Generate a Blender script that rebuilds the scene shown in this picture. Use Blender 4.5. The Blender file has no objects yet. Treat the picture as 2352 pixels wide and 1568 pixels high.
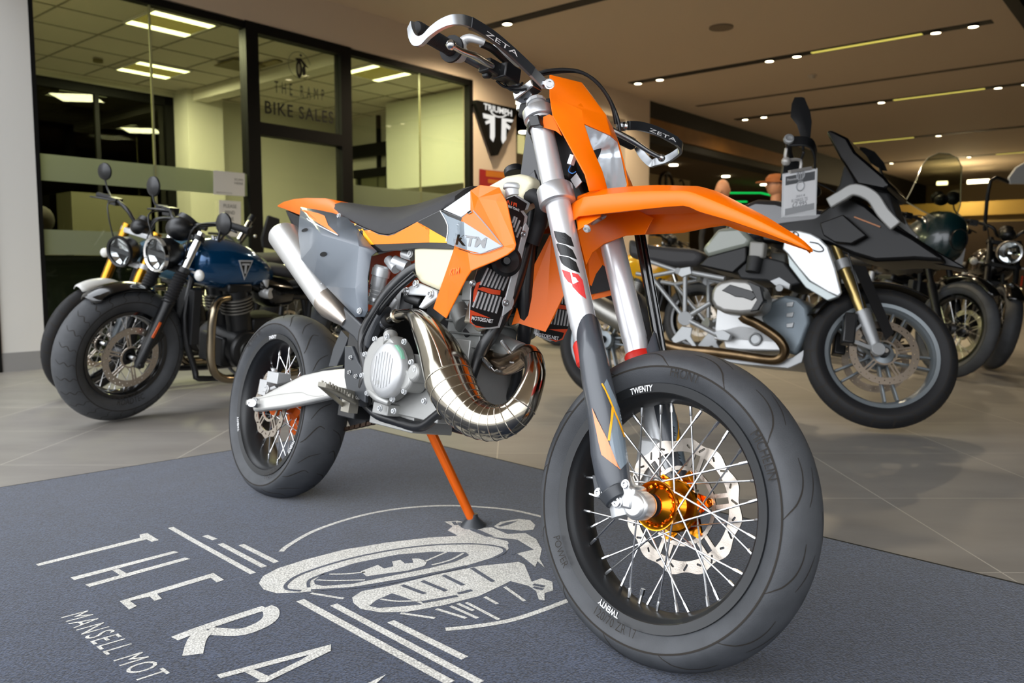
import bpy, bmesh, math, random
import numpy as np
from mathutils import Vector, Matrix
from mathutils.bvhtree import BVHTree
random.seed(7); np.random.seed(7)
SC = bpy.context.scene
COL = SC.collection
V = lambda *a: np.array(a, float)
R_ = math.radians
def unit(v):
    v = np.asarray(v, float); n = np.linalg.norm(v); return v/n if n > 1e-12 else v

# ---------------------------------------------------------------- camera
F_PX, CX, CY, PITCH, CAMH = 1870., 1176., 784., R_(5.0), .75
CAM = V(0, 0, CAMH)
CF = V(0, math.cos(PITCH), -math.sin(PITCH)); CU = V(0, math.sin(PITCH), math.cos(PITCH)); CR = V(1, 0, 0)
cd = bpy.data.cameras.new('camera'); cam = bpy.data.objects.new('camera', cd); COL.objects.link(cam)
cam.location = (0, 0, CAMH); cam.rotation_euler = (math.pi/2-PITCH, 0, 0)
cd.sensor_width = 36; cd.lens = F_PX/2352*36; cd.clip_start = .05; cd.clip_end = 200
cd.dof.use_dof = True; cd.dof.focus_distance = 1.75; cd.dof.aperture_fstop = 5.0
SC.camera = cam
def ray(x, y): return CF+CR*(x-CX)/F_PX-CU*(y-CY)/F_PX
def hit_plane(x, y, o, n):
    r = ray(x, y); return CAM+r*(((o-CAM)@n)/(r@n))
def G(x, y, z=0.): return hit_plane(x, y, V(0, 0, z), V(0, 0, 1))
def to_px(p):
    d = np.asarray(p)-CAM; z = d@CF; return CX+F_PX*(d@CR)/z, CY-F_PX*(d@CU)/z

# ---------------------------------------------------------------- world, exposure, room axes
SC.view_settings.view_transform = 'Standard'; SC.view_settings.look = 'None'
SC.view_settings.exposure = 0.0; SC.view_settings.gamma = 1.0; SC.view_settings.use_curve_mapping = False
W = bpy.data.worlds.new('overcast'); SC.world = W; W.use_nodes = True
nt = W.node_tree; nt.nodes.clear()
wo = nt.nodes.new('ShaderNodeOutputWorld'); bg = nt.nodes.new('ShaderNodeBackground')
tc = nt.nodes.new('ShaderNodeTexCoord'); sp = nt.nodes.new('ShaderNodeSeparateXYZ'); cr = nt.nodes.new('ShaderNodeValToRGB')
mr = nt.nodes.new('ShaderNodeMapRange'); mr.inputs[1].default_value = -.25; mr.inputs[2].default_value = .9
nt.links.new(tc.outputs['Generated'], sp.inputs[0]); nt.links.new(sp.outputs['Z'], mr.inputs[0])
nt.links.new(mr.outputs[0], cr.inputs[0]); nt.links.new(cr.outputs[0], bg.inputs[0]); nt.links.new(bg.outputs[0], wo.inputs[0])
e = cr.color_ramp.elements
e[0].position = 0.; e[0].color = (.10, .10, .10, 1); e[1].position = 1.; e[1].color = (1.0, 1.05, 1.12, 1)
x = e.new(.20); x.color = (.12, .12, .12, 1); x = e.new(.26); x.color = (.80, .83, .88, 1); x = e.new(.5); x.color = (.95, .98, 1.03, 1)
vd = nt.nodes.new('ShaderNodeVectorMath'); vd.operation = 'DOT_PRODUCT'; vd.inputs[1].default_value = (-.86, -.46, .22); nt.links.new(tc.outputs['Generated'], vd.inputs[0])
ma = nt.nodes.new('ShaderNodeMath'); ma.operation = 'MULTIPLY_ADD'; ma.inputs[1].default_value = 2.2; ma.inputs[2].default_value = 2.5; nt.links.new(vd.outputs['Value'], ma.inputs[0]); nt.links.new(ma.outputs[0], bg.inputs[1])   # open street on the left, buildings on the right
G0 = G(105, 846)
A_ = R_(40.1); D1 = V(math.sin(A_), math.cos(A_), 0); D2 = V(math.cos(A_), -math.sin(A_), 0); UP = V(0, 0, 1)
def S(s, o, z=0.): return G0+D1*s+D2*o+UP*z          # room axes: s along the office wall, o out of it
def lin(h):
    h = h.lstrip('#'); c = [int(h[i:i+2], 16)/255 for i in (0, 2, 4)]
    return tuple(v/12.92 if v <= .04045 else ((v+.055)/1.055)**2.4 for v in c)+(1,)
def area_light(name, loc, look, sx, sy, power, col=(1, 1, 1)):
    l = bpy.data.lights.new(name, 'AREA'); l.shape = 'RECTANGLE'; l.size = sx; l.size_y = sy; l.energy = power; l.color = col
    o = bpy.data.objects.new(name, l); COL.objects.link(o); o.location = loc
    o.rotation_euler = Vector(np.asarray(look, float)-np.asarray(loc, float)).to_track_quat('-Z', 'Y').to_euler(); return o
def lamp(name, loc, power, col=(1, .82, .6), r=.05, spot=None):
    l = bpy.data.lights.new(name, 'SPOT' if spot else 'POINT'); l.energy = power; l.color = col; l.shadow_soft_size = r
    if spot: l.spot_size = R_(spot); l.spot_blend = .6
    o = bpy.data.objects.new(name, l); COL.objects.link(o); o.location = loc; return o

# ---------------------------------------------------------------- materials
MATS = {}
def pm(name, col, rough=.5, metal=0., coat=0., bump=0., bscale=200., var=0., vscale=20., spec=None, emit=None, es=0., trans=0., alpha=1., ior=None, aniso=0., sheen=0.):
    if name in MATS: return MATS[name]
    m = bpy.data.materials.new(name); m.use_nodes = True; n = m.node_tree; b = n.nodes['Principled BSDF']
    c = lin(col) if isinstance(col, str) else tuple(col)+(1,)
    b.inputs['Base Color'].default_value = c; b.inputs['Roughness'].default_value = rough; b.inputs['Metallic'].default_value = metal
    b.inputs['Coat Weight'].default_value = coat; b.inputs['Coat Roughness'].default_value = .08
    if spec is not None: b.inputs['Specular IOR Level'].default_value = spec
    if emit: b.inputs['Emission Color'].default_value = lin(emit); b.inputs['Emission Strength'].default_value = es
    if trans: b.inputs['Transmission Weight'].default_value = trans
    if ior: b.inputs['IOR'].default_value = ior
    if alpha < 1: b.inputs['Alpha'].default_value = alpha
    if sheen: b.inputs['Sheen Weight'].default_value = sheen
    tcn = n.nodes.new('ShaderNodeTexCoord')
    if var:
        no = n.nodes.new('ShaderNodeTexNoise'); no.inputs['Scale'].default_value = vscale; no.inputs['Detail'].default_value = 4
        n.links.new(tcn.outputs['Object'], no.inputs['Vector'])
        r = n.nodes.new('ShaderNodeValToRGB'); r.color_ramp.elements[0].position = .3; r.color_ramp.elements[1].position = .7
        r.color_ramp.elements[0].color = tuple(v*(1-var) for v in c[:3])+(1,); r.color_ramp.elements[1].color = tuple(min(1, v*(1+var)) for v in c[:3])+(1,)
        n.links.new(no.outputs[0], r.inputs[0]); n.links.new(r.outputs[0], b.inputs['Base Color'])
    if bump:
        no = n.nodes.new('ShaderNodeTexNoise'); no.inputs['Scale'].default_value = bscale; no.inputs['Detail'].default_value = 3
        n.links.new(tcn.outputs['Object'], no.inputs['Vector'])
        bp = n.nodes.new('ShaderNodeBump'); bp.inputs['Strength'].default_value = bump; bp.inputs['Distance'].default_value = .002
        n.links.new(no.outputs[0], bp.inputs['Height']); n.links.new(bp.outputs[0], b.inputs['Normal'])
    MATS[name] = m; return m
def emat(name, col, st):
    if name in MATS: return MATS[name]
    m = bpy.data.materials.new(name); m.use_nodes = True; n = m.node_tree; n.nodes.clear()
    o = n.nodes.new('ShaderNodeOutputMaterial'); e_ = n.nodes.new('ShaderNodeEmission'); e_.inputs[0].default_value = lin(col); e_.inputs[1].default_value = st
    n.links.new(e_.outputs[0], o.inputs[0]); MATS[name] = m; return m
def glassmat(name, tint, refl=.06, rough=0., frost=0.):
    m = bpy.data.materials.new(name); m.use_nodes = True; n = m.node_tree; n.nodes.clear()
    o = n.nodes.new('ShaderNodeOutputMaterial'); t = n.nodes.new('ShaderNodeBsdfTransparent'); t.inputs[0].default_value = lin(tint)
    g = n.nodes.new('ShaderNodeBsdfGlossy'); g.inputs[1].default_value = rough; lw = n.nodes.new('ShaderNodeLayerWeight'); lw.inputs[0].default_value = .5; pw = n.nodes.new('ShaderNodeMath'); pw.operation = 'POWER'; pw.inputs[1].default_value = 5; fr = n.nodes.new('ShaderNodeMath'); fr.operation = 'MULTIPLY_ADD'; fr.inputs[1].default_value = .7; fr.inputs[2].default_value = .04
    n.links.new(lw.outputs['Facing'], pw.inputs[0]); n.links.new(pw.outputs[0], fr.inputs[0])
    mx = n.nodes.new('ShaderNodeMixShader'); n.links.new(fr.outputs[0], mx.inputs[0]); n.links.new(t.outputs[0], mx.inputs[1]); n.links.new(g.outputs[0], mx.inputs[2])
    last = mx
    if frost:
        d = n.nodes.new('ShaderNodeBsdfDiffuse'); d.inputs[0].default_value = (.30, .32, .26, 1)
        tl = n.nodes.new('ShaderNodeBsdfTranslucent'); tl.inputs[0].default_value = (.5, .52, .42, 1)
        a1 = n.nodes.new('ShaderNodeMixShader'); a1.inputs[0].default_value = .5; n.links.new(d.outputs[0], a1.inputs[1]); n.links.new(tl.outputs[0], a1.inputs[2])
        m2 = n.nodes.new('ShaderNodeMixShader'); m2.inputs[0].default_value = frost
        n.links.new(mx.outputs[0], m2.inputs[1]); n.links.new(a1.outputs[0], m2.inputs[2]); last = m2
    n.links.new(last.outputs[0], o.inputs[0]); return m

# ---------------------------------------------------------------- object helpers
BASE = {}
def tag(o, label=None, cat=None, group=None, kind=None):
    if label: o['label'] = label
    if cat: o['category'] = cat
    if group: o['group'] = group
    if kind: o['kind'] = kind
    return o
def thing(name, loc, label, cat, group=None):
    o = bpy.data.objects.new(name, None); COL.objects.link(o); o.location = loc; o.empty_display_size = .1
    BASE[o.name] = np.array(loc, float); tag(o, label, cat, group); return o
def mk(name, geo, mats, parent=None, smooth=True, bevel=0., solid=0., sub=0, label=None, solid_off=0., angle=35, base=None, kind=None, bseg=2):
    """geo: (verts, faces) or list of (verts, faces[, mat index]) in WORLD coordinates -> one mesh object"""
    if isinstance(geo, tuple): geo = [geo]
    geo = [g for g in geo if g is not None]
    vs, fs, mi, k = [], [], [], 0
    for g in geo:
        v, f = g[0], g[1]; i = g[2] if len(g) > 2 else 0
        vs.extend([tuple(map(float, p)) for p in v]); fs.extend([tuple(int(a)+k for a in q) for q in f]); mi.extend([i]*len(f)); k += len(v)
    if base is None:
        if parent is not None: base = BASE[parent.name]
        else:
            a = np.array(vs); base = V((a[:, 0].min()+a[:, 0].max())/2, (a[:, 1].min()+a[:, 1].max())/2, a[:, 2].min())
    vs = [(p[0]-base[0], p[1]-base[1], p[2]-base[2]) for p in vs]
    me = bpy.data.meshes.new(name); me.from_pydata(vs, [], fs)
    if not isinstance(mats, (list, tuple)): mats = [mats]
    for m in mats: me.materials.append(m)
    me.polygons.foreach_set('material_index', mi)
    me.validate(clean_customdata=False)
    bm = bmesh.new(); bm.from_mesh(me); bmesh.ops.remove_doubles(bm, verts=bm.verts, dist=1e-6); bmesh.ops.recalc_face_normals(bm, faces=bm.faces)
    if smooth:
        ca = math.cos(R_(angle))
        for f in bm.faces: f.smooth = True
        for ed in bm.edges:
            if len(ed.link_faces) == 2:
                if ed.link_faces[0].normal.dot(ed.link_faces[1].normal) < ca: ed.smooth = False
    bm.to_mesh(me); bm.free()
    o = bpy.data.objects.new(name, me); COL.objects.link(o); BASE[o.name] = base
    if parent is not None: o.parent = parent; o.location = (0, 0, 0)
    else: o.location = base
    if solid: md = o.modifiers.new('solid', 'SOLIDIFY'); md.thickness = solid; md.offset = solid_off
    if bevel: md = o.modifiers.new('bevel', 'BEVEL'); md.width = bevel; md.segments = bseg; md.limit_method = 'ANGLE'; md.angle_limit = R_(30); md.harden_normals = False
    if sub: md = o.modifiers.new('sub', 'SUBSURF'); md.levels = sub; md.render_levels = sub
    if label: o['label'] = label
    if kind: o['kind'] = kind
    return o
def dup_tree(o, parent=None):
    c = o.copy(); COL.objects.link(c); BASE[c.name] = BASE.get(o.name, V(0, 0, 0))
    if parent is not None: c.parent = parent
    for ch in list(o.children): dup_tree(ch, c)
    return c

# ---------------------------------------------------------------- shapes (all return verts, faces)
def perp(d):
    d = unit(d); a = V(0, 0, 1) if abs(d[2]) < .9 else V(1, 0, 0); u = unit(np.cross(d, a)); return u, np.cross(d, u)
def catmull(pts, k):
    pts = [np.asarray(p, float) for p in pts]
    if k <= 1 or len(pts) < 3: return pts
    o = []
    for i in range(len(pts)-1):
        p0 = pts[max(i-1, 0)]; p1 = pts[i]; p2 = pts[i+1]; p3 = pts[min(i+2, len(pts)-1)]
        for j in range(k):
            t = j/k; o.append(.5*((2*p1)+(p2-p0)*t+(2*p0-5*p1+4*p2-p3)*t*t+(3*p1-p0-3*p2+p3)*t**3))
    o.append(pts[-1]); return o
def tube(pts, r, n=10, k=1, caps=True, flat=1., up=None, closed=False):
    pts = [np.asarray(p, float) for p in pts]
    rs = [r]*len(pts) if np.isscalar(r) else list(r)
    if k > 1:
        q = catmull([np.append(p, a) for p, a in zip(pts, rs)], k); pts = [p[:3] for p in q]; rs = [max(p[3], 1e-5) for p in q]
    m = len(pts); T = []
    for i in range(m):
        a = pts[(i-1) % m] if (closed or i > 0) else pts[i]; b = pts[(i+1) % m] if (closed or i < m-1) else pts[i]; T.append(unit(b-a))
    u = perp(T[0])[0] if up is None else unit(np.asarray(up)-T[0]*(np.asarray(up)@T[0]))
    vs, fs = [], []
    for i in range(m):
        if up is not None: u = unit(np.asarray(up)-T[i]*(np.asarray(up)@T[i]))
        else: u = unit(u-T[i]*(u@T[i]))
        w = np.cross(T[i], u)
        for j in range(n):
            a = 2*math.pi*j/n; vs.append(pts[i]+rs[i]*(math.cos(a)*u+flat*math.sin(a)*w))
    for i in range(m if closed else m-1):
        for j in range(n):
            a = i*n+j; b = i*n+(j+1) % n; i2 = (i+1) % m; fs.append((a, b, i2*n+(j+1) % n, i2*n+j))
    if caps and not closed: fs.append(tuple(range(n))[::-1]); fs.append(tuple((m-1)*n+j for j in range(n)))
    return vs, fs
def cyl(a, b, r, n=20, r2=None): return tube([a, b], [r, r if r2 is None else r2], n)
def lathe(c, ax, prof, n=32, u=None, a0=0., a1=2*math.pi):
    """prof list of (radius, height along axis)"""
    c = np.asarray(c, float); ax = unit(ax)
    if u is None: u, w = perp(ax)
    else: u = unit(np.asarray(u)-ax*(np.asarray(u)@ax)); w = np.cross(ax, u)
    full = abs(a1-a0-2*math.pi) < 1e-6; m = n if full else n+1
    vs, fs = [], []
    for r, h in prof:
        for j in range(m):
            a = a0+(a1-a0)*j/n; vs.append(c+ax*h+r*(math.cos(a)*u+math.sin(a)*w))
    for i in range(len(prof)-1):
        for j in range(n):
            j2 = (j+1) % m; fs.append((i*m+j, i*m+j2, (i+1)*m+j2, (i+1)*m+j))
    return vs, fs
def box(c, ax, ay, az, sx, sy, sz):
    c = np.asarray(c, float); vs = []
    for i in (-.5, .5):
        for j in (-.5, .5):
            for k in (-.5, .5): vs.append(c+unit(ax)*sx*i+unit(ay)*sy*j+unit(az)*sz*k)
    return vs, [(0, 1, 3, 2), (4, 6, 7, 5), (0, 4, 5, 1), (2, 3, 7, 6), (0, 2, 6, 4), (1, 5, 7, 3)]
def ball(c, r, ax=(0, 0, 1), sc=(1, 1, 1), n=16, frame=None):
    if frame is None: u, w = perp(ax); fr = (u, w, unit(ax))
    else: fr = frame
    vs, fs, m = [], [], n//2
    for i in range(m+1):
        t = math.pi*i/m
        for j in range(n):
            a = 2*math.pi*j/n
            vs.append(np.asarray(c)+r*(fr[0]*sc[0]*math.sin(t)*math.cos(a)+fr[1]*sc[1]*math.sin(t)*math.sin(a)+fr[2]*sc[2]*math.cos(t)))
    for i in range(m):
        for j in range(n): fs.append((i*n+j, (i+1)*n+j, (i+1)*n+(j+1) % n, i*n+(j+1) % n))
    return vs, fs
def plate(pts, nrm, t):
    """flat outline extruded by t along nrm (starting at the outline)"""
    n = len(pts); nrm = unit(nrm)*t
    vs = [np.asarray(p) for p in pts]+[np.asarray(p)+nrm for p in pts]
    fs = [tuple(range(n))[::-1], tuple(range(n, 2*n))]+[(i, (i+1) % n, (i+1) % n+n, i+n) for i in range(n)]
    return vs, fs
def loft(rows, closed=False, caps=False):
    n = len(rows[0]); vs = [p for r in rows for p in r]; fs = []
    for i in range(len(rows)-1):
        for j in range(n if closed else n-1):
            j2 = (j+1) % n; fs.append((i*n+j, i*n+j2, (i+1)*n+j2, (i+1)*n+j))
    if caps: fs.append(tuple(range(n))[::-1]); fs.append(tuple((len(rows)-1)*n+j for j in range(n)))
    return vs, fs
_txt = {}
def text2d(s, sx=1., bold=0., space=1.):
    """letters as 2D verts / faces, cap height 1, starting at x=0"""
    key = (s, sx, bold, space)
    if key in _txt: return _txt[key]
    c = bpy.data.curves.new('t', 'FONT'); c.body = s; c.size = 1; c.offset = bold; c.resolution_u = 3; c.space_character = space
    o = bpy.data.objects.new('t', c); COL.objects.link(o); bpy.context.view_layer.update()
    me = bpy.data.meshes.new_from_object(o.evaluated_get(bpy.context.evaluated_depsgraph_get()))
    v = np.array([(p.co.x, p.co.y) for p in me.vertices]); f = [tuple(p.vertices) for p in me.polygons]
    bpy.data.objects.remove(o); bpy.data.curves.remove(c); bpy.data.meshes.remove(me)
    v[:, 0] -= v[:, 0].min(); v[:, 0] *= sx; v[:, 1] /= .69
    _txt[key] = (v, f); return v, f
def text_plane(s, o, ux, uy, h, nrm=None, t=0., width=None, **k):
    v, f = text2d(s, **k); w = v[:, 0].max(); sx = h if width is None else width/w
    vs = [np.asarray(o)+unit(ux)*p[0]*sx+unit(uy)*p[1]*h for p in v]
    if t:
        n = len(vs); vs = vs+[p+unit(nrm)*t for p in vs]; f = list(f)+[tuple(a+n for a in q) for q in f]
    return vs, f
def poly2d(pts, mx):
    """triangulate + subdivide a 2D polygon until edges < mx; returns 2D verts, faces"""
    bm = bmesh.new(); vs = [bm.verts.new((p[0], p[1], 0)) for p in pts]; bm.faces.new(vs)
    bmesh.ops.triangulate(bm, faces=bm.faces[:])
    for _ in range(7):
        ed = [e_ for e_ in bm.edges if e_.calc_length() > mx]
        if not ed: break
        bmesh.ops.subdivide_edges(bm, edges=ed, cuts=1); bmesh.ops.triangulate(bm, faces=bm.faces[:])
    bm.verts.index_update(); v = [(p.co.x, p.co.y) for p in bm.verts]; f = [tuple(q.index for q in fc.verts) for fc in bm.faces]; bm.free()
    return v, f
class Skin:
    """surface that graphics are laid onto, following its shape"""
    def __init__(s, objs):
        vs, fs, k = [], [], 0
        dg = bpy.context.evaluated_depsgraph_get(); bpy.context.view_layer.update()
        for o in objs:
            me = o.evaluated_get(dg).to_mesh(); b = BASE[o.name]
            vs += [Vector((p.co.x+b[0], p.co.y+b[1], p.co.z+b[2])) for p in me.vertices]; fs += [tuple(a+k for a in p.vertices) for p in me.polygons]; k = len(vs)
            o.evaluated_get(dg).to_mesh_clear()
        s.t = BVHTree.FromPolygons(vs, fs)
    def cast(s, x, y, off):
        r = unit(ray(x, y)); h = s.t.ray_cast(Vector(CAM), Vector(r))
        if h[0] is None: return None
        n = np.array(h[1]); n = n if n@r < 0 else -n
        return np.array(h[0])+n*off
    def lay(s, v, f, off=.0012):
        p = [s.cast(a[0], a[1], off) for a in v]; idx = {}; vs = []
        for i, q in enumerate(p):
            if q is not None: idx[i] = len(vs); vs.append(q)
        fs = [tuple(idx[a] for a in q) for q in f if all(a in idx for a in q)]
        fs = [q for q in fs if max(np.linalg.norm(vs[q[i]]-vs[q[i-1]]) for i in range(len(q))) < .12]
        return vs, fs
    def poly(s, pts, off=.0012, mx=9.): return s.lay(*poly2d(pts, mx), off)
    def text(s, t, o, ux, uy, off=.002, **k):
        """o pixel of the text's lower left; ux, uy pixel vectors of its whole width and its cap height"""
        v, f = text2d(t, **k); w = v[:, 0].max()
        return s.lay([(o[0]+ux[0]*p[0]/w+uy[0]*p[1], o[1]+ux[1]*p[0]/w+uy[1]*p[1]) for p in v], f, off)
class Frame:
    """a vehicle's own axes: x forward, y left, z up"""
    def __init__(s, O, heading, lean):
        h = R_(heading); el = R_(lean)
        s.O = np.array(O, float); s.X = V(math.cos(h), math.sin(h), 0)
        N = V(math.sin(h)*math.cos(el), -math.cos(h)*math.cos(el), math.sin(el)); s.Y = -N; s.Z = np.cross(s.X, s.Y)
    def w(s, x, y, z): return s.O+s.X*x+s.Y*y+s.Z*z
    def l(s, P): q = np.asarray(P)-s.O; return V(q@s.X, q@s.Y, q@s.Z)
    def p(s, px, py, y=0.): return hit_plane(px, py, s.O+s.Y*y, s.Y)      # point of the plane y = const
    def q(s, px, py, n, d):                                              # point of the plane n.(x,y,z) = d
        n = np.asarray(n, float); N = s.X*n[0]+s.Y*n[1]+s.Z*n[2]; nn = np.linalg.norm(N); return hit_plane(px, py, s.O+N/nn*(d/nn), N/nn)
    def m(s, P): q = s.l(P); return s.w(q[0], -q[1], q[2])               # mirrored to the other side
    def steer(s, deg, rake, head):
        ax = unit(-s.X*math.sin(R_(rake))+s.Z*math.cos(R_(rake))); t = R_(deg); H = s.w(*head)
        def rot(v): return v*math.cos(t)+np.cross(ax, v)*math.sin(t)+ax*(ax@v)*(1-math.cos(t))
        n = Frame(s.O, 0, 0); n.X, n.Y, n.Z = rot(s.X), rot(s.Y), rot(s.Z); n.O = H+rot(s.O-H); return n
def PL(fr, pts, y): return [fr.p(a, b, y) for a, b in pts]

# ---------------------------------------------------------------- common materials
BLACK = pm('black_satin', '#101113', .38); BLKG = pm('black_gloss', '#08090a', .12, coat=.6); BLKM = pm('black_matt', '#17181a', .62, bump=.2, bscale=600)
RUB = pm('tyre_rubber', '#3e4043', .60, var=.2, vscale=14, bump=.25, bscale=500); RUB2 = pm('tyre_groove', '#241f19', .85)
RUBD = pm('dark_rubber', '#151517', .7)
SIL = pm('machined_aluminium', '#cfd0d1', .27, 1.); SILB = pm('brushed_aluminium', '#aeb0b2', .33, 1., bump=.05, bscale=300); CAST = pm('cast_aluminium', '#c3c4c4', .45, .5, bump=.12, bscale=900)
SILM = pm('silver_matt', '#c6c8c9', .4, .4)
CHR = pm('chrome', '#e4e4e2', .06, 1.); STEEL = pm('stainless', '#b4ad9e', .13, 1., var=.22, vscale=9)
GOLDA = pm('gold_anodised', '#e88d0c', .2, 1., coat=.3); GOLDF = pm('gold_fork', '#b9882f', .26, 1.)
ORG = pm('orange_plastic', '#ff7400', .34, spec=.35); ORA = pm('orange_anodised', '#f26a10', .28, .35); ORD = pm('orange_decal', '#ff8410', .28, spec=.4); YEL = pm('amber_decal', '#ffb01c', .28, spec=.4)
GREY = pm('grey_plastic', '#6b737c', .34, coat=.2); GRD = pm('dark_grey_plastic', '#36393d', .4, coat=.1)
WHT = pm('white_print', '#eeeeee', .45); RED = pm('red_plastic', '#c8251b', .4)
SEAT = pm('seat_vinyl', '#2b2a2c', .6, bump=.35, bscale=1500)
CLEAR = glassmat('clear_plastic', '#f4f4f0'); LENS = glassmat('lens_glass', '#eef2f4')
AMB = pm('amber_lens', '#e05a10', .2, coat=.4)
# ================================================================ SETTING
def wp(px, py, o=0.): return hit_plane(px, py, G0+D2*o, D2)                # point of the office wall plane under a pixel
def sbox(s0, s1, o0, o1, z0, z1): return box(S((s0+s1)/2, (o0+o1)/2, (z0+z1)/2), D1, D2, UP, abs(s1-s0), abs(o1-o0), abs(z1-z0))
O0 = V(0, 0, 0)
def struct(name, geo, mats, bevel=0., **k): return tag(mk(name, geo, mats, base=O0, smooth=False, bevel=bevel, **k), kind='structure')

def floor_mat():
    m = bpy.data.materials.new('porcelain_tiles'); m.use_nodes = True; n = m.node_tree; b = n.nodes['Principled BSDF']; L = n.links.new
    tc = n.nodes.new('ShaderNodeTexCoord'); sp = n.nodes.new('ShaderNodeSeparateXYZ'); L(tc.outputs['Object'], sp.inputs[0])
    def M(op, a, b_=None, c=None):
        q = n.nodes.new('ShaderNodeMath'); q.operation = op
        for i, v in enumerate((a, b_, c)):
            if v is None: continue
            if hasattr(v, 'links'): L(v, q.inputs[i])
            else: q.inputs[i].default_value = v
        return q.outputs[0]
    X, Y = sp.outputs['X'], sp.outputs['Y']
    off = M('MULTIPLY', M('LESS_THAN', X, -.615), .46)
    ux = M('ABSOLUTE', M('SUBTRACT', M('FRACT', M('DIVIDE', M('ADD', X, 64.7), .64)), .5))
    uy = M('ABSOLUTE', M('SUBTRACT', M('FRACT', M('DIVIDE', M('ADD', M('SUBTRACT', Y, off), 63.2), .665)), .5))
    g = M('MAXIMUM', M('GREATER_THAN', ux, .4965), M('GREATER_THAN', uy, .4967))
    no = n.nodes.new('ShaderNodeTexNoise'); no.inputs['Scale'].default_value = 1.6; no.inputs['Detail'].default_value = 7; no.inputs['Roughness'].default_value = .6
    mp = n.nodes.new('ShaderNodeMapping'); mp.inputs['Scale'].default_value = (1, 2.6, 1); mp.inputs['Rotation'].default_value = (0, 0, .5); L(tc.outputs['Object'], mp.inputs[0]); L(mp.outputs[0], no.inputs['Vector'])
    r = n.nodes.new('ShaderNodeValToRGB'); r.color_ramp.elements[0].position = .3; r.color_ramp.elements[1].position = .72
    r.color_ramp.elements[0].color = lin('#807c77'); r.color_ramp.elements[1].color = lin('#938f89'); L(no.outputs[0], r.inputs[0])
    mx = n.nodes.new('ShaderNodeMixRGB'); L(g, mx.inputs[0]); L(r.outputs[0], mx.inputs[1]); mx.inputs[2].default_value = lin('#b5b0a6'); L(mx.outputs[0], b.inputs['Base Color'])
    b.inputs['Roughness'].default_value = .42
    return m
FLOOR = floor_mat()
struct('floor', ([V(-16, -9, 0), V(22, -9, 0), V(22, 34, 0), V(-16, 34, 0)], [(0, 1, 2, 3)]), FLOOR)

PLA = pm('wall_paint', '#dccbb8', .8); PLW = pm('column_paint', '#d5d3cd', .75); CEI = pm('ceiling_paint', '#cdbba6', .85)
SKT = pm('skirting_tile', '#8d8c8a', .5); FRB = pm('black_frame', '#090908', .6, spec=.2); DARK = pm('dark_fascia', '#0b0906', .6); BRZ = pm('bronze_fascia', '#8c5f28', .45, .3, var=.15, vscale=3)
OFW = pm('office_paint', '#d2d0c4', .85); OFC = pm('office_ceiling_tile', '#d8d2c4', .9)
T = .16
struct('wall_left', [sbox(-.30, 0, -T, 0, 0, 3.4), sbox(-.30, 4.83, -T, 0, 2.99, 3.4), sbox(4.83, 5.63, -T, 0, 0, 3.4), sbox(5.63, 8.2, -T, 0, 3.0, 3.4),
                     sbox(8.2, 8.9, -T-.3, 0, 0, 3.4)], PLA)
struct('trim_1', sbox(-.31, .012, -.01, .012, 0, .14), SKT)
struct('wall_column', sbox(-.29, .0, 0, .004, .14, 3.4), PLW)
struct('wall_facade', sbox(-4., -.50, -T, 0, 0, 3.4), PLW)
struct('trim_2', [sbox(-.43, -.30, -.1, .02, 0, 3.4), sbox(-.50, -.44, -.1, .0, 0, 3.4)], FRB)
struct('wall_sky_blocker', sbox(-.45, -.30, 8.2, 14, 0, 3.5), PLW)  # out of view, added to keep sky light off the right side
struct('wall_sky_blocker_header', sbox(-.45, -.30, 0, 8.2, 3.05, 3.5), PLW)  # unseen header, added to cut the daylight coming through the opening
struct('ceiling_sky_blocker', sbox(-3.6, -.45, 2.6, 14, 3.55, 3.7), CEI)  # unseen slab, added to shade the mat from overhead sky; left part stays open
# ceiling
struct('ceiling', [sbox(-.3, 26, -.5, 5.15, 3.4, 3.5)], CEI)
struct('ceiling_right', [sbox(-.3, 26, 5.15, 5.27, 3.3, 3.5), sbox(-.3, 26, 5.27, 14, 3.45, 3.55)], DARK)
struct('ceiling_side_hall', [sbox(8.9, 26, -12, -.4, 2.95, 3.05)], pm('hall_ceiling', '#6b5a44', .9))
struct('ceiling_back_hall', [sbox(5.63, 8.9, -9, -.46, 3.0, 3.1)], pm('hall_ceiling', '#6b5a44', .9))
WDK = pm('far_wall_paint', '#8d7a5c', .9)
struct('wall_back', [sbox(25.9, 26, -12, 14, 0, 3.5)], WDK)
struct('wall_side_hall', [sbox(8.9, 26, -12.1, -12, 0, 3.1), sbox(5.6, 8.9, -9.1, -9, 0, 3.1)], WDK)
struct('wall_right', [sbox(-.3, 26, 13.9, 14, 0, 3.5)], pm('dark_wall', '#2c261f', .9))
struct('wall_side_return', [sbox(8.82, 8.9, -12, -.46, 0, 3.0)], PLA)
# bronze lit bulkhead along the side hall
struct('trim_3', [sbox(8.9, 26, -.42, -.03, 2.76, 3.4)], DARK)
struct('trim_4', [sbox(8.9, 14.3, -.40, 0, 2.88, 3.13)], BRZ)
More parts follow.
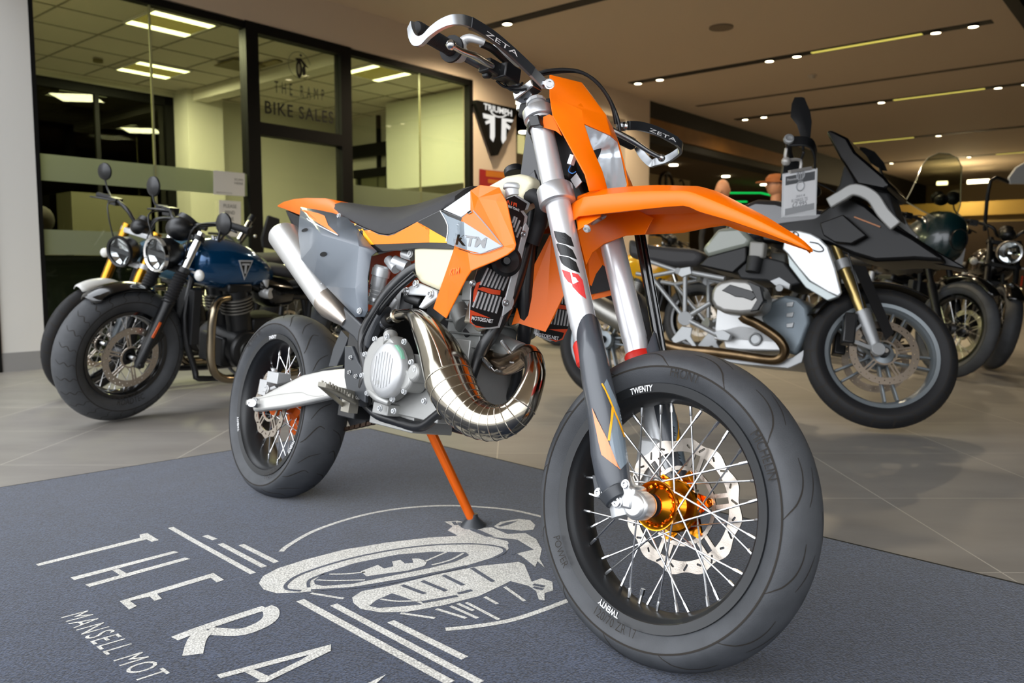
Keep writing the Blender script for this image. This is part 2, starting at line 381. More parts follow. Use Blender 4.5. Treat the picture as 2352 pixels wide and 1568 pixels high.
# --- office behind glass
struct('ceiling_office', [sbox(-3, 9, -3.35, -T, 3.0, 3.05)], OFC)
def tile_grid(o0, o1, s0, s1):
    g = []
    s = s0
    while s < s1: g.append(sbox(s-.008, s+.008, o0, o1, 2.994, 3.0)); s += .6
    o = o1
    while o > o0: g.append(sbox(s0, s1, o-.008, o+.008, 2.994, 3.0)); o -= .6
    return g
struct('trim_5', tile_grid(-3.3, -.28, -.65, 5.6), pm('ceiling_grid', '#8f8a78', .8))
struct('wall_office_back', [sbox(-3, 1.2-3, -3.45, -3.35, 0, 3), sbox(2.87, 5.6, -3.45, -3.35, 0, 3), sbox(-1.8, 2.87, -3.45, -3.35, 2.93, 3)], OFW)
struct('wall_office_column', sbox(2.87, 3.35, -3.35, -3.02, 0, 3.), OFW)
struct('wall_office_end', [sbox(5.55, 5.6, -3.4, -T, 0, 3.0)], OFW)
struct('wall_office_side', [sbox(-3, -2.9, -3.4, -T, 0, 3.0)], OFW)
struct('trim_6', [sbox(2.95, 3.13, -3.35, -.2, 2.86, 2.995)], pm('office_bulkhead', '#e8e4d6', .8))
struct('wall_office_partition', [sbox(5.0, 5.06, -1.75, -.25, 1.83, 2.97)], pm('partition_paint', '#d6d8c8', .8))
struct('window_3', [sbox(-1.8, 2.87, -3.42, -3.36, 2.82, 2.93), sbox(2.76, 2.87, -3.42, -3.36, .9, 2.93), sbox(-1.8, 2.87, -3.42, -3.36, .84, .93), sbox(1.9, 1.95, -3.42, -3.37, .9, 2.9)], FRB)
mk('pane', sbox(-1.8, 2.87, -3.40, -3.395, .9, 2.9), glassmat('rear_office_glass', '#73765a'), bpy.data.objects['window_3'], smooth=False)
# room beyond the rear office window
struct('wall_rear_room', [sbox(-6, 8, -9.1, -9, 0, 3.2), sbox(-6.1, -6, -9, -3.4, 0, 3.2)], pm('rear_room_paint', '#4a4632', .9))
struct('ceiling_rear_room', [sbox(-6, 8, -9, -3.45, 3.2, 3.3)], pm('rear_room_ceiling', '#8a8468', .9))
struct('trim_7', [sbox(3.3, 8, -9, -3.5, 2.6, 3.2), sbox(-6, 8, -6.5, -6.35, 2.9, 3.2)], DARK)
struct('trim_8', [sbox(5.42, 5.5, -3.3, -2.0, 2.40, 2.58), sbox(5.42, 5.5, -2.25, -2.05, 1.3, 2.4), sbox(5.44, 5.5, -2.47, -2.43, 1.9, 2.97)], FRB)
# glazing frames
struct('window_1', [sbox(0, 1.83, -.09, .0, 2.93, 3.0), sbox(0, .035, -.07, 0, 0, 2.95), sbox(1.80, 1.93, -.1, .01, 0, 3.0), sbox(0, 1.83, -.06, 0, 0, .06)], FRB)
struct('door_1', [sbox(1.93, 2.87, -.1, .01, 2.91, 3.0), sbox(1.93, 2.87, -.1, .01, 2.0, 2.115), sbox(2.87, 3.0, -.1, .01, 0, 3.0)], FRB)
struct('window_2', [sbox(3.0, 4.83, -.09, 0, 2.93, 3.0), sbox(4.77, 4.83, -.09, 0, 0, 3.0), sbox(3., 4.83, -.06, 0, 0, .06)], FRB)
GL = glassmat('office_glass', '#dcdcc4'); FRO = glassmat('frosted_film', '#c3c9ad', frost=.72); SEAM = pm('glass_joint', '#8e8c62', .4)
w1, d1_, w2_ = [bpy.data.objects[n] for n in ('window_1', 'door_1', 'window_2')]
mk('pane', sbox(.03, 1.81, -.045, -.035, .05, 2.94), GL, w1, smooth=False)
mk('glass_joint', sbox(.93, .945, -.05, -.03, .05, 2.94), SEAM, w1, smooth=False)
for z0, z1 in ((1.43, 1.63), (.87, 1.06)):
    mk('frosted_band', sbox(.035, 1.80, -.034, -.032, z0, z1), FRO, w1, smooth=False)
    mk('frosted_band', sbox(3., 4.77, -.034, -.032, z0+(-.05 if z0 > 1 else 0), z1-.0), FRO, w2_, smooth=False)
mk('transom_pane', sbox(1.93, 2.87, -.045, -.035, 2.11, 2.92), GL, d1_, smooth=False)
mk('door_pane', sbox(1.93, 2.87, -.045, -.035, .05, 2.0), GL, d1_, smooth=False)
mk('pane', sbox(3.0, 4.77, -.045, -.035, .05, 2.94), GL, w2_, smooth=False)
mk('glass_joint', sbox(3.99, 4.0, -.05, -.03, .05, 2.94), SEAM, w2_, smooth=False)
# lettering on the transom pane and rider mark
INK = pm('black_vinyl', '#141410', .6); INKG = pm('grey_vinyl', '#2e2d20', .6)
def ink(txt, a, b, top, **k):
    """text from pixel a to b (baseline) with cap top over a at pixel row top, on the office glass"""
    A, B, Tp = wp(*a, -.03), wp(*b, -.03), wp(a[0], top, -.03)
    return text_plane(txt, A, B-A, UP, abs(Tp[2]-A[2]), width=np.linalg.norm(B-A), **k)
g = [ink('BIKE SALES', (609, 259.5), (766, 284), 231, sx=.6, space=1.15, bold=.012), (*ink('THE RAMP', (631, 212), (745, 231), 185.5, sx=.4, space=1.9), 1), (*ink('MANSELL MOTOR', (666, 222), (714, 230), 218), 1)]
cc = wp(688, 150, -.03); rr = .125
g.append((*tube([cc+rr*(math.cos(a)*D1+math.sin(a)*UP) for a in np.linspace(.2, 5.6, 48)], .0022, 5), 1))
def flat(pts, c, s, o=0.): return plate([c+D1*a*s+UP*b*s for a, b in pts], D2, .002)
g += [flat([(.25*math.cos(t)-.05, .62*math.sin(t)-.25) for t in np.linspace(0, 6.283, 24, endpoint=False)], cc-D1*.0, .14)]
g += [flat([(.35+.14*math.cos(t), .34*math.sin(t)-.3) for t in np.linspace(0, 6.283, 18, endpoint=False)], cc, .14), flat([(.0, .7), (.1, .82), (.22, .7), (.12, .58)], cc, .14),
      flat([(-.35, .42), (.1, .5), (.45, .2), (.75, -.05), (.35, 0), (.1, .3), (-.2, .25)], cc, .14)]
g.append((*plate([cc-D1*.01+D1*.016*math.cos(t)+UP*(.05*math.sin(t)-.035) for t in np.linspace(0, 6.283, 18, endpoint=False)], D2, .004), 2))
mk('lettering', g, [INK, INKG, pm('pane_grey', '#8a896a', .6)], d1_, smooth=False)
# papers on the glass
PAP = pm('paper', '#cfcdc6', .7); PINK = pm('paper_ink', '#55554f', .8)
def quad_sheet(name, pxs, o, lines, label, group=None, t=.002, mat=PAP):
    q = [wp(a, b, o) for a, b in pxs]; gg = [plate(q, D2, t)]
    a, b, c, d = q
    for (txt, u, v, w, h) in lines:
        P0 = a+(b-a)*u+(d-a)*v; gg.append((*text_plane(txt, P0+D2*(t+.001), b-a, UP, h*np.linalg.norm(d-a), width=w*np.linalg.norm(b-a)), 1))
    return tag(mk(name, gg, [mat, PINK], smooth=False), label, 'paper', group)
quad_sheet('paper_notice', [(490, 391), (562, 398), (562, 451), (490, 446)], 0, [('SCAN', .66, .34, .28, .09), ('HERE', .66, .5, .28, .09), ('BIKE STOCK', .1, .93, .5, .05)],
           'white landscape paper notice taped to the office glass, upper of two sheets')
quad_sheet('paper_notice', [(503, 459), (553, 463), (553, 545), (503, 541)], 0, [('PLEASE', .2, .2, .6, .1), ('MIND', .28, .38, .44, .1), ('THE', .33, .56, .34, .1), ('STEP', .28, .74, .44, .1)],
           'white portrait paper notice asking to mind the step, under the landscape sheet')
# bright triangular maker sign
sg = thing('wall_sign', wp(1140, 300, .03), 'black triangular wall sign with white lettering beside the office glass', 'sign')
q = [wp(1095, 229, .09), wp(1186, 249, .09), wp(1189, 256, .09), wp(1145, 356, .09), wp(1135, 358, .09), wp(1093, 236, .09)]
mk('sign_board', plate(q, -D2, .06), FRB, sg, smooth=False, bevel=.006)
EW = emat('sign_white', '#f4f1ea', .95)
def sgp(x, y): return wp(1080+x/5.805, 210+y/5.805, .093)
def sgpoly(pts): return plate([sgp(*p) for p in pts], D2, .004)
A, B = sgp(180, 232), sgp(556, 330)
g = [text_plane('TRIUMPH', A, B-A, UP, np.linalg.norm(sgp(180, 232)-sgp(180, 155)), width=np.linalg.norm(B-A), bold=.03)]
for x, y, z in [(sgp(270, 262), sgp(360, 320), sgp(480, 318))]: g.append(tube([sgp(270, 255), sgp(300, 300), sgp(360, 335), sgp(430, 338), sgp(485, 312)], .008, 6, k=4))
g += [sgpoly([(168, 290), (326, 330), (326, 600), (305, 672), (265, 620), (265, 420), (210, 440), (200, 400), (262, 375), (176, 352)]),
      sgpoly([(420, 352), (572, 378), (555, 412), (480, 400), (475, 420), (536, 470), (522, 510), (475, 480), (475, 640), (432, 696), (415, 640)])]
mk('sign_lettering', g, EW, sg, smooth=False)
po = thing('poster', wp(1130, 405, .03), 'small red and orange poster on the wall under the triangular sign', 'poster')
q = [wp(1101, 388, .01), wp(1172, 396, .01), wp(1172, 470, .01), wp(1101, 464, .01)]; mk('sheet', plate(q, D2, .003), pm('poster_red', '#a01f22', .5), po, smooth=False)
mk('orange_panel', [plate([wp(1116, 391, .014), wp(1170, 397, .014), wp(1170, 410, .014), wp(1116, 405, .014)], D2, .001), plate([wp(1121, 411, .014), wp(1160, 415, .014), wp(1160, 423, .014), wp(1121, 420, .014)], D2, .001)], pm('poster_orange', '#c8741e', .5), po, smooth=False)

# ================================================================ CEILING LIGHTS
GLOW = emat('downlight_glow', '#fff0c8', 14.); TUBEY = emat('linear_glow', '#d8c860', 1.1); SLOT = pm('track_slot', '#16120c', .6)
def disc(c, r, nrm=UP, t=.012): return lathe(c, nrm, [(0, 0), (r, 0), (r, t), (0, t)], 20)
def track(s, o0, o1, spots, tubes, label):
    t = thing('track_light', S(s, (o0+o1)/2, 3.395), label, 'ceiling light', 'black ceiling tracks with spotlights')
    mk('slot', sbox(s-.075, s+.075, o0, o1, 3.392, 3.4), SLOT, t, smooth=False)
    for o in spots:
        h = mk('spotlight', lathe(S(s, o, 3.372), UP, [(.052, .03), (.062, 0), (.052, -.002), (.05, .006)], 20), SLOT, t)
        mk('lens', disc(S(s, o, 3.374), .05), GLOW, h)
    for a, b in tubes: mk('linear_tube', sbox(s-.03, s+.03, a, b, 3.386, 3.392), TUBEY, t, smooth=False)
track(4.4, .4, 5.0, [.9, 2.62, 3.0], [], 'black ceiling track nearest the door, above the handlebar')
track(7.72, .38, 4.88, [.5, .85, 2.42, 2.77, 4.33, 4.7], [(2.95, 4.19)], 'black ceiling track second from the door, six lit spots and one tube')
track(11.32, .3, 4.95, [.48, .82, 2.74, 4.34, 4.68], [(2.92, 4.17)], 'black ceiling track third from the door, above the black mirror')
track(15.4, .3, 4.95, [2.65, 4.4], [(.9, 2.2)], 'black ceiling track fourth from the door')
track(19.2, .3, 4.95, [.4, .75, 2.45], [(3., 4.2)], 'black ceiling track farthest from the door')
for s in (6.1, 9.8):
    if s > 9: tag(mk('air_slot', sbox(s-.05, s+.05, .33, 4.9, 3.394, 3.4), pm('air_slot_grey', '#5d5346', .8), smooth=False), 'long grey air slot in the ceiling between the second and third tracks', 'vent')
tag(mk('ceiling_speaker', disc(S(6.05, 2.57, 3.385), .13, t=.015), pm('speaker_grille', '#7a6b5a', .8)), 'round flush speaker grille in the ceiling between the first two tracks', 'speaker')
tag(mk('smoke_detector', [disc(S(8.9, 2.53, 3.375), .06, t=.025), disc(S(8.9, 2.53, 3.35), .04, t=.03)], pm('detector_white', '#c9bfae', .6)), 'small white smoke detector on the ceiling beyond the second track', 'smoke detector')
k = 0
for px, py, z in [(1547, 380, 2.93), (1667, 406, 2.93), (1755, 425, 2.93), (1192, 237, 2.98), (1203, 305, 2.98), (1209, 343, 2.98), (1187, 348, 2.98)]:
    P = hit_plane(px, py, V(0, 0, z), UP)
    lb = {1547: 'round downlight above the cream display board, nearest of the side hall three', 1667: 'round downlight above the bald person in the side hall', 1755: 'round downlight just left of the large price tag', 1192: 'topmost round downlight in the opening beside the triangular sign',
          1203: 'widest round downlight in the opening, second from the top', 1209: 'small round downlight in the opening close to the fork tube', 1187: 'small round downlight in the opening at the edge of the wall'}[px]
    tag(mk('downlight', disc(P, .09 if px > 1500 else .08, t=.02), GLOW), lb, 'ceiling light', 'downlights of the side hall' if px > 1500 else 'downlights behind the opening')
for py, lb in [(246, 'upper'), (315, 'lower')]:
    P = hit_plane(1197, py, S(0, -1.5 if lb == 'upper' else -2.1, 0), D2); ln = S(0, 0, 0)
    t_ = tag(mk('lit_panel', [box(P+UP*(-.12), D1, D2, UP, .16, .03, .3), (*tube([P+UP*.02, V(P[0], P[1], 3.02)], .006, 6), 1)], [emat('panel_glow', '#d9cd8a', .9), SLOT], smooth=False), lb+' of the two small lit yellowish panels hanging inside the opening beside the triangular sign', 'light panel', 'lit panels behind the opening')
# office panel lights
PG = emat('panel_tube', '#fbffd0', 7.); PD = emat('panel_diffuser', '#b5a95a', .75)
for i, (s, o, lb) in enumerate([(1.40, -.57, 'square ceiling panel light nearest the glass, over the two parked roadsters'), (2.13, -2.38, 'square ceiling panel light farther back, over the frosted band'),
                  (3.83, -.57, 'square ceiling panel light seen right of the lettered pane'), (-.15, -.85, 'square ceiling panel light at the far left edge of the office glass')]):
    t = thing('panel_light', S(s, o, 2.98), lb, 'ceiling light')
    mk('frame', [sbox(s-.3, s+.3, o-.3, o-.285, 2.975, 2.995), sbox(s-.3, s+.3, o+.285, o+.3, 2.975, 2.995), sbox(s-.3, s-.285, o-.3, o+.3, 2.975, 2.995), sbox(s+.285, s+.3, o-.3, o+.3, 2.975, 2.995)], WHT, t, smooth=False)
    mk('diffuser', sbox(s-.285, s+.285, o-.285, o+.285, 2.984, 2.99), PD, t, smooth=False)
    if i == 2 or i == 3: mk('tube', [sbox(s-.27, s-.19, o-.28, o+.28, 2.974, 2.982), sbox(s+.19, s+.27, o-.28, o+.28, 2.974, 2.982)], PG, t, smooth=False)
    else: mk('tube', [sbox(s-.28, s+.28, o-.27, o-.17, 2.974, 2.982), sbox(s-.28, s+.28, o+.17, o+.27, 2.974, 2.982)], PG, t, smooth=False)
    area_light('office_panel_lamp', S(s, o, 2.95), S(s, o, 0), .5, .5, 78, (1, 1, .86))
tag(mk('air_conditioner', [sbox(2.75, 3.35-.5, -1.9+.35, -1.3+.35, 2.975, 2.99), (*sbox(2.42, 2.8, -1.6, -1.2, 2.96, 2.975), 1)], [pm('ac_frame', '#948b5c', .7), pm('ac_grille', '#6e6838', .7)], smooth=False), 'square ceiling air conditioning cassette in the office', 'air conditioner')
tag(mk('smoke_detector', disc(hit_plane(225, 143, V(0, 0, 2.96), UP), .05, t=.03), pm('ac_grille', '#6e6838', .7)), 'small smoke detector on the office ceiling left of the panel lights', 'smoke detector')
for px, py, lb in ((237, 292, 'bluish spot behind the rear office window, left of the pair'), (273, 311, 'warm spot behind the rear office window, lower of the pair'), (292, 298, 'large warm spot behind the rear office window, upper right'), (180, 338, 'warm spot low behind the rear office window, second from left'), (129, 348, 'warm spot low behind the rear office window, leftmost')):
    P = hit_plane(px, py, V(0, 0, 3.17), UP)
    if (P-G0)@D2 > -3.5 or (P-G0)@D2 < -8.9: P = hit_plane(px, py, S(0, -8.6), D2)
    tag(mk('downlight', disc(P, .06, t=.02), GLOW), lb, 'ceiling light', 'spots in the room behind the office')
# office furniture: counter below the frosted band
cn = thing('office_counter', S(2.2, -1.2, 0), 'dark teal reception counter behind the office glass', 'counter')
TEAL = pm('counter_teal', '#0c1f22', .5)
mk('front_panel', sbox(-1.5, 4.6, -.95, -.9, 0, .84), TEAL, cn, smooth=False); mk('worktop', sbox(-1.5, 4.6, -1.6, -.85, .84, .88), pm('counter_top', '#11191a', .3), cn, smooth=False)
tag(mk('storage_cabinet', sbox(1.4, 2.3, -3.3, -2.9, 0, 1.62), pm('cabinet_grey', '#5c5a42', .7), smooth=False), 'grey storage cabinet against the back wall of the office', 'cabinet')
tag(mk('office_chair', [ball(wp(92, 505, -.75), .11, sc=(1, 1, 1.1))], pm('chair_brown', '#2a2318', .8)), 'dark rounded chair back at the left edge of the office glass', 'chair')
tag(mk('carton', sbox(.35, .62, -1.35, -1.1, .88, .99), pm('carton_white', '#8c8880', .8), smooth=False), 'small pale carton on the office counter', 'box')
tag(mk('interior_door', [sbox(5.44, 5.5, -2.95, -2.1, 0, 2.1), (*sbox(5.43, 5.44, -2.9, -2.82, 0, 2.2), 1), (*sbox(5.40, 5.46, -2.95, -1.8, 2.1, 2.22), 1)], [pm('inner_door_green', '#5d5f44', .5), FRB], smooth=False), 'dark framed inner door at the end of the office', 'door')

# ---------------------------------------------------------------- lamps of the showroom
for s, pw_ in ((4.4, 150), (7.72, 120), (11.32, 55), (15.4, 30), (19.2, 30)):
    for o in (.8, 2.6, 4.4): lamp('track_lamp', S(s, o, 3.36), pw_, (1, .80, .52), .05, 150)
for s, o in ((11, -3), (15, -4), (19, -4), (7, -3), (7.5, -6)): lamp('hall_lamp', S(s, o, 2.9), 60, (1, .76, .45), .06, 150)
lamp('rear_room_lamp', S(1, -5.5, 2.9), 110, (1, .9, .65), .05); lamp('rear_room_lamp', S(-3, -6.5, 2.9), 100, (1, .85, .55), .1)

# ---------------------------------------------------------------- far background of the hall
tag(mk('display_board', [sbox(11.2, 13.2, -1.62, -1.56, 0, 2.62)], pm('board_cream', '#bca981', .8), smooth=False), 'cream display board with a dark round emblem beyond the white pillar', 'board')
b0 = hit_plane(1530, 424, S(0, -1.55), D2)
bd = [o for o in COL.objects if o.name.startswith('display_board')][0]
mk('emblem', [tube([b0+.26*(math.cos(a)*D1+.9*math.sin(a)*UP) for a in np.linspace(-.3, 3.5, 20)], .035, 6), box(b0+UP*.05, D1, D2, UP, .07, .03, .42), tube([b0+D1*(.62+.12*math.cos(a))+UP*.14*math.sin(a) for a in np.linspace(-1, 2.2, 9)], .02, 5)], pm('emblem_brown', '#241307', .6), bd)
tag(mk('linear_lamp', [tube([hit_plane(2222, 418, S(22, 0), D1), hit_plane(2272, 415, S(22, 0), D1)], .05, 8)], emat('lin_glow', '#ffe9b0', 9.)), 'bright horizontal tube lamp over the far counter, right of the clear windscreen', 'lamp')
tag(mk('linear_lamp', [tube([hit_plane(2152, 421, S(22, 0), D1), hit_plane(2176, 420, S(22, 0), D1)], .05, 8)], emat('lin_glow', '#ffe9b0', 9.)), 'short bright tube lamp seen through the clear windscreen', 'lamp')
sh = thing('service_counter', S(21, 3, 0), 'long cream service counter and back panel at the far end of the showroom', 'counter')
mk('back_panel', sbox(21.5, 21.6, -1, 9, 1.95, 2.15), pm('panel_cream', '#a8905c', .8), sh, smooth=False); mk('fascia', sbox(21.3, 21.45, -1, 9, 2.15, 2.5), pm('fascia_yellow', '#b99a4e', .7), sh, smooth=False)
mk('desk', sbox(20.9, 21.4, -1, 9, 0, 1.95), pm('desk_dark', '#3a2c1a', .7), sh, smooth=False)
lamp('counter_lamp', S(20.5, 2, 2.7), 60, (1, .8, .45), .1); lamp('counter_lamp', S(20.5, 6, 2.7), 60, (1, .8, .45), .1)
tag(mk('neon_strip', [tube([hit_plane(1678, 443, S(0, -2.2), D2), hit_plane(1748, 443, S(0, -2.2), D2), hit_plane(1770, 448, S(0, -2.2), D2)], .022, 6)], emat('green_neon', '#10c050', 1.3)), 'green neon strip over the orange fender, upper of two', 'neon light')
tag(mk('neon_strip', [tube([hit_plane(1690, 463, S(0, -2.2), D2), hit_plane(1715, 463, S(0, -2.2), D2)], .022, 6)], emat('green_neon', '#10c050', 1.3)), 'short green neon strip, lower of two', 'neon light')

# ================================================================ ENTRANCE MAT
def carpet(name, c1, c2):
    m = bpy.data.materials.new(name); m.use_nodes = True; n = m.node_tree; b = n.nodes['Principled BSDF']; L = n.links.new
    tc = n.nodes.new('ShaderNodeTexCoord'); no = n.nodes.new('ShaderNodeTexNoise'); no.inputs['Scale'].default_value = 230; no.inputs['Detail'].default_value = 2; L(tc.outputs['Object'], no.inputs['Vector'])
    n2 = n.nodes.new('ShaderNodeTexNoise'); n2.inputs['Scale'].default_value = 9; n2.inputs['Detail'].default_value = 5; L(tc.outputs['Object'], n2.inputs['Vector'])
    r = n.nodes.new('ShaderNodeValToRGB'); r.color_ramp.elements[0].position = .36; r.color_ramp.elements[1].position = .64; r.color_ramp.elements[0].color = lin(c1); r.color_ramp.elements[1].color = lin(c2)
    L(no.outputs[0], r.inputs[0]); mx = n.nodes.new('ShaderNodeMixRGB'); mx.blend_type = 'OVERLAY'; mx.inputs[0].default_value = .35; L(r.outputs[0], mx.inputs[1]); L(n2.outputs[0], mx.inputs[2]); L(mx.outputs[0], b.inputs['Base Color'])
    bp = n.nodes.new('ShaderNodeBump'); bp.inputs['Strength'].default_value = .7; bp.inputs['Distance'].default_value = .003; L(no.outputs[0], bp.inputs['Height']); L(bp.outputs[0], b.inputs['Normal'])
    b.inputs['Roughness'].default_value = .95; b.inputs['Specular IOR Level'].default_value = .15; b.inputs['Sheen Weight'].default_value = .25
    return m
CARB = carpet('navy_pile', '#0f1626', '#38435a'); CARW = carpet('white_pile', '#a7a59f', '#e4e2da'); RUBE = pm('mat_edge', '#1b1a16', .8)
MZ = .007
c0 = G(845, 987); e1 = unit(G(0, 1125)-c0); e1 = unit(G(0, 1125)-G(535, 1038)); e2 = unit(G(2352, 1350)-G(900, 1000))
mt = thing('entrance_mat', c0+e1*1.4+e2*1.4, 'large navy entrance mat with a white rider emblem under the orange motorcycle', 'mat')
q = [c0, c0+e2*3.6, c0+e2*3.6+e1*4.2, c0+e1*4.2]
mk('pile', plate([p+UP*.0005 for p in q], UP, MZ-.0005), CARB, mt, smooth=False)
def band(a, b, w=.012): d = unit(b-a); n = np.cross(UP, d); return plate([a-n*w, b-n*w, b+n*w, a+n*w], UP, MZ-.001)
mk('rubber_edge', [band(q[0], q[1]), band(q[0], q[3])], RUBE, mt, smooth=False)
def gp(x, y, z=MZ+.0006): return G(x, y, MZ)+UP*.0006
def mpoly(pts, z=0.): return ([gp(*p)+UP*z for p in pts], [tuple(range(len(pts)))])
def mline(pts, w, z=0., k=1):
    P = catmull([gp(*p) for p in pts], k); vs, fs = [], []
    for i, p in enumerate(P):
        d = unit(P[min(i+1, len(P)-1)]-P[max(i-1, 0)]); n = np.cross(UP, d)*w/2; vs += [p-n+UP*z, p+n+UP*z]
        if i: fs.append((2*i-2, 2*i-1, 2*i+1, 2*i))
    return vs, fs
Z1 = lambda x, y: (60+x/3.36, 1180+y/3.36)        # crop scales of the traced crops
Z2 = lambda x, y: (560+x/3.0545, 1120+y/3.0545)
def z1(*p): return [Z1(*a) for a in p]
def z2(*p): return [Z2(*a) for a in p]
# letters of THE RAMP
g = [mpoly(z1((75, 388), (880, 185), (875, 160), (935, 148), (1025, 203), (970, 216), (930, 197), (95, 403))),
     mpoly(z1((343, 492), (1140, 287), (1177, 297), (372, 512))), mpoly(z1((455, 547), (1225, 338), (1268, 348), (490, 565))), mpoly(z1((665, 437), (715, 425), (790, 468), (735, 480))),
     mpoly(z1((722, 675), (1445, 457), (1528, 511), (1470, 530), (1425, 495), (1010, 618), (1048, 657), (990, 672), (955, 640), (800, 672), (855, 712), (795, 740))),
     mline(z1((1145, 965), (1400, 870), (1845, 725)), .026, k=3), mline(z1((1845, 725), (1890, 750), (1880, 810), (1790, 870), (1640, 915), (1400, 905)), .034, k=5), mline(z1((1390, 900), (1320, 970), (1285, 1090)), .038, k=3),
     mpoly(z1((1470, 1245), (2352, 1010), (2352, 1045), (1500, 1272))), mpoly(z1((2352, 1015), (2352, 1060), (1850, 1304), (1770, 1304), (2120, 1130), (2250, 1052))), mpoly(z1((1690, 1225), (1760, 1205), (1870, 1255), (1810, 1290)))]
M2 = mpoly([Z2(870, 1375), Z2(1000, 1312), Z2(930, 1375)]); g.append(M2)
g = [([p+UP*(.00008*i) for p in q_[0]], q_[1]) for i, q_ in enumerate(g)]
mk('white_lettering', g, CARW, mt, smooth=False)
# MANSELL MOTOR, small letters: baseline runs down to the right
A, B = gp(*Z1(268, 800)), gp(*Z1(880, 1304)); hh = gp(*Z1(478, 745))-A; ux = B-A
vv, ff = text2d('MANSELL MOT', sx=.5, space=1.25); w_ = vv[:, 0].max()
mk('small_lettering', ([A+ux*(p[0]/w_)+hh*p[1] for p in vv], ff), CARW, mt, smooth=False)
# emblem lines
g = [mline(z1((1115, 105), (1280, 200), (1752, 460)), .016), mline(z1((1380, 168), (1458, 198)), .016), mline(z1((1498, 230), (1838, 410)), .016), mline(z1((1660, 238), (1932, 374)), .016),
     mline(z2((395, 790), (1450, 1368)), .020), mline(z2((630, 820), (1660, 1368)), .018), mline(z2((1030, 938), (1550, 1195)), .018),
     mline(z2((262, 448), (320, 400), (500, 300), (760, 212), (1010, 158), (1250, 132), (1480, 126), (1700, 138), (1900, 160), (2110, 208)), .014, k=5),
     mline(z2((1415, 993), (1600, 975), (1850, 935), (2050, 875), (2280, 788)), .016, k=4),
     # wheel of the emblem
     mpoly(z2((105, 670), (135, 620), (240, 565), (430, 505), (700, 435), (1000, 385), (1300, 350), (1500, 338), (1480, 325), (1430, 300), (1465, 270), (1408, 238), (1500, 232), (1640, 262), (1600, 300), (1740, 350), (1850, 375), (1870, 410), (1840, 450), (1740, 492), (1550, 550), (1350, 590), (1100, 640), (800, 690), (600, 715), (400, 735), (230, 740), (140, 715))),
     mpoly(z2((1630, 285), (1740, 278), (1850, 325), (1975, 318), (2050, 360), (2090, 430), (2075, 500), (2110, 560), (2060, 515), (2045, 555), (1950, 480), (1900, 455), (2035, 435), (1920, 365), (1830, 355), (1720, 345))),
     mpoly(z2((1755, 270), (1800, 240), (1930, 218), (2010, 228), (2045, 262), (2030, 295), (1950, 302), (1830, 290), (1780, 285))),
     mpoly(z2((760, 770), (830, 725), (1020, 690), (1350, 610), (1650, 550), (1930, 520), (1970, 540), (2020, 660), (2090, 635), (2165, 660), (2170, 720), (2110, 740), (2110, 790), (2070, 785), (2050, 725), (2000, 690), (1870, 655), (1800, 690), (1650, 760), (1400, 825), (1150, 870), (960, 875), (820, 850), (770, 810)))]
for a in [((1690, 765), (1780, 815)), ((1830, 695), (1970, 795)), ((1560, 805), (1790, 925)), ((1450, 830), (1640, 915)), ((1100, 880), (1340, 915)), ((470, 740), (700, 778)), ((1350, 850), (1560, 915)), ((1500, 812), (1610, 862))]: g.append(mline(z2(*a), .009))
mk('white_emblem', g, CARW, mt, smooth=False)
# navy details inside the emblem
g = [mline(z2((400, 725), (300, 712), (310, 665), (420, 600), (700, 510), (1000, 445), (1300, 405), (1600, 395), (1790, 415), (1830, 450), (1760, 490)), .009, .0006, k=4),
     mpoly(z2((490, 655), (560, 600), (780, 530), (1080, 470), (1330, 450), (1560, 455), (1580, 475), (1480, 520), (1300, 565), (1000, 625), (760, 675), (560, 690), (500, 680)), .0006),
     mline(z2((455, 700), (460, 650), (560, 605)), .008, .0006, k=3),
     mline(z2((470, 720), (900, 690), (1300, 610), (1560, 550)), .010, .0006, k=3),
     mpoly(z2((880, 830), (930, 790), (1040, 742), (1180, 790), (1250, 820), (1090, 835), (940, 845)), .0006),
     mpoly(z2((1580, 285), (1660, 300), (1760, 345), (1700, 345), (1590, 300)), .0006), mpoly(z2((1850, 395), (1920, 380), (2030, 435), (1880, 470), (1860, 440)), .0006),
     mpoly(z2((1780, 270), (1840, 245), (1920, 232), (1870, 255), (1800, 275)), .0006)]
for a in [((1110, 685), (1270, 745)), ((1250, 655), (1420, 725)), ((1400, 615), (1540, 685)), ((1600, 565), (1750, 660)), ((1470, 240), (1490, 262)), ((1510, 245), (1525, 268)), ((2030, 680), (2110, 695)), ((2030, 700), (2100, 715)), ((1250, 805), (1500, 760)), ((1500, 745), (1600, 720))]: g.append(mline(z2(*a), .012, .0006))
mk('navy_emblem_detail', g, CARB, mt, smooth=False)
g = [mpoly(z2((820, 590), (940, 545), (985, 570), (1050, 555), (1040, 520), (1100, 510), (1130, 535), (1190, 530), (1180, 500), (1230, 500), (1285, 520), (1270, 550), (1150, 585), (1000, 605), (860, 625)), .0012)]
for a in [((510, 650), (640, 655), (850, 650)), ((600, 610), (720, 608), (850, 595)), ((1270, 520), (1420, 455)), ((1320, 545), (1450, 510), (1540, 462)), ((960, 785), (1080, 800), (1240, 795))]: g.append(mline(z2(*a), .007, .0012, k=3))
mk('white_wheel_detail', g, CARW, mt, smooth=False)
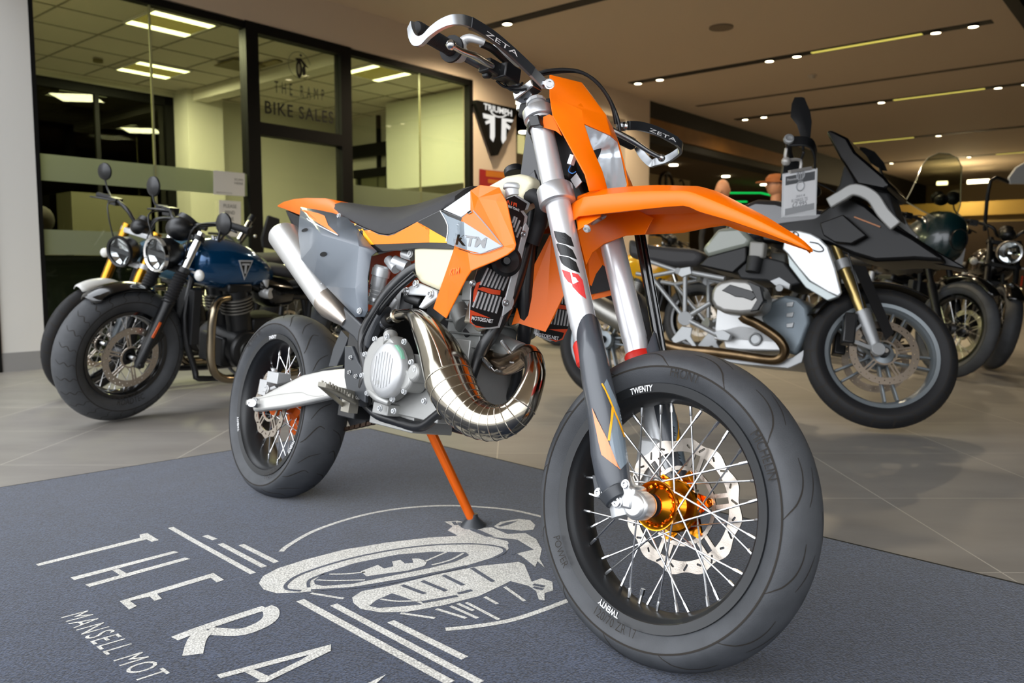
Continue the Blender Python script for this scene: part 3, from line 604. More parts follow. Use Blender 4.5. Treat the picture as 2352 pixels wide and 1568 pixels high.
# ================================================================ ORANGE SUPERMOTO
BK = Frame((-.79477236, 2.64962468, .0005), -47.77519, 10.5)
ST = BK.steer(3.0, 24.8, (1.10, 0, 1.12))
def Q(fr, pts): return [fr.p(a, b, y) for a, b, y in pts]
def pxr(P, r): return r*((np.asarray(P)-CAM)@CF)/F_PX                    # pixel radius -> metres at that point
def both(fr, geo): return [geo, ([fr.m(v) for v in geo[0]], geo[1])]
def ribbon(path, up, h, t, k=1, caps=True):
    P = catmull(path, k); rows = []
    for i, p in enumerate(P):
        d = unit(P[min(i+1, len(P)-1)]-P[max(i-1, 0)]); u = unit(np.asarray(up)-d*(np.asarray(up)@d)); n = np.cross(d, u)
        rows.append([p+u*h/2*a+n*t/2*b for a, b in ((1, -1), (1, 1), (-1, 1), (-1, -1))])
    return loft(rows, closed=True, caps=caps)
def bolt(P, n, r=.006, t=.006): return lathe(P, n, [(0, 0), (r*1.3, 0), (r*1.3, t*.35), (r, t*.4), (r, t), (r*.55, t), (r*.5, t*.5), (0, t*.5)], 12)

def wheel(fr, cx, cz, par, pname, P, label=None):
    """a motorcycle wheel: rim part with tyre, hub, spokes, disc below it"""
    c = fr.w(cx, 0, cz); X, Y, Z = fr.X, fr.Y, fr.Z
    def pt(th, r, h): return c+r*(math.cos(th)*X+math.sin(th)*Z)+h*Y
    n = P.get('seg', 96)
    def lat(prof, n_=n): return lathe(c, Y, prof, n_, u=X)
    rw, rb = P['rw'], P['rb']                                           # half width, bead radius
    lip = [(rb-.004, rw-.004), (rb, rw), (rb-.001, rw+.002), (rb-.018, rw-.001), (rb-.021, rw-.010), (rb-.026, rw-.013), (rb-.029, rw-.022), (rb-.033, rw-.030), (rb-.036, .0)]
    prof = [(r, -h) for r, h in lip]+[(r, h) for r, h in lip[::-1][1:]]
    rim = mk(pname, [lat(prof)], P['rimmat'], par, angle=50)
    R, tw = P['R'], P['tw']
    sec = [(rb-.006, rw-.008), (rb+.001, rw-.001), (rb+.006, rw+.001), (rb+.012, rw+(tw-rw)*.55), (rb+.4*(R-rb), tw*.985), (rb+.42*(R-rb), tw*.99), (rb+.55*(R-rb), tw*.965), (rb+.70*(R-rb), tw*.84), (rb+.83*(R-rb), tw*.64), (rb+.93*(R-rb), tw*.40), (rb+.985*(R-rb), tw*.18), (R, 0)]
    sp_ = [(r, -h) for r, h in sec]+[(r, h) for r, h in sec[::-1][1:]]
    tg = [lat(sp_)]
    sh = sec[5:]; rs = np.array([a for a, b in sh]); hs = np.array([b for a, b in sh]); tt = np.linspace(0, 1, len(sh))
    ln = np.concatenate([[0], np.cumsum(np.hypot(np.diff(rs), np.diff(hs)))]); ln /= ln[-1]
    def surf(th, t, sd, e=.0006): return pt(th, np.interp(t, ln, rs)+e, sd*np.interp(t, ln, hs)*1.004)
    def groove(path, w, sd):
        q = catmull([V(a, b, 0) for a, b in path], 4); vs, fs = [], []
        for i, p in enumerate(q):
            d = q[min(i+1, len(q)-1)]-q[max(i-1, 0)]; d = unit(V(d[0]*R, d[1]*.09, 0)); nx = V(-d[1]/R, d[0]/.09, 0)
            ww = w*(.35+.65*math.sin(math.pi*min(1, max(0, (i+.6)/(len(q)+.2)))))
            vs += [surf(p[0]+nx[0]*ww/2, p[1]+nx[1]*ww/2, sd), surf(p[0]-nx[0]*ww/2, p[1]-nx[1]*ww/2, sd)]
            if i: fs.append((2*i-2, 2*i-1, 2*i+1, 2*i))
        return vs, fs
    for kk in range(P.get('ng', 14)):
        for sd in (-1, 1):
            th = 2*math.pi*(kk+(.5 if sd > 0 else 0))/P.get('ng', 14)+P.get('gph', .1)
            for path, w in P['grooves']: tg.append((*groove([(th+P.get('gdir', 1)*a, b) for a, b in path], w, sd), 1))
    for t_, w_ in ((0.0, .0012), (.02, .0008)):
        for sd in (-1, 1): tg.append((*lathe(c, Y, [(np.interp(t_, ln, rs)+.0008-w_, sd*(np.interp(t_, ln, hs)+.0008)), (np.interp(t_, ln, rs)+.0008+w_, sd*(np.interp(t_, ln, hs)+.0008))], n, u=X), 1))
    def arc(txt, thc, r, h, sd, hgt, flip=False, **k):
        v, f = text2d(txt, **k); w = v[:, 0].max(); out = []
        for a, b in v:
            a = (a-w/2)*hgt; b = b*hgt
            if flip: a, b = -a, -b
            out.append(pt(thc+(a/r if sd > 0 else -a/r), r+b, sd*h))
        return out, f
    sidewall = rb+.2*(R-rb)
    for txt, th, fl in P.get('side', []):
        for sd in (-1, 1): tg.append((*arc(txt, th, sidewall-.001, rw+(tw-rw)*.93+.0015, sd, .32*(R-rb)*.8, fl, sx=1.1, bold=-.01), 1))
    mk('tyre', tg, [P.get('tyremat', RUB), RUB2], rim, angle=60)
    if 'rimtext' in P:
        tx = []
        for th in P['rimtext'][1]:
            for sd in (-1, 1): tx.append(arc(P['rimtext'][0], th, rb-.0155, rw+.0022, sd, .0115, sx=1.05, bold=.02))
        mk('rim_lettering', tx, WHT, rim, smooth=False)
    hub = P['hub']
    if hub: mk('hub', [lat(hub, 40)]+P.get('hubx', lambda pt: [])(pt), P['hubmat'], rim, angle=30)
    mk('axle', [lat([(0, -P['ax']), (.011, -P['ax']), (.011, P['ax']), (0, P['ax'])], 20), (*lat([(.011, -P['ax']+.012), (.0215, -P['ax']+.012), (.0225, -.05), (.011, -.05)], 24), 1)], [SIL, BLKM], rim)
    ns = P.get('spokes', 0)
    for i in range(ns):
        th = 2*math.pi*(i+.5)/ns; sd = -1 if i % 2 else 1; dr = 1 if (i//2) % 2 else -1
        a = pt(th+dr*P.get('cross', .95), P['fr'], sd*P['fh']); b = pt(th, rb-.037, sd*.008); d = unit(b-a)
        s_ = mk('spoke', [tube([a, b-d*.012], .0019, 6), tube([b-d*.018, b-d*.016, b+d*.001], [.0026, .0033, .0033], 6)], P.get('spokemat', SIL), rim)
    if 'disc' in P:
        for (ro, ri, h, wav, arms, rc) in P['disc']:
            hi_ = wav > 0; m_, n_ = (1, 24) if hi_ else (6, 160); rows = []; keep = []; ns_ = 24
            wv = [ro+wav*math.cos(2*math.pi*j/n_*12) for j in range(n_)]
            for i in range(m_+1): rows.append([pt(2*math.pi*j/n_, ri+(wv[j]-ri)*i/m_, h) for j in range(n_)])
            vs = [p for r in rows for p in r]
            for i in range(m_):
                for j in range(n_):
                    if hi_:
                        q_ = n_//ns_; kk_ = j//q_; rr_ = ri+(ro-ri)*(i+.5)/m_; x_ = (j % q_+.5-q_/2)/n_*2*math.pi*rr_; y_ = rr_-(ri+(ro-ri)*(.50 if kk_ % 2 else .45))
                        t_ = .95 if kk_ % 2 else -.5; L_ = .0062 if kk_ % 2 else .0035; u_ = x_*math.cos(t_)+y_*math.sin(t_); v_ = -x_*math.sin(t_)+y_*math.cos(t_)
                        hole = math.hypot(max(0, abs(u_)-L_), v_) < .0021
                    else: hole = (i == 2 and j % 8 == 2) or (i == 4 and j % 8 == 6)
                    if not hole: keep.append((i*n_+j, i*n_+(j+1) % n_, (i+1)*n_+(j+1) % n_, (i+1)*n_+j))
            g = [(vs, keep)]
            if hi_:
                from mathutils.geometry import delaunay_2d_cdt
                nn_ = 288; P2 = []; E2 = []; slots = []
                def loop(pts): k0 = len(P2); P2.extend([Vector(p) for p in pts]); E2.extend([(k0+i, k0+(i+1) % len(pts)) for i in range(len(pts))])
                loop([((ro+wav*math.cos(12*t_))*math.cos(t_), (ro+wav*math.cos(12*t_))*math.sin(t_)) for t_ in np.linspace(0, 2*math.pi, nn_, endpoint=False)])
                loop([(ri*math.cos(t_), ri*math.sin(t_)) for t_ in np.linspace(0, 2*math.pi, 120, endpoint=False)])
                for k_ in range(ns_):
                    t_ = 2*math.pi*k_/ns_; rr_ = ri+(ro-ri)*(.5 if k_ % 2 else .46); L_ = .0060 if k_ % 2 else .0030; ti = t_+math.pi/2+(.9 if k_ % 2 else -.6)
                    cx_, cy_ = rr_*math.cos(t_), rr_*math.sin(t_); slots.append((cx_, cy_, ti, L_)); w_ = .0022
                    loop([(cx_+math.cos(ti)*(L_*(1 if math.cos(a_) > 0 else -1)+w_*math.cos(a_))-math.sin(ti)*w_*math.sin(a_), cy_+math.sin(ti)*(L_*(1 if math.cos(a_) > 0 else -1)+w_*math.cos(a_))+math.cos(ti)*w_*math.sin(a_)) for a_ in np.linspace(.01, 2*math.pi+.01, 14, endpoint=False)])
                vo, eo, fo_, *_ = delaunay_2d_cdt(P2, E2, [], 0, 1e-7)
                def ok_(p):
                    r_2 = math.hypot(p[0], p[1]); th_ = math.atan2(p[1], p[0])
                    if r_2 < ri or r_2 > ro+wav*math.cos(12*th_): return False
                    for cx_, cy_, ti, L_ in slots:
                        u_ = (p[0]-cx_)*math.cos(ti)+(p[1]-cy_)*math.sin(ti); v_ = -(p[0]-cx_)*math.sin(ti)+(p[1]-cy_)*math.cos(ti)
                        if math.hypot(max(0, abs(u_)-L_), v_) < .0022: return False
                    return True
                fk_ = [f_ for f_ in fo_ if ok_(((vo[f_[0]][0]+vo[f_[1]][0]+vo[f_[2]][0])/3, (vo[f_[0]][1]+vo[f_[1]][1]+vo[f_[2]][1])/3))]
                g = [([c+v_[0]*X+v_[1]*Z+h*Y for v_ in vo], fk_)]
            g.append(loft([[pt(2*math.pi*j/n_, r, h) for j in range(n_)]+[pt(0, r, h)] for r in (rc-.008, rc)]))
            for a in range(arms):
                t0 = 2*math.pi*a/arms+.3
                for o in (-.13, .13): g.append(loft([[pt(t0+o*rc/(ri)-.04, ri, h), pt(t0+o*rc/ri+.04, ri, h)], [pt(t0+o-.05, rc, h), pt(t0+o+.05, rc, h)]]))
            mk('brake_disc', g, P.get('discmat', pm('disc_steel', '#c6bcb0', .28, 1., bump=.1, bscale=500)), rim, smooth=False, solid=.0035)
    return rim, pt

bk = thing('motorcycle', BK.w(.78, 0, 0), 'orange grey and black supermoto motorcycle parked on the navy mat in the foreground', 'motorcycle')
def hub_holes(pt):
    g = []
    for i in range(9):
        a = 2*math.pi*i/9; g.append(tube([pt(a, .026, -.030), pt(a, .040, -.036)], .0055, 6)); g.append(ball(pt(a+.35, .040, -.0365), .0035, n=8))
    for i in range(6):                                                     # tabs of the disc carrier
        a = 2*math.pi*i/6+.3; q = [pt(a-.42, .048, .046), pt(a-.08, .072, .046), pt(a+.08, .072, .046), pt(a+.42, .048, .046)]; g.append(plate(q, ST.Y, .006)); g.append(lathe(pt(a, .068, .040), ST.Y, [(0, 0), (.004, 0), (.004, .004)], 8))
    return g
fw, fpt = wheel(ST, 1.5605, .3042, bk, 'front_wheel', dict(
    R=.302, tw=.060, rb=.2325, rw=.048, rimmat=pm('rim_black', '#17191b', .42), seg=120, ng=13, gph=.12,
    grooves=[([(0, .02), (.045, .16), (.10, .34), (.18, .50), (.27, .58), (.36, .58)], .0034), ([(.08, .64), (.18, .80), (.30, .90)], .0022)],
    side=[('MICHELIN', .55, False), ('POWER', 3.75, True), ('120/70 ZR 17', 4.55, True), ('FRONT', 1.42, False)],
    rimtext=('TWENTY', [R_(106), R_(253)]),
    hub=[(.0225, -.052), (.0225, -.049), (.036, -.036), (.0445, -.040), (.047, -.040), (.047, -.034), (.040, -.031), (.030, -.022), (.022, -.012), (.022, .012), (.032, .020), (.048, .022), (.051, .026), (.051, .034), (.046, .036), (.046, .045), (.02, .05)],
    hubmat=GOLDA, hubx=hub_holes, ax=.068, spokes=36, fr=.044, fh=.034, cross=1.0,
    disc=[(.130, .106, .050, .0035, 6, .078)]))
mk('tyre_valve', [tube([fpt(R_(262), .197, -.004), fpt(R_(262), .178, -.004)], [.004, .0028], 8), tube([fpt(R_(262), .180, -.004), fpt(R_(262), .168, -.004)], .0048, 8)], CHR, fw)
rw_, rpt = wheel(BK, 0, .3062, bk, 'rear_wheel', dict(
    R=.3045, tw=.077, rb=.2325, rw=.062, rimmat=MATS['rim_black'], seg=112, ng=12, gph=.2,
    grooves=[([(0, .12), (.05, .25), (.16, .45), (.22, .62), (.20, .80)], .0036), ([(.28, .30), (.40, .55), (.46, .90)], .0026)],
    side=[('POWER RS', 2.2, False), ('MICHELIN', 5.2, True)], rimtext=('TWENTY', [R_(100), R_(205), R_(330)]),
    hub=[(.020, -.058), (.020, -.05), (.036, -.044), (.038, -.030), (.028, -.02), (.024, .0), (.028, .02), (.046, .03), (.05, .045), (.02, .05)],
    hubmat=ORA, ax=.10, spokes=36, fr=.038, fh=.034, cross=1.0, disc=[(.110, .088, -.056, .003, 5, .058)]))
# sprocket and chain on the far side
g = [loft([[rpt(2*math.pi*j/84, r+(.004 if (j % 2 and r > .09) else 0), .062) for j in range(84)]+[rpt(0, r, .062)] for r in (.04, .058, .078, .102)])]
mk('sprocket', g, ORA, bk, smooth=False, solid=.006)
ch = [BK.w(.02, .062, .197), BK.w(.3, .062, .255), BK.w(.52, .062, .335)]
cg = []
for i in range(34):
    a = i/33; p = (ch[0]*(1-a)+ch[2]*a); cg.append(box(p, unit(ch[2]-ch[0]), BK.Y, BK.Z, .0115, .016 if i % 2 else .011, .011))
mk('drive_chain', cg, pm('chain_rust', '#4b3a2e', .55, .7, var=.3, vscale=80), bk, smooth=False)
mk('chain_guide', plate(Q(BK, [(800, 905, .06), (850, 930, .06), (838, 972, .06), (806, 985, .06), (795, 960, .06)]), BK.Y, .02), BLKM, bk, smooth=False, bevel=.002)
# rear brake
g = [box(BK.p(640, 868, -.075), BK.X, BK.Y, BK.Z, .075, .045, .035), box(BK.p(612, 890, -.075), BK.X, BK.Y, BK.Z, .05, .03, .05), cyl(BK.p(628, 858, -.06), BK.p(631, 846, -.06), .008), bolt(BK.p(614, 893, -.093), -BK.Y, .010, .008), cyl(BK.p(606, 899, -.085), BK.p(636, 888, -.085), .006)]
mk('rear_brake_caliper', g, CAST, bk, bevel=.004)
mk('brake_hose', tube(Q(BK, [(634, 885, -.09), (660, 880, -.09), (700, 866, -.10), (745, 850, -.10), (790, 842, -.09)]), .005, 8, k=5), BLACK, bk)
# swingarm
sw = [(576, 912, -.118), (600, 908, -.118), (640, 887, -.116), (692, 861, -.112), (740, 850, -.108), (795, 845, -.105), (800, 892, -.105), (752, 914, -.108), (700, 926, -.112), (652, 936, -.116), (581, 945, -.118), (577, 932, -.118)]
g = both(BK, plate(Q(BK, sw), BK.Y, .034)); g.append(box(BK.w(.50, 0, .42), BK.X, BK.Y, BK.Z, .07, .2, .06))
mk('swingarm', g, pm('swingarm_aluminium', '#d3d2cd', .40, .55, bump=.06, bscale=700), bk, bevel=.008, bseg=3)
sa = [o for o in bk.children if o.name.startswith('swingarm')][0]
g = [cyl(BK.p(578, 925, -.116), BK.p(578, 925, -.146), .014, 16), lathe(BK.p(592, 925, -.118), -BK.Y, [(0, 0), (.017, 0), (.017, .012), (0, .012)], 6), lathe(BK.p(578, 925, -.140), -BK.Y, [(0, 0), (.012, 0), (.010, .016), (0, .018)], 6)]
mk('chain_adjuster', g, SIL, sa, bevel=.001)
skn = Skin([sa])
def dline(skin, pts, w, off=.0012):
    q = []; n = len(pts)
    P = catmull([V(a, b, 0) for a, b in pts], 3)
    L, Rr = [], []
    for i, p in enumerate(P):
        d = unit(P[min(i+1, len(P)-1)]-P[max(i-1, 0)]); nn = V(-d[1], d[0], 0)*w/2; L.append(p+nn); Rr.append(p-nn)
    v = [(a[0], a[1]) for a in L+Rr]; m = len(L); f = [(i, i+1, m+i+1, m+i) for i in range(m-1)]
    return skin.lay(v, f, off)
mk('swingarm_seam', dline(skn, [(592, 916), (640, 906), (690, 901), (705, 906), (725, 910), (745, 908)], .9, .0006), pm('seam_grey', '#8d8c86', .6), sa, smooth=False)
# ---- frame, engine
FRM = pm('frame_black', '#141517', .35, coat=.2)
rail = Q(BK, [(1090, 590, -.07), (1010, 600, -.085), (957, 618, -.10), (925, 640, -.11), (890, 678, -.118), (866, 716, -.12), (848, 745, -.12), (838, 772, -.12), (838, 810, -.12), (846, 850, -.12), (838, 885, -.12), (838, 930, -.105)])
cradle = Q(BK, [(838, 925, -.09), (868, 952, -.085), (910, 966, -.08), (950, 978, -.08), (975, 976, -.08), (1003, 955, -.08), (1030, 932, -.08), (1075, 880, -.075), (1100, 815, -.065), (1135, 755, -.05), (1175, 660, -.02), (1212, 520, 0), (1228, 440, 0)])
g = both(BK, tube(rail, [.018]*4+[.019]*4+[.018]*4, 12, k=4))+both(BK, tube(cradle, [.0135]*8+[.015, .018, .024, .03, .034], 12, k=4))
g += [box(BK.w(1.10, 0, 1.03), BK.X, BK.Y, BK.Z, .10, .07, .22), tube([BK.w(1.11, 0, .98), BK.w(.9, 0, .86), BK.w(.70, 0, .80)], [.04, .035, .03], 10), box(BK.w(.53, 0, .48), BK.X, BK.Y, BK.Z, .09, .19, .30)]
mk('frame', g, FRM, bk, bevel=.003)
arm = [(749, 657, -.132), (790, 705, -.13), (829, 744, -.13), (850, 712, -.13), (866, 692, -.13), (881, 704, -.13), (862, 742, -.13), (848, 775, -.13), (843, 800, -.13), (822, 792, -.13), (812, 776, -.13), (775, 745, -.13), (752, 712, -.132)]
mk('subframe', both(BK, plate(Q(BK, arm), BK.Y, .03)), GRD, bk, bevel=.006)
gd = [(791, 794), (808, 794), (822, 830), (835, 850), (852, 842), (848, 862), (840, 872), (838, 925), (818, 912), (795, 892), (790, 866)]
mk('frame_guard', both(BK, plate([BK.p(a, b, -.136) for a, b in gd], BK.Y, .012)), GRD, bk, bevel=.003)
fg = [o for o in bk.children if o.name.startswith('frame_guard')][0]
mk('frame_guard_bolt', [bolt(BK.p(a, b, -.137), -BK.Y, .005) for a, b in ((807, 821), (804, 855), (819, 864))]+[bolt(BK.p(824, 912, -.13), -BK.Y, .006)], SIL, fg)
mk('inner_mudguard', plate(Q(BK, [(783, 758, -.05), (799, 775, -.05), (786, 812, -.05), (773, 842, -.05), (754, 842, -.05), (765, 800, -.05)]), BK.Y, .10), GRD, bk, bevel=.002)
# engine
CB = pm('engine_alloy', '#a9a9a6', .5, .6, bump=.2, bscale=500)
def ep(x, y, yy): return BK.p(x, y, yy)
cc_ = ep(908, 848, -.09); ax_ = -BK.Y
g = [lathe(cc_, ax_, [(0, 0), (.086, 0), (.088, .03), (.082, .045), (.078, .048), (0, .048)], 40), box(BK.w(.80, 0, .45), BK.X, BK.Y, BK.Z, .26, .17, .16), box(BK.w(.93, 0, .50), BK.X, BK.Y, BK.Z, .14, .15, .16), box(BK.w(.72, -.01, .37), BK.X, BK.Y, BK.Z, .20, .13, .08)]
for a, b, r in [(965, 876, .03), (985, 860, .024)]: g.append(lathe(ep(a, b, -.09), ax_, [(0, 0), (r, 0), (r, .045), (r-.006, .052), (0, .052)], 24))
g += [tube(Q(BK, [(845, 885, -.115), (852, 900, -.13), (870, 915, -.14), (895, 925, -.13)]), .010, 10, k=4), box(ep(895, 940, -.09), BK.X, BK.Y, BK.Z, .07, .06, .03)]
mk('engine_case', g, CB, bk, bevel=.006)
en = [o for o in bk.children if o.name.startswith('engine_case')][0]
c1 = ep(897, 851, -.138)
g = [lathe(c1, ax_, [(.070, -.004), (.070, .012), (.066, .018), (.052, .024), (.0, .025)], 40)]
for i in range(7):
    y_ = BK.X*(-.036+i*.012); L = math.sqrt(max(.0, .050**2-(-.036+i*.012)**2))
    g.append(box(c1+ax_*.0245+y_, BK.X, BK.Y, BK.Z, .0045, .003, 2*L*.92))
cl = mk('clutch_cover', g, CAST, bk, angle=40)
sk = Skin([cl]); mk('cover_lettering', [text_plane('KTM', ep(863, 882, -.164), BK.X, BK.Z, .010, sx=.8, bold=.02)], CB, cl, smooth=False)
mk('green_sticker', sk.poly([(905, 793), (915, 792), (926, 806), (930, 824), (922, 826), (917, 810)], .0008), pm('sticker_green', '#8fc9ae', .5), cl, smooth=False)
g = []
for a in range(0, 360, 40): g.append(bolt(cc_+.082*(math.cos(R_(a))*BK.X+math.sin(R_(a))*BK.Z)+ax_*.045, ax_, .006, .008))
for a, b in ((931, 785), (947, 832), (957, 849), (931, 899), (904, 917), (977, 921), (875, 938), (907, 944)): g.append(bolt(ep(a, b, -.135), ax_, .006, .008))
mk('engine_bolt', g, SILM, cl)
mk('oil_cap', [cyl(ep(897, 790, -.125), ep(897, 768, -.115), .019, 20), (*cyl(ep(897, 779, -.118), ep(896, 761, -.112), .0165, 14), 1)], [CB, BLACK], en, bevel=.001)
g = [box(BK.w(.95, 0, .62), BK.X, BK.Y, BK.Z, .13, .12, .14), box(BK.w(.99, 0, .70), BK.X, BK.Y, BK.Z, .12, .13, .05), cyl(ep(1072, 745, -.06), ep(1060, 712, -.05), .03), cyl(BK.w(1.0, 0, .58), BK.w(1.10, 0, .56), .03)]
for i in range(4): g.append(box(BK.w(.96, 0, .565+i*.03), BK.X, BK.Y, BK.Z, .15, .14, .005))
mk('cylinder', g, pm('cylinder_alloy', '#8f918f', .5, .7, bump=.15, bscale=600), bk, bevel=.004)
g = [cyl(ep(905, 725, -.06), ep(925, 690, -.05), .030, 20), cyl(ep(915, 705, -.05), ep(958, 672, -.03), .022), box(ep(940, 690, -.05), BK.X, BK.Y, BK.Z, .06, .05, .06)]
mk('carburettor', g, CAST, bk, bevel=.004)
g = [plate(Q(BK, [(928, 664, -.118), (958, 648, -.118), (1003, 667, -.118), (1003, 684, -.118), (992, 692, -.118), (969, 709, -.118), (960, 706, -.118), (977, 679, -.118), (931, 676, -.118)]), BK.Y, .012)]
mk('head_stay', g, SILM, bk, bevel=.003)
hs = [o for o in bk.children if o.name.startswith('head_stay')][0]
mk('head_stay_bolt', [bolt(ep(a, b, -.119), ax_, .008, .007) for a, b in ((934, 669), (957, 651), (990, 675))], SIL, hs)
mk('throttle_body', [cyl(ep(935, 680, -.1), ep(972, 694, -.09), .016), box(ep(950, 700, -.07), BK.X, BK.Y, BK.Z, .06, .05, .06)], BLACK, bk, bevel=.003)
# shock reservoir
A_1, B_1 = ep(856, 700, -.10), ep(879, 612, -.10); d = B_1-A_1
g = [tube([A_1+d*t for t in (0, .08, .1, .18, .2, .28, .3, .38, .4, .48, .5, .98, 1.02)], [.014, .015, .018, .018, .0165, .019, .017, .02, .018, .0205, .021, .023, .018], 24), tube([A_1+d*.75, A_1+d*.93], .0255, 24),
     cyl(ep(905, 600, -.09), ep(936, 613, -.07), .017), cyl(ep(893, 597, -.09), ep(910, 618, -.09), .014)]
mk('shock_absorber', g, pm('shock_alloy', '#cfd1d2', .32, .5), bk)
mk('shock_lettering', text_plane('WP', ep(851, 665, -.123), BK.Z*1.0+BK.X*.3, -BK.X, .012, sx=.8, bold=.03), BLACK, [o for o in bk.children if o.name.startswith('shock_abs')][0], smooth=False)
mk('airbox', plate(Q(BK, [(850, 588, -.045), (905, 574, -.045), (958, 580, -.045), (950, 622, -.045), (930, 645, -.045), (870, 705, -.045), (842, 716, -.045)]), BK.Y, .09), pm('airbox_orange', '#f0561a', .4), bk, bevel=.004)
g = [cyl(ep(926, 582, -.09), ep(948, 590, -.08), .012), bolt(ep(944, 583, -.1), ax_, .008)]
mk('linkage_bolt', g, CAST, bk)
mk('frame_cable', [tube(Q(BK, [(950, 625, -.13), (905, 665, -.142), (872, 705, -.142), (842, 757, -.142), (830, 790, -.142), (830, 808, -.14)]), .0035, 6, k=4), tube(Q(BK, [(955, 632, -.125), (912, 668, -.14), (880, 705, -.14), (870, 720, -.13)]), .006, 6, k=4)], BLACK, bk)
# footpeg
a, b = ep(815, 925, -.13), ep(741, 884, -.245)
g = [tube([a, b], .007, 8), ribbon([ep(808, 902, -.13)+BK.X*.02, b+BK.X*.018], BK.Z, .012, .005), ribbon([ep(800, 935, -.125)-BK.X*.02, b-BK.X*.018], BK.Z, .012, .005)]
for i in range(9):
    t = .2+.8*i/9
    for s_ in (-1, 1): g.append(box(a*(1-t)+b*t+BK.X*.019*s_+BK.Z*.009, BK.X, unit(b-a), BK.Z, .005, .006, .010))
g.append(box(b, BK.X, unit(b-a), BK.Z, .04, .006, .012)); g += both(BK, box(BK.w(.585, -.12, .375), BK.X, BK.Y, BK.Z, .04, .03, .05))
mk('footpeg', g, pm('peg_steel', '#a19d92', .5, .8), bk, bevel=.0012)
# kickstand
a, b = BK.p(987, 985, .10), G(1083, 1190, .03)
kn = mk('kickstand', [tube([a, a+(b-a)*.02, b], [.013, .0145, .0135], 16), ribbon([a+(b-a)*.04-BK.X*.013, a+(b-a)*.92-BK.X*.012], BK.Y, .006, .008)], ORA, bk, bevel=.001)
mk('stand_foot', [lathe(V(b[0], b[1], MZ+.0005)+unit(b-a)*V(1, 1, 0)*.012, UP, [(0, 0), (.038, 0), (.036, .006), (.016, .024), (.013, .036), (0, .036)], 20)], GRD, kn)
# ---- expansion chamber
pc = [(893, 735, 12, -.105), (915, 724, 12, -.115), (938, 722, 14, -.125), (958, 731, 22, -.135), (980, 757, 34, -.145), (1003, 795, 45, -.155), (1022, 838, 54, -.162), (1036, 882, 57, -.166), (1058, 925, 54, -.166), (1090, 957, 47, -.160), (1130, 971, 42, -.150), (1168, 962, 38, -.135), (1198, 935, 34, -.12), (1218, 895, 29, -.10), (1229, 856, 25, -.08), (1226, 826, 23, -.062)]
P_ = [ep(a, b, y) for a, b, r, y in pc]; r_ = [pxr(p, q[2]) for p, q in zip(P_, pc)]
hd = [(1226, 826, 23, -.062), (1214, 812, 22, -.05), (1190, 826, 24, -.04), (1160, 838, 25, -.03), (1130, 828, 23, -.02), (1112, 805, 22, -.01), (1098, 782, 21, 0)]
P2 = [ep(a, b, y) for a, b, r, y in hd]; r2 = [pxr(p, q[2]) for p, q in zip(P2, hd)]
ex = mk('exhaust_chamber', [tube(P_, r_, 32, k=6, caps=False)], STEEL, bk, angle=80)
mk('exhaust_header', [tube(P2, r2, 28, k=6, caps=False), tube([P2[-1], P2[-1]+(P2[-2]-P2[-1])*.4], pxr(P2[-1], 24), 24)], pm('header_steel', '#a8927a', .22, 1., var=.3, vscale=25), bk, angle=80)
q = catmull([np.append(p, r) for p, r in zip(P_, r_)], 24); g = []
def ring(i, e=.0008, w=.0013):
    p = q[i][:3]; t = unit(q[min(i+2, len(q)-1)][:3]-q[max(i-2, 0)][:3]); u, v_ = perp(t); return tube([p+(q[i][3]+e)*(math.cos(a)*u+math.sin(a)*v_) for a in np.linspace(0, 2*math.pi, 36, endpoint=False)], w, 5, closed=True)
for i in [162, 176, 188, 199, 209, 218, 227, 236, 245, 254, 264, 276, 290]: g.append(ring(i, e=.0002, w=.0018 if i == 162 else .0012))
g.append(ring(20, .002, .003))
mk('weld_seam', g, pm('weld_steel', '#d9d3c4', .25, 1.), ex)
sm = [q[i][:3]-BK.Y*(q[i][3]+.0006)*.75+unit(BK.Z*.6+BK.X*.4)*(q[i][3]+.0006)*.66 for i in range(62, 168, 6)]
mk('seam_rib', tube(sm, .002, 6), MATS['weld_steel'], ex)
def spring(a, b, r=.0045, n=14):
    d = b-a; u, w = perp(d); return tube([a+d*t+r*(math.cos(6.283*n*t)*u+math.sin(6.283*n*t)*w) for t in np.linspace(0, 1, n*8)], .0011, 4)
a, b, c, d_ = ep(1103, 815, -.055), ep(1128, 843, -.07), ep(1152, 783, -.04), ep(1170, 808, -.055)
mk('exhaust_spring', [spring(a, b), tube([b, ep(1136, 852, -.07), ep(1142, 848, -.07)], .0014, 5), spring(c, d_, .004), tube([d_, ep(1180, 815, -.06), ep(1175, 826, -.062)], .0014, 5), box(ep(1146, 852, -.06), BK.X, BK.Y, BK.Z, .018, .006, .006), box(ep(1178, 829, -.06), BK.X, BK.Y, BK.Z, .014, .006, .01)], SIL, ex)
g = [tube([ep(854, 765, -.10), ep(880, 742, -.10), ep(897, 732, -.105)], .0185, 18), (*tube([ep(884, 740, -.10), ep(889, 737, -.10)], .021, 18), 1), (*tube([ep(858, 762, -.10), ep(862, 758, -.10)], .021, 18), 1)]
mk('exhaust_joint', g, [RUBD, SIL], ex)
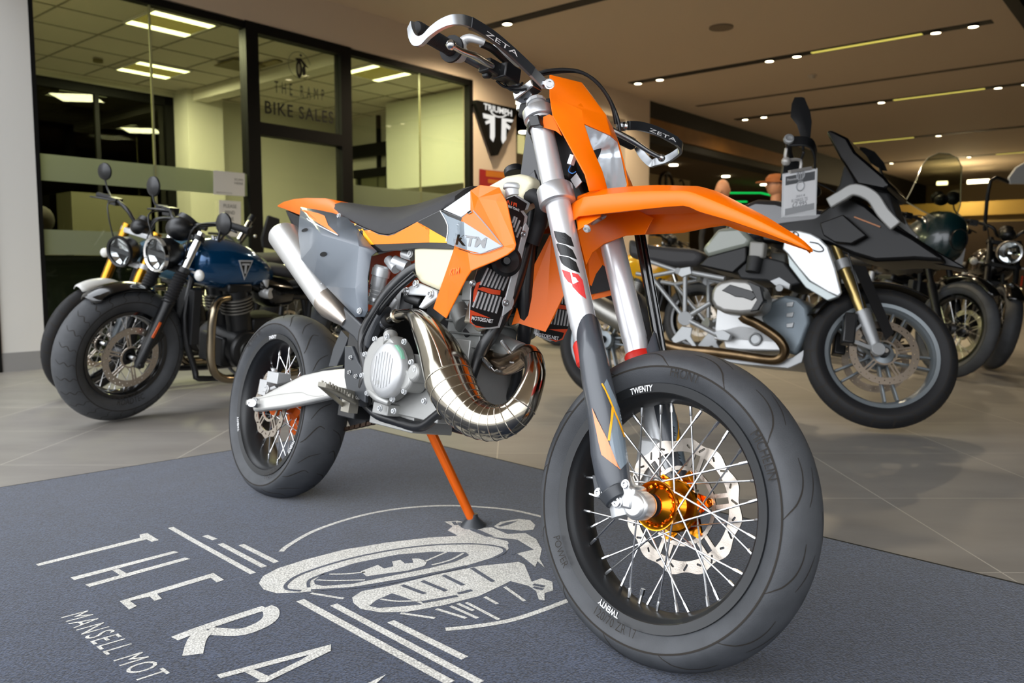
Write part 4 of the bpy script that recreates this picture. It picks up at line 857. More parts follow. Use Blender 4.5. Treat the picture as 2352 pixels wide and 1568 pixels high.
# silencer
A_s, B_s = ep(655, 543, -.125), ep(765, 694, -.12); d = unit(B_s-A_s); L = np.linalg.norm(B_s-A_s); r0 = .0545
sl = mk('silencer', [tube([A_s-d*.028, A_s-d*.024, A_s-d*.012, A_s, A_s+d*L*.98], [.030, .040, .050, r0, r0], 40, flat=.86)], pm('silencer_aluminium', '#dcdcda', .36, .75, bump=.05, bscale=800), bk, angle=50)
mk('silencer_end_cap', [tube([A_s+d*L*.98, A_s+d*(L+.02), A_s+d*(L+.075), A_s+d*(L+.11)], [r0+.0005, r0*.97, r0*.6, .018], 36, flat=.86)], pm('end_cap', '#b3aaa0', .3, .9), sl, angle=60)
mk('rivet', [ball(A_s+d*t-BK.Y*r0*.86*math.cos(a)+BK.Z*r0*math.sin(a), .0035, n=8) for t, a in ((.02, .2), (.02, .9), (L*.95, .1), (L*.95, .75), (L*.95, -.5), (.02, -.5))], SILM, sl)
# ---- radiators
RN = (1, 0, -.165); RD = .981
def rq(x, y, o=0.): return BK.q(x, y, RN, RD+o)
def z3(*p): return [(980+a/4.3556, 420+b/4.3556) for a, b in p]
RNW = unit(BK.X*1-BK.Z*.165)
ol = z3((795, 150), (880, 118), (1010, 198), (985, 265), (940, 270), (985, 330), (960, 470), (925, 640), (890, 820), (830, 1000), (770, 1200), (750, 1300), (705, 1440), (620, 1452), (520, 1455), (450, 1415), (420, 1345), (435, 1060), (500, 880), (640, 790), (760, 700), (850, 560))
SLOTM = pm('louvre_alloy', '#d6d6d6', .35, .4); GUA = pm('guard_black', '#121214', .4); GRR = pm('guard_orange', '#e2502a', .4)
def radside(mir):
    f = (lambda P: BK.m(P)) if mir else (lambda P: P)
    r = mk('radiator', [([f(v) for v in box(BK.w(1.06, -.085, .74), BK.X, BK.Y, BK.Z-BK.X*-.165, .05, .062, .25)[0]], box(O0, BK.X, BK.Y, BK.Z, 1, 1, 1)[1]), ([f(v) for v in tube([rq(1150, 725, -.05), rq(1095, 742, -.05)], .022, 12)[0]], tube([O0, UP], .1, 12)[1])], pm('radiator_alloy', '#a8a494', .45, .7), bk, bevel=.004)
    v, fc = plate([rq(a, b, -.012) for a, b in ol], RNW, .010); mk('radiator_guard', ([f(p) for p in v], fc), [SILM], r, bevel=.0012)
    cx_, cy_ = np.mean([p[0] for p in ol]), np.mean([p[1] for p in ol])
    v, fc = plate([rq(cx_+(a-cx_)*.965, cy_+(b-cy_)*.985, -.001) for a, b in ol], RNW, .0012); mk('guard_face', ([f(p) for p in v], fc), [GUA], r)
    g = []
    def cap(a, b, w=8.5):
        A, B = rq(*z3(a)[0], .0012), rq(*z3(b)[0], .0012); g.append(([f(p) for p in ribbon([A, B], BK.Y, w/4.3556*.00095, .004)[0]], ribbon([A, B], BK.Y, w/4.3556*.00095, .004)[1]))
    for i in range(7): cap((535+37*i, 1020+9*i), (612+34*i, 850+14*i), 15); cap((462+38*i, 1243+10*i), (520+37*i, 1085+9*i), 15)
    for a, b in (((868, 445), (900, 345)), ((885, 490), (930, 375)), ((900, 545), (945, 440)), ((855, 400), (880, 335))): cap(a, b, 14)
    mk('louvre', g, SLOTM, r, smooth=False)
    g = []
    for pl in (((500, 1060), (560, 1040), (690, 1070), (742, 1075), (735, 1120), (640, 1110)), ((435, 1268), (640, 1352), (455, 1322), (445, 1385), (480, 1425), (590, 1446), (500, 1447), (432, 1395)), ((500, 1000), (540, 985), (520, 1040), (480, 1180), (460, 1190), (470, 1080))):
        g.append(([f(rq(*p, .0004)) for p in z3(*pl)], [tuple(range(len(pl)))]))
    if not mir: g.append(text_plane('KTM', rq(*z3((803, 205))[0], .0015), rq(*z3((945, 255))[0], .0015)-rq(*z3((803, 205))[0], .0015), BK.Z, .012, width=.030, bold=.03))
    mk('guard_orange_graphic', g, GRR, r, smooth=False)
    if not mir:
        A, B = rq(*z3((447, 1368))[0], .0016), rq(*z3((662, 1402))[0], .0016)
        g = [text_plane('MOTOES.NET', A, B-A, BK.Z, .0085, width=np.linalg.norm(B-A), bold=.02)]
        A, B = rq(*z3((805, 238))[0], .0016), rq(*z3((925, 285))[0], .0016); g.append(text_plane('READY TO RACE', A, B-A, BK.Z, .005, width=np.linalg.norm(B-A), bold=.02))
    else:
        A, B = rq(1229, 771, .0016), rq(1283, 781, .0016); g = [text_plane('MOTOES.NET', A, B-A, BK.Z, .0085, width=np.linalg.norm(B-A), bold=.02)]
    mk('guard_lettering', g, WHT, r, smooth=False)
    return r
radside(False); radside(True)
st_ = z3((985, 400), (1015, 450), (1000, 520), (965, 640), (930, 820), (870, 1060), (862, 1120), (835, 1200), (850, 1250), (750, 1330), (770, 1180), (830, 960), (900, 700), (940, 530), (960, 430))
ry = mk('radiator_stay', [plate([rq(a, b, .020) for a, b in st_], RNW, .004), lathe(rq(1165, 694, .014), RNW, [(0, 0), (.016, 0), (.016, .006), (0, .006)], 20)], SILM, bk, bevel=.001)
mk('stay_bolt', [bolt(rq(1201, 537, .024), RNW, .006), bolt(rq(1161.5, 695, .024), RNW, .006), bolt(rq(1085, 650, .012), RNW, .006)], SIL, ry)
mk('horn', [lathe(rq(1160, 600, .012), unit(BK.X*1-BK.Y*.5), [(0, 0), (.034, 0), (.036, .012), (.028, .018), (.020, .014), (.012, .010), (.008, .016), (0, .016)], 28)], BLACK, bk)
mk('radiator_cap', [cyl(BK.p(1182, 455, -.06), BK.p(1180, 430, -.06), .021, 24), lathe(BK.p(1180, 434, -.06), BK.Z, [(0, .012), (.02, .012), (.026, .006), (.026, -.002), (.021, -.004)], 24), cyl(BK.p(1188, 440, -.06), BK.p(1203, 442, -.05), .006)], SILM, bk, bevel=.0015)
# ---- bodywork
def z6(*p): return [(600+a/3.618, 400+b/3.618) for a, b in p]
TNK = pm('tank_cream', '#d9d2b4', .38, coat=.2)
lo = [(948, 562), (949, 615), (953, 638), (962, 648), (1008, 668), (1026, 640), (1050, 562)]
up_ = [(1030, 470), (1081, 441), (1120, 424), (1160, 402), (1190, 397), (1214, 402), (1222, 418), (1200, 455), (1170, 500), (1090, 560), (1060, 560)]
g = [plate([BK.p(a, b, -.117) for a, b in lo], BK.Y, .234)]; mk('fuel_tank', g+[plate([BK.p(a, b, -.065) for a, b in up_], BK.Y, .13)], TNK, bk, bevel=.018, bseg=4)
tk = [o for o in bk.children if o.name.startswith('fuel_tank')][0]
mk('tank_cap', [cyl(BK.p(1183, 402, 0), BK.p(1180, 388, 0), .026, 20)], BLACK, tk, bevel=.003)
mk('tank_side_panel', both(BK, (Q(BK, [(1020, 482, -.108), (1081, 440, -.088), (1082, 484, -.113), (1060, 499, -.118)]), [(0, 1, 2, 3)])), pm('panel_white', '#dcdedf', .35, coat=.2), tk, smooth=False, solid=.004)
# side panel + shroud
sp_y = -.122
sp = [(807, 510), (835, 523), (871, 537), (890, 540), (904, 536), (932, 523), (959, 508), (1013, 481), (1059, 499), (1084, 490), (1100, 520), (1060, 572), (1028, 572), (965, 570), (905, 575), (864, 580), (850, 563)]
SPN = mk('side_cover', both(BK, plate([BK.p(a, b, sp_y) for a, b in sp], BK.Y, .004)), pm('cover_black', '#16171a', .18, coat=.4), bk, smooth=False, bevel=.0015)
vv = [(1081, 438, -.090), (1104, 425, -.082), (1148, 431, -.092), (1153, 443, -.118), (1164, 464, -.145), (1185, 560, -.192), (1182, 573, -.193), (1166, 585, -.196), (1138, 599, -.198), (1109, 611, -.200), (1083, 622, -.196), (1072, 638, -.190), (1025, 731, -.162), (996, 709, -.130), (1043, 574, -.134), (1062, 500, -.124), (1081, 484, -.118), (1090, 484, -.124), (1157, 567, -.185), (1100, 455, -.100), (1140, 462, -.126)]
ff = [(0, 1, 19), (1, 2, 3, 20, 19), (3, 4, 5, 18, 20), (0, 19, 17, 16), (19, 20, 18, 17), (18, 5, 6, 7), (16, 17, 18, 7, 8, 9, 10, 14, 15), (10, 11, 12, 13, 14)]
SHR = mk('radiator_shroud', both(BK, (Q(BK, vv), ff)), ORG, bk, smooth=False, solid=.004, bevel=.003)
mk('shroud_flap', (Q(BK, [(1175, 746, .010), (1253, 762, .062), (1272, 730, .070), (1308, 650, .075), (1357, 689, .16), (1412, 676, .19), (1420, 600, .18), (1345, 520, .10), (1262, 540, .035), (1205, 650, .010), (1190, 742, .018), (1266, 545, .040)]), [(0, 10, 11, 8, 9), (10, 1, 2, 3, 7, 11), (11, 7, 8), (3, 4, 5, 6, 7)]), ORG, SHR, smooth=False, solid=.003)
mk('heat_shield', (Q(BK, [(1345, 612, .13), (1362, 592, .14), (1403, 622, .165), (1408, 664, .175), (1358, 676, .155)]), [(0, 1, 2, 3, 4)]), BLKM, bk, smooth=False, solid=.003)
sks = Skin([SPN, SHR])
mk('orange_graphic', [sks.poly(z6((830, 430), (980, 503), (1060, 514), (1110, 500), (1300, 397), (1400, 452), (1400, 568), (940, 583)))], ORD, SPN, smooth=False)
mk('amber_graphic', [sks.poly(z6((752, 402), (830, 432), (940, 585), (905, 586))), sks.poly(z6((1300, 397), (1560, 545), (1545, 572), (1400, 568), (1392, 480)))], YEL, SPN, smooth=False)
GG = pm('decal_grey', '#87939c', .18, coat=.5)
mk('grey_graphic', [sks.poly(z6((1498, 308), (1560, 350), (1690, 402), (2005, 600), (1830, 662), (1700, 630), (1550, 578), (1545, 520), (1560, 440)), .0022)], GG, SHR, smooth=False)
mk('black_graphic_and_crease', [dline(sks, [(1088, 484), (1122, 523), (1156, 566)], 2.2, .002), dline(sks, [(1083, 485), (1058, 500), (1085, 487)], 3, .002), dline(sks, z6((2010, 605), (1830, 665), (1700, 640), (1560, 590)), 1.6, .003), sks.text('KTM', (1048, 562), (68, 8), (5, -22), .0028, bold=.03)], BLKG, SHR, smooth=False)  # first line paints crease shade on the shroud, beside the printed marks
mk('white_graphic', [dline(sks, z6((1495, 305), (1558, 430), (1545, 560)), 2.0, .0035)], WHT, SHR, smooth=False)
mk('shroud_lettering', [sks.text('KTM', (1034, 632), (22, -4), (1, -14), .002, sx=1, bold=.02)], pm('shroud_print', '#ff8a33', .4), SHR, smooth=False)
# number plate panel
nv = [(691, 476, -.105), (688, 505, -.125), (686, 538, -.145), (693, 596, -.168), (722, 629, -.170), (749, 657, -.165), (818, 728, -.142), (838, 727, -.142), (845, 712, -.142), (845, 635, -.150), (853, 588, -.140), (866, 577, -.135), (850, 563, -.132), (816, 519, -.118), (799, 502, -.112), (766, 490, -.104), (728, 482, -.104), (825, 566, -.158), (817, 662, -.160), (822, 712, -.147), (740, 540, -.165)]
nf = [(0, 1, 20), (1, 2, 20), (2, 3, 20), (3, 4, 20), (4, 5, 18, 17, 20), (5, 6, 19, 18), (0, 20, 16), (20, 15, 16), (20, 14, 15), (20, 17, 13, 14), (17, 12, 13), (17, 11, 12), (17, 18, 9, 10, 11), (18, 19, 8, 9), (6, 7, 8, 19)]
NPL = mk('number_plate_panel', both(BK, (Q(BK, nv), nf)), GREY, bk, smooth=True, solid=.003, angle=12)
skp = Skin([NPL])
def oval(cx_, cy_, a, b, t): return [(cx_+a*math.cos(u)*math.cos(t)-b*math.sin(u)*math.sin(t), cy_+a*math.cos(u)*math.sin(t)+b*math.sin(u)*math.cos(t)) for u in np.linspace(0, 6.283, 20, endpoint=False)]
mk('panel_hole', [skp.poly(oval(701, 529, 7.5, 3.6, -.4), .0025), skp.poly(oval(744, 584, 7.8, 5.2, -.3), .0025)], pm('hole_black', '#050505', .9), NPL, smooth=False)
mk('plate_orange_graphic', [skp.poly(z6((360, 300), (480, 330), (530, 350), (560, 430), (650, 515), (490, 420), (400, 360)), .0025), skp.poly([(693, 483), (700, 482), (735, 512), (722, 503)], .0025)], ORD, NPL, smooth=False)
mk('plate_light_graphic', [dline(skp, z6((385, 370), (430, 405), (640, 512)), 2, .0026), dline(skp, z6((400, 325), (490, 415)), .9, .003)], WHT, NPL, smooth=False)
mk('panel_bolt', [bolt(BK.p(827, 714, -.148), -BK.Y, .007), bolt(BK.p(780, 496, -.112), -BK.Y, .006)], SILM, NPL)
# seat
def prof(fr, pts): a = np.array([fr.l(fr.p(*p)) for p in pts]); o = np.argsort(a[:, 0]); return a[o]
tp = prof(BK, [(733, 466, -.05), (741, 461, -.055), (755, 461, -.06), (793, 465, -.065), (830, 471, -.065), (876, 475, -.065), (909, 476, -.06), (959, 468, -.055), (1015, 450, -.05), (1070, 430, -.05), (1086, 427, -.05)])
bt = prof(BK, [(733, 473, -.06), (766, 488, -.09), (793, 499, -.105), (835, 521, -.115), (871, 535, -.12), (890, 538, -.12), (904, 535, -.12), (959, 508, -.118), (1015, 480, -.11), (1081, 443, -.09)])
xs = np.linspace(tp[0, 0], tp[-1, 0], 34); rows = []
for x_ in xs:
    zt, zb = np.interp(x_, tp[:, 0], tp[:, 2]), np.interp(x_, bt[:, 0], bt[:, 2]); wt, wb = -np.interp(x_, tp[:, 0], tp[:, 1]), -np.interp(x_, bt[:, 0], bt[:, 1]); zb = min(zb, zt-.004)
    h = zt-zb; sec = [(-wb*.9, zb-.004), (-wb, zb), (-wb*.99, zb+h*.3), (-(wt*.5+wb*.5), zb+h*.72), (-wt, zt), (-wt*.5, zt+.006), (0, zt+.008)]
    sec += [(-a, b) for a, b in sec[::-1][1:]]; rows.append([BK.w(x_, a, b) for a, b in sec])
mk('seat', [loft(rows, closed=True, caps=True)], SEAT, bk, angle=70)
# tail
tl = [(.0, [(640, 473, 0), (642, 474, -.03)]), ]
tr = []
for (cx1, cy1), (ex1, ey1, w_) in [((638, 473), (640, 475, .012)), ((652, 470), (655, 480, .05)), ((672, 469), (688, 493, .085)), ((700, 469), (716, 497, .098)), ((735, 471), (768, 491, .10)), ((790, 480), (815, 515, .10))]:
    C_ = BK.l(BK.p(cx1, cy1, 0)); E_ = BK.l(BK.p(ex1, ey1, -w_)); tr.append([BK.w(E_[0], -w_, E_[2]), BK.w((C_[0]+E_[0])/2, -w_*.6, C_[2]-.003), BK.w(C_[0], 0, C_[2]), BK.w((C_[0]+E_[0])/2, w_*.6, C_[2]-.003), BK.w(E_[0], w_, E_[2])])
mk('rear_fender', loft(tr), ORG, bk, solid=.004, angle=60)
und = [[BK.p(655, 482, -.04), BK.p(668, 512, -.03), BK.m(BK.p(668, 512, -.03)), BK.m(BK.p(655, 482, -.04))], [BK.p(690, 498, -.075), BK.p(694, 545, -.06), BK.m(BK.p(694, 545, -.06)), BK.m(BK.p(690, 498, -.075))], [BK.p(790, 510, -.08), BK.p(790, 560, -.06), BK.m(BK.p(790, 560, -.06)), BK.m(BK.p(790, 510, -.08))]]
mk('under_fender', loft(und, closed=True, caps=True), BLKM, bk, smooth=False, bevel=.003)
# ---- fork, clamps (steered frame)
t0, t1 = ST.l(ST.p(1237, 262, -.088)), ST.l(ST.p(1350, 790, -.088))
def leg(t, sd=-1): p = t0+(t1-t0)*t; return ST.w(p[0], sd*.088, p[2])
LD = unit(leg(1)-leg(0)); LL = np.linalg.norm(leg(1)-leg(0))
FK = pm('fork_alloy', '#dfe0e2', .34, .6, bump=.02, bscale=200)
for sd in (-1, 1):
    tb = mk('fork_tube', [tube([leg(t, sd) for t in (-.045, -.03, .0, .03, .06, .08, .33, .36, .45, .5, .93, .935, 1.0)], [.021, .0255, .0295, .0305, .029, .026, .026, .0275, .0275, .0278, .0278, .0265, .0265], 36)], FK, bk, angle=50)
    mk('fork_cap', [tube([leg(-.07, sd), leg(-.04, sd)], .019, 24), tube([leg(-.062, sd), leg(-.05, sd)], .0235, 10)], SILM, tb)
    mk('dust_seal', [tube([leg(.99, sd), leg(1.0, sd), leg(1.07, sd), leg(1.08, sd)], [.028, .031, .031, .027], 28)], RED, tb)
    mk('fork_slider', [tube([leg(1.02, sd), leg(1.62, sd)], .0245, 24)], SILM, tb)
TRP = pm('clamp_alloy', '#c9cacc', .38, .8, bump=.08, bscale=600)
g = []
for ta, tb_, rr_ in ((-.02, .035, .036), (.345, .425, .040)):
    for sd in (-1, 1): g.append(tube([leg(ta, sd), leg(ta+.008, sd), leg(tb_-.008, sd), leg(tb_, sd)], [rr_-.002, rr_, rr_, rr_-.002], 32))
    m_ = (leg((ta+tb_)/2, -1)+leg((ta+tb_)/2, 1))/2; g.append(box(m_-ST.X*.012, ST.X, ST.Y, -LD, .05, .15, abs(tb_-ta)*LL*.8))
mk('fork_clamp', g, TRP, bk, bevel=.004)
# WP lettering on the right fork tube
rt = [o for o in bk.children if o.name.startswith('fork_tube')][0]
skf = Skin([rt])
def z4(*p): return [(1190+a/4.357, 500+b/4.357) for a, b in p]
mk('fork_decal_black', [skf.poly(z4(*q_), .0006, 5) for q_ in (((357, 130), (470, 152), (530, 200), (560, 292), (480, 268), (398, 248), (375, 200)), ((385, 262), (400, 255), (480, 276), (545, 322), (590, 420), (500, 385), (425, 372), (400, 320)), ((412, 385), (430, 380), (510, 396), (580, 445), (618, 553), (530, 520), (460, 478), (435, 450)))], BLACK, rt, smooth=False)
mk('fork_decal_red', [skf.poly(z4(*q_), .0006, 5) for q_ in (((440, 518), (520, 545), (532, 600), (548, 668), (500, 640), (465, 590)), ((536, 548), (600, 565), (645, 625), (682, 815), (610, 760), (545, 690), (540, 668), (628, 718), (606, 640), (575, 598), (548, 592)))], pm('wp_red', '#dc3c3c', .4), rt, smooth=False)
# fork guards
gr = [(1356, 786, 35), (1363, 825, 37), (1373, 883, 40), (1384, 935, 42), (1392, 988, 43), (1400, 1050, 47), (1407, 1095, 45), (1412, 1125, 41), (1414, 1140, 36)]
def guard(mir):
    rows = []; n = 28
    for i, (a, b, r) in enumerate(gr):
        c = ST.p(a, b, -.100); rr_ = pxr(c, r)*.97; row = []
        for j in range(n):
            t = 2*math.pi*j/n; p = c+rr_*(math.cos(t)*ST.X*1.0+.82*math.sin(t)*(-ST.Y))
            if i == 0: p = p-LD*(.012+.050*math.cos(t-.5))
            if i == 1: p = p-LD*(.012*math.cos(t-.5))
            row.append(ST.m(p) if mir else p)
        rows.append(row)
    o = mk('fork_guard', [loft(rows, closed=True)], pm('guard_plastic', '#45494f', .32, coat=.3), bk, angle=60, solid=.002)
    return o
FG = guard(False); guard(True); skg = Skin([FG])
def z5(*p): return [(1230+a/5.228, 880+b/5.228) for a, b in p]
GD = lambda l: l+[([ST.m(p) for p in q_[0]], q_[1]) for q_ in l]
mk('guard_grey_graphic', GD([skg.poly([(1393, 870), (1408, 905), (1425, 945), (1436, 988), (1443, 1030), (1440, 1062), (1425, 1078), (1405, 1040), (1398, 1000), (1404, 950), (1404, 925), (1387, 882)], .0012, 4)]), pm('guard_graphic_grey', '#7d8a94', .2, coat=.5), FG, smooth=False)
mk('guard_orange_graphic', GD([skg.poly(z5((683, 290), (740, 420), (870, 690), (985, 985), (1020, 1040), (800, 860), (760, 700)), .002, 4)]), pm('guard_flame', '#ff8d55', .25, coat=.4), FG, smooth=False)
mk('guard_amber_graphic', GD([dline(skg, z5((795, 5), (855, 130), (925, 300), (985, 450), (1030, 570), (1055, 650)), 3.4, .0026), dline(skg, z5((922, 290), (908, 450), (880, 690)), 5, .0026)]), YEL, FG, smooth=False)
# lower guard bracket, axle clamp
g = [plate([ST.p(a, b, -.118) for a, b in ((1358, 1090), (1378, 1092), (1385, 1130), (1376, 1146), (1366, 1138))], ST.Y, .012), tube([ST.p(1412, 1125, -.1), ST.p(1425, 1150, -.1)], [.034, .028], 20)]
mk('guard_bracket', g, GRD, FG, bevel=.003)
mk('guard_bolt', [bolt(ST.p(1376, 1131, -.120), -ST.Y, .007), bolt(ST.p(1438, 1112, -.130), -ST.Y, .007)], SIL, FG)
acx = ST.w(1.5605, 0, .3042)
for sd in (-1, 1):
    c = acx+ST.Y*sd*.062
    g = [tube([c, c+ST.Y*sd*.050], .0235, 28), tube([c+ST.Y*sd*.01, c+ST.Y*sd*.046], .027, 28), box(c+ST.Y*sd*.030-ST.X*.030+ST.Z*.012, ST.X, ST.Y, ST.Z, .06, .045, .044), box(c+ST.Y*sd*.028-ST.X*.052+ST.Z*.008, ST.X, ST.Y, ST.Z, .03, .05, .034), tube([leg(1.5, sd), c-ST.X*.03+ST.Y*sd*.026], [.03, .028], 20)]
    ac = mk('axle_clamp', g, pm('axle_clamp_alloy', '#dcdcda', .3, .8, bump=.05, bscale=500), bk, bevel=.006)
    mk('clamp_bolt', [bolt(c+ST.Y*sd*.053-ST.X*.032, ST.Y*sd, .009, .007), bolt(c+ST.Y*sd*.02-ST.X*.055-ST.Z*.008, -ST.Z, .006)], SIL, ac)
mk('front_brake_caliper', [box(ST.w(1.455, .078, .375), ST.X, ST.Y, ST.Z, .05, .04, .10)], CAST, bk, bevel=.01)
hz_ = Q(ST, [(1462, 510, .115), (1470, 560, .118), (1492, 680, .125), (1514, 805, .132)]); mk('front_brake_hose', [tube(hz_+[ST.w(1.47, .12, .44)], .0095, 10, k=4), tube([p+ST.X*.014 for p in hz_], .005, 8, k=4)], BLKG, bk)
# ---- front fender
ed = [(1386, 560, .070), (1436, 540, .084), (1447, 484, -.094), (1520, 476, -.083), (1577, 472, -.076), (1605, 486, -.071), (1675, 506, -.060), (1759, 535, -.040), (1815, 557, -.024), (1859, 576, -.005)]
E_ = np.array([(lambda l: (l[0], abs(a[2]), l[2]))(ST.l(ST.p(*a))) for a in ed]); E_ = E_[np.argsort(E_[:, 0])]
cn_ = np.array([ST.l(ST.p(a, b, -.02)) for a, b in [(1333, 447), (1380, 438), (1436, 432), (1520, 428), (1605, 430), (1647, 442), (1745, 493), (1829, 546), (1865, 580)]])
xs = np.concatenate([np.linspace(E_[0, 0], 1.52, 12), np.linspace(1.54, E_[-1, 0], 18)]); rows = []
for x_ in xs:
    ze, w_, zc = np.interp(x_, E_[:, 0], E_[:, 2]), np.interp(x_, E_[:, 0], E_[:, 1]), np.interp(x_, cn_[:, 0], cn_[:, 2])
    ze = min(ze, zc-.001); h = zc-ze
    sec = [(-w_, ze), (-w_*.90, ze+h*.58), (-w_*.52, zc-h*.10), (-w_*.24, zc+.001), (0, zc-.006)]; sec += [(-a, b) for a, b in sec[::-1][1:]]
    rows.append([ST.w(x_, a, b) for a, b in sec])
ff_ = mk('front_fender', [loft(rows)], ORG, bk, solid=.0035, angle=14)
mk('fender_skirt', [plate([ST.p(a, b, .056) for a, b in ((1322, 500), (1327, 529), (1337, 575), (1346, 608), (1360, 580), (1386, 560), (1436, 541), (1481, 538), (1500, 500), (1440, 470), (1360, 460))], ST.Y, .003)], ORG, ff_, bevel=.001)
mk('fender_mount', [plate(Q(ST, [(1326, 450, -.05), (1345, 444, -.05), (1385, 470, -.06), (1378, 497, -.075), (1327, 529, -.08), (1324, 484, -.07)]), ST.Y, .004)], ORG, ff_, bevel=.001)
mk('fender_bolt', [bolt(ST.p(1349, 524, -.072), -ST.Y-ST.Z, .007)], SILM, ff_)
# ---- headlight mask
mv = [(1262, 172, -.084), (1262, 221, -.097), (1269, 266, -.104), (1294, 311, -.108), (1343, 401, -.095), (1353.5, 440, -.078), (1395, 435, -.030), (1384, 395, -.045), (1358, 334, -.058), (1342, 285, -.062)]
Lv = [ST.l(ST.p(*a)) for a in mv]
def avg(a, b, dx, dz, y=0.): return V((a[0]+b[0])/2+dx, y, (a[2]+b[2])/2+dz)
Lv += [V(Lv[0][0]+.022, 0, Lv[0][2]+.010), V(Lv[9][0]+.026, 0, Lv[9][2]-.008), V((Lv[1][0]+Lv[9][0])/2+.045, 0, (Lv[1][2]+Lv[9][2])/2+.010), V((Lv[1][0]+Lv[9][0])/2+.022, -.055, (Lv[1][2]+Lv[9][2])/2+.004)]
mfc = [(0, 1, 13, 12, 10), (1, 2, 9, 13), (13, 9, 11, 12), (2, 3, 8, 9), (3, 4, 7, 8), (4, 5, 6, 7)]
hf = ([ST.w(*p) for p in Lv], mfc)
MSK = mk('headlight_mask', both(ST, hf), ORG, bk, solid=.004, bevel=.004, angle=20)
def rimpts(s, dx):
    out = []
    for i in (11, 9, 8, 7, 6): p = Lv[i]; out.append(ST.w(p[0]+dx-(1-s)*.02, p[1]*s, (p[2]-1.0)*s+1.0))
    for i in (6, 7, 8, 9): p = Lv[i]; out.append(ST.w(p[0]+dx-(1-s)*.02, -p[1]*s, (p[2]-1.0)*s+1.0))
    return out
r0_, r1_, r2_ = rimpts(1.0, -.003), rimpts(.92, -.028), rimpts(.35, -.065)
def grid_fill(a, b, n=6): return [[a[i]*(1-t)+b[i]*t for i in range(len(a))] for t in np.linspace(0, 1, n)]
cen = [np.mean(r2_, axis=0)]*9
RFL = bpy.data.materials.new('reflector'); RFL.use_nodes = True; n_ = RFL.node_tree; b_ = n_.nodes['Principled BSDF']; b_.inputs['Metallic'].default_value = .45; b_.inputs['Roughness'].default_value = .2; b_.inputs['Base Color'].default_value = (.93, .94, .96, 1)
wv = n_.nodes.new('ShaderNodeTexWave'); wv.inputs['Scale'].default_value = 14; wv.inputs['Distortion'].default_value = 3; tcx = n_.nodes.new('ShaderNodeTexCoord'); n_.links.new(tcx.outputs['Object'], wv.inputs['Vector'])
bpn = n_.nodes.new('ShaderNodeBump'); bpn.inputs['Strength'].default_value = .16; bpn.inputs['Distance'].default_value = .006; n_.links.new(wv.outputs[1], bpn.inputs['Height']); n_.links.new(bpn.outputs[0], b_.inputs['Normal'])
HL = mk('headlight', [loft(grid_fill(r0_, rimpts(.80, -.030), 4)+grid_fill(rimpts(.80, -.030), rimpts(.5, -.048), 4)[1:]+[[np.mean(rimpts(.5, -.054), axis=0)]*9], closed=True)], RFL, bk, angle=180)
mk('headlight_lens', [loft([r0_, [np.mean(r0_, axis=0)+ST.X*.012]*9], closed=True)], LENS, HL, angle=60)
mk('bulb', [ball(np.mean(r2_, axis=0)+ST.X*.03, .014, n=14)], pm('bulb_glass', '#b8bcc4', .15, .6), HL)
mk('headlight_back', [loft(grid_fill(rimpts(.96, -.02), rimpts(.5, -.09), 4)+[[np.mean(rimpts(.5, -.095), axis=0)]*9], closed=True)], BLKM, bk, angle=50)
g = [plate(Q(ST, [(1262, 262, -.10), (1247, 268, -.112), (1246, 292, -.112), (1275, 300, -.10), (1290, 312, -.098), (1272, 268, -.10)]), ST.Y, .004)]
mk('mask_tab', g, ORG, MSK, bevel=.001)
g = [tube([leg(.045), leg(.075)], .0315, 24), box(leg(.06)-ST.Y*.030+ST.X*.012, ST.X, ST.Y, -LD, .03, .014, .028), tube([leg(.075)-ST.X*.024, leg(.10)-ST.X*.03, leg(.13)-ST.X*.026], .008, 8)]
mk('mask_strap', g, BLACK, bk, bevel=.002)
g = [plate([ST.p(a, b, -.02) for a, b in ((1290, 330), (1330, 420), (1352, 470), (1310, 475), (1290, 440))], ST.Y, .05), box(ST.w(1.19, 0, 1.02), ST.X, ST.Y, ST.Z, .07, .10, .12)]
mk('wiring_box', g, BLKM, bk, bevel=.006)
wb = [o for o in bk.children if o.name.startswith('wiring_box')][0]
mk('connector', [tube([ST.p(1317, 357, -.085), ST.p(1310, 378, -.085)], .009, 6), ribbon(Q(ST, [(1318, 405, -.05), (1330, 425, -.05)]), ST.X, .02, .002)], SILM, wb)
mk('coloured_wire', [tube(Q(ST, [(1311, 380, -.085), (1306, 392, -.08), (1314, 398, -.08), (1323, 394, -.075)]), .0012, 5, k=5)], pm('wire_blue', '#2f6fb5', .5), wb)
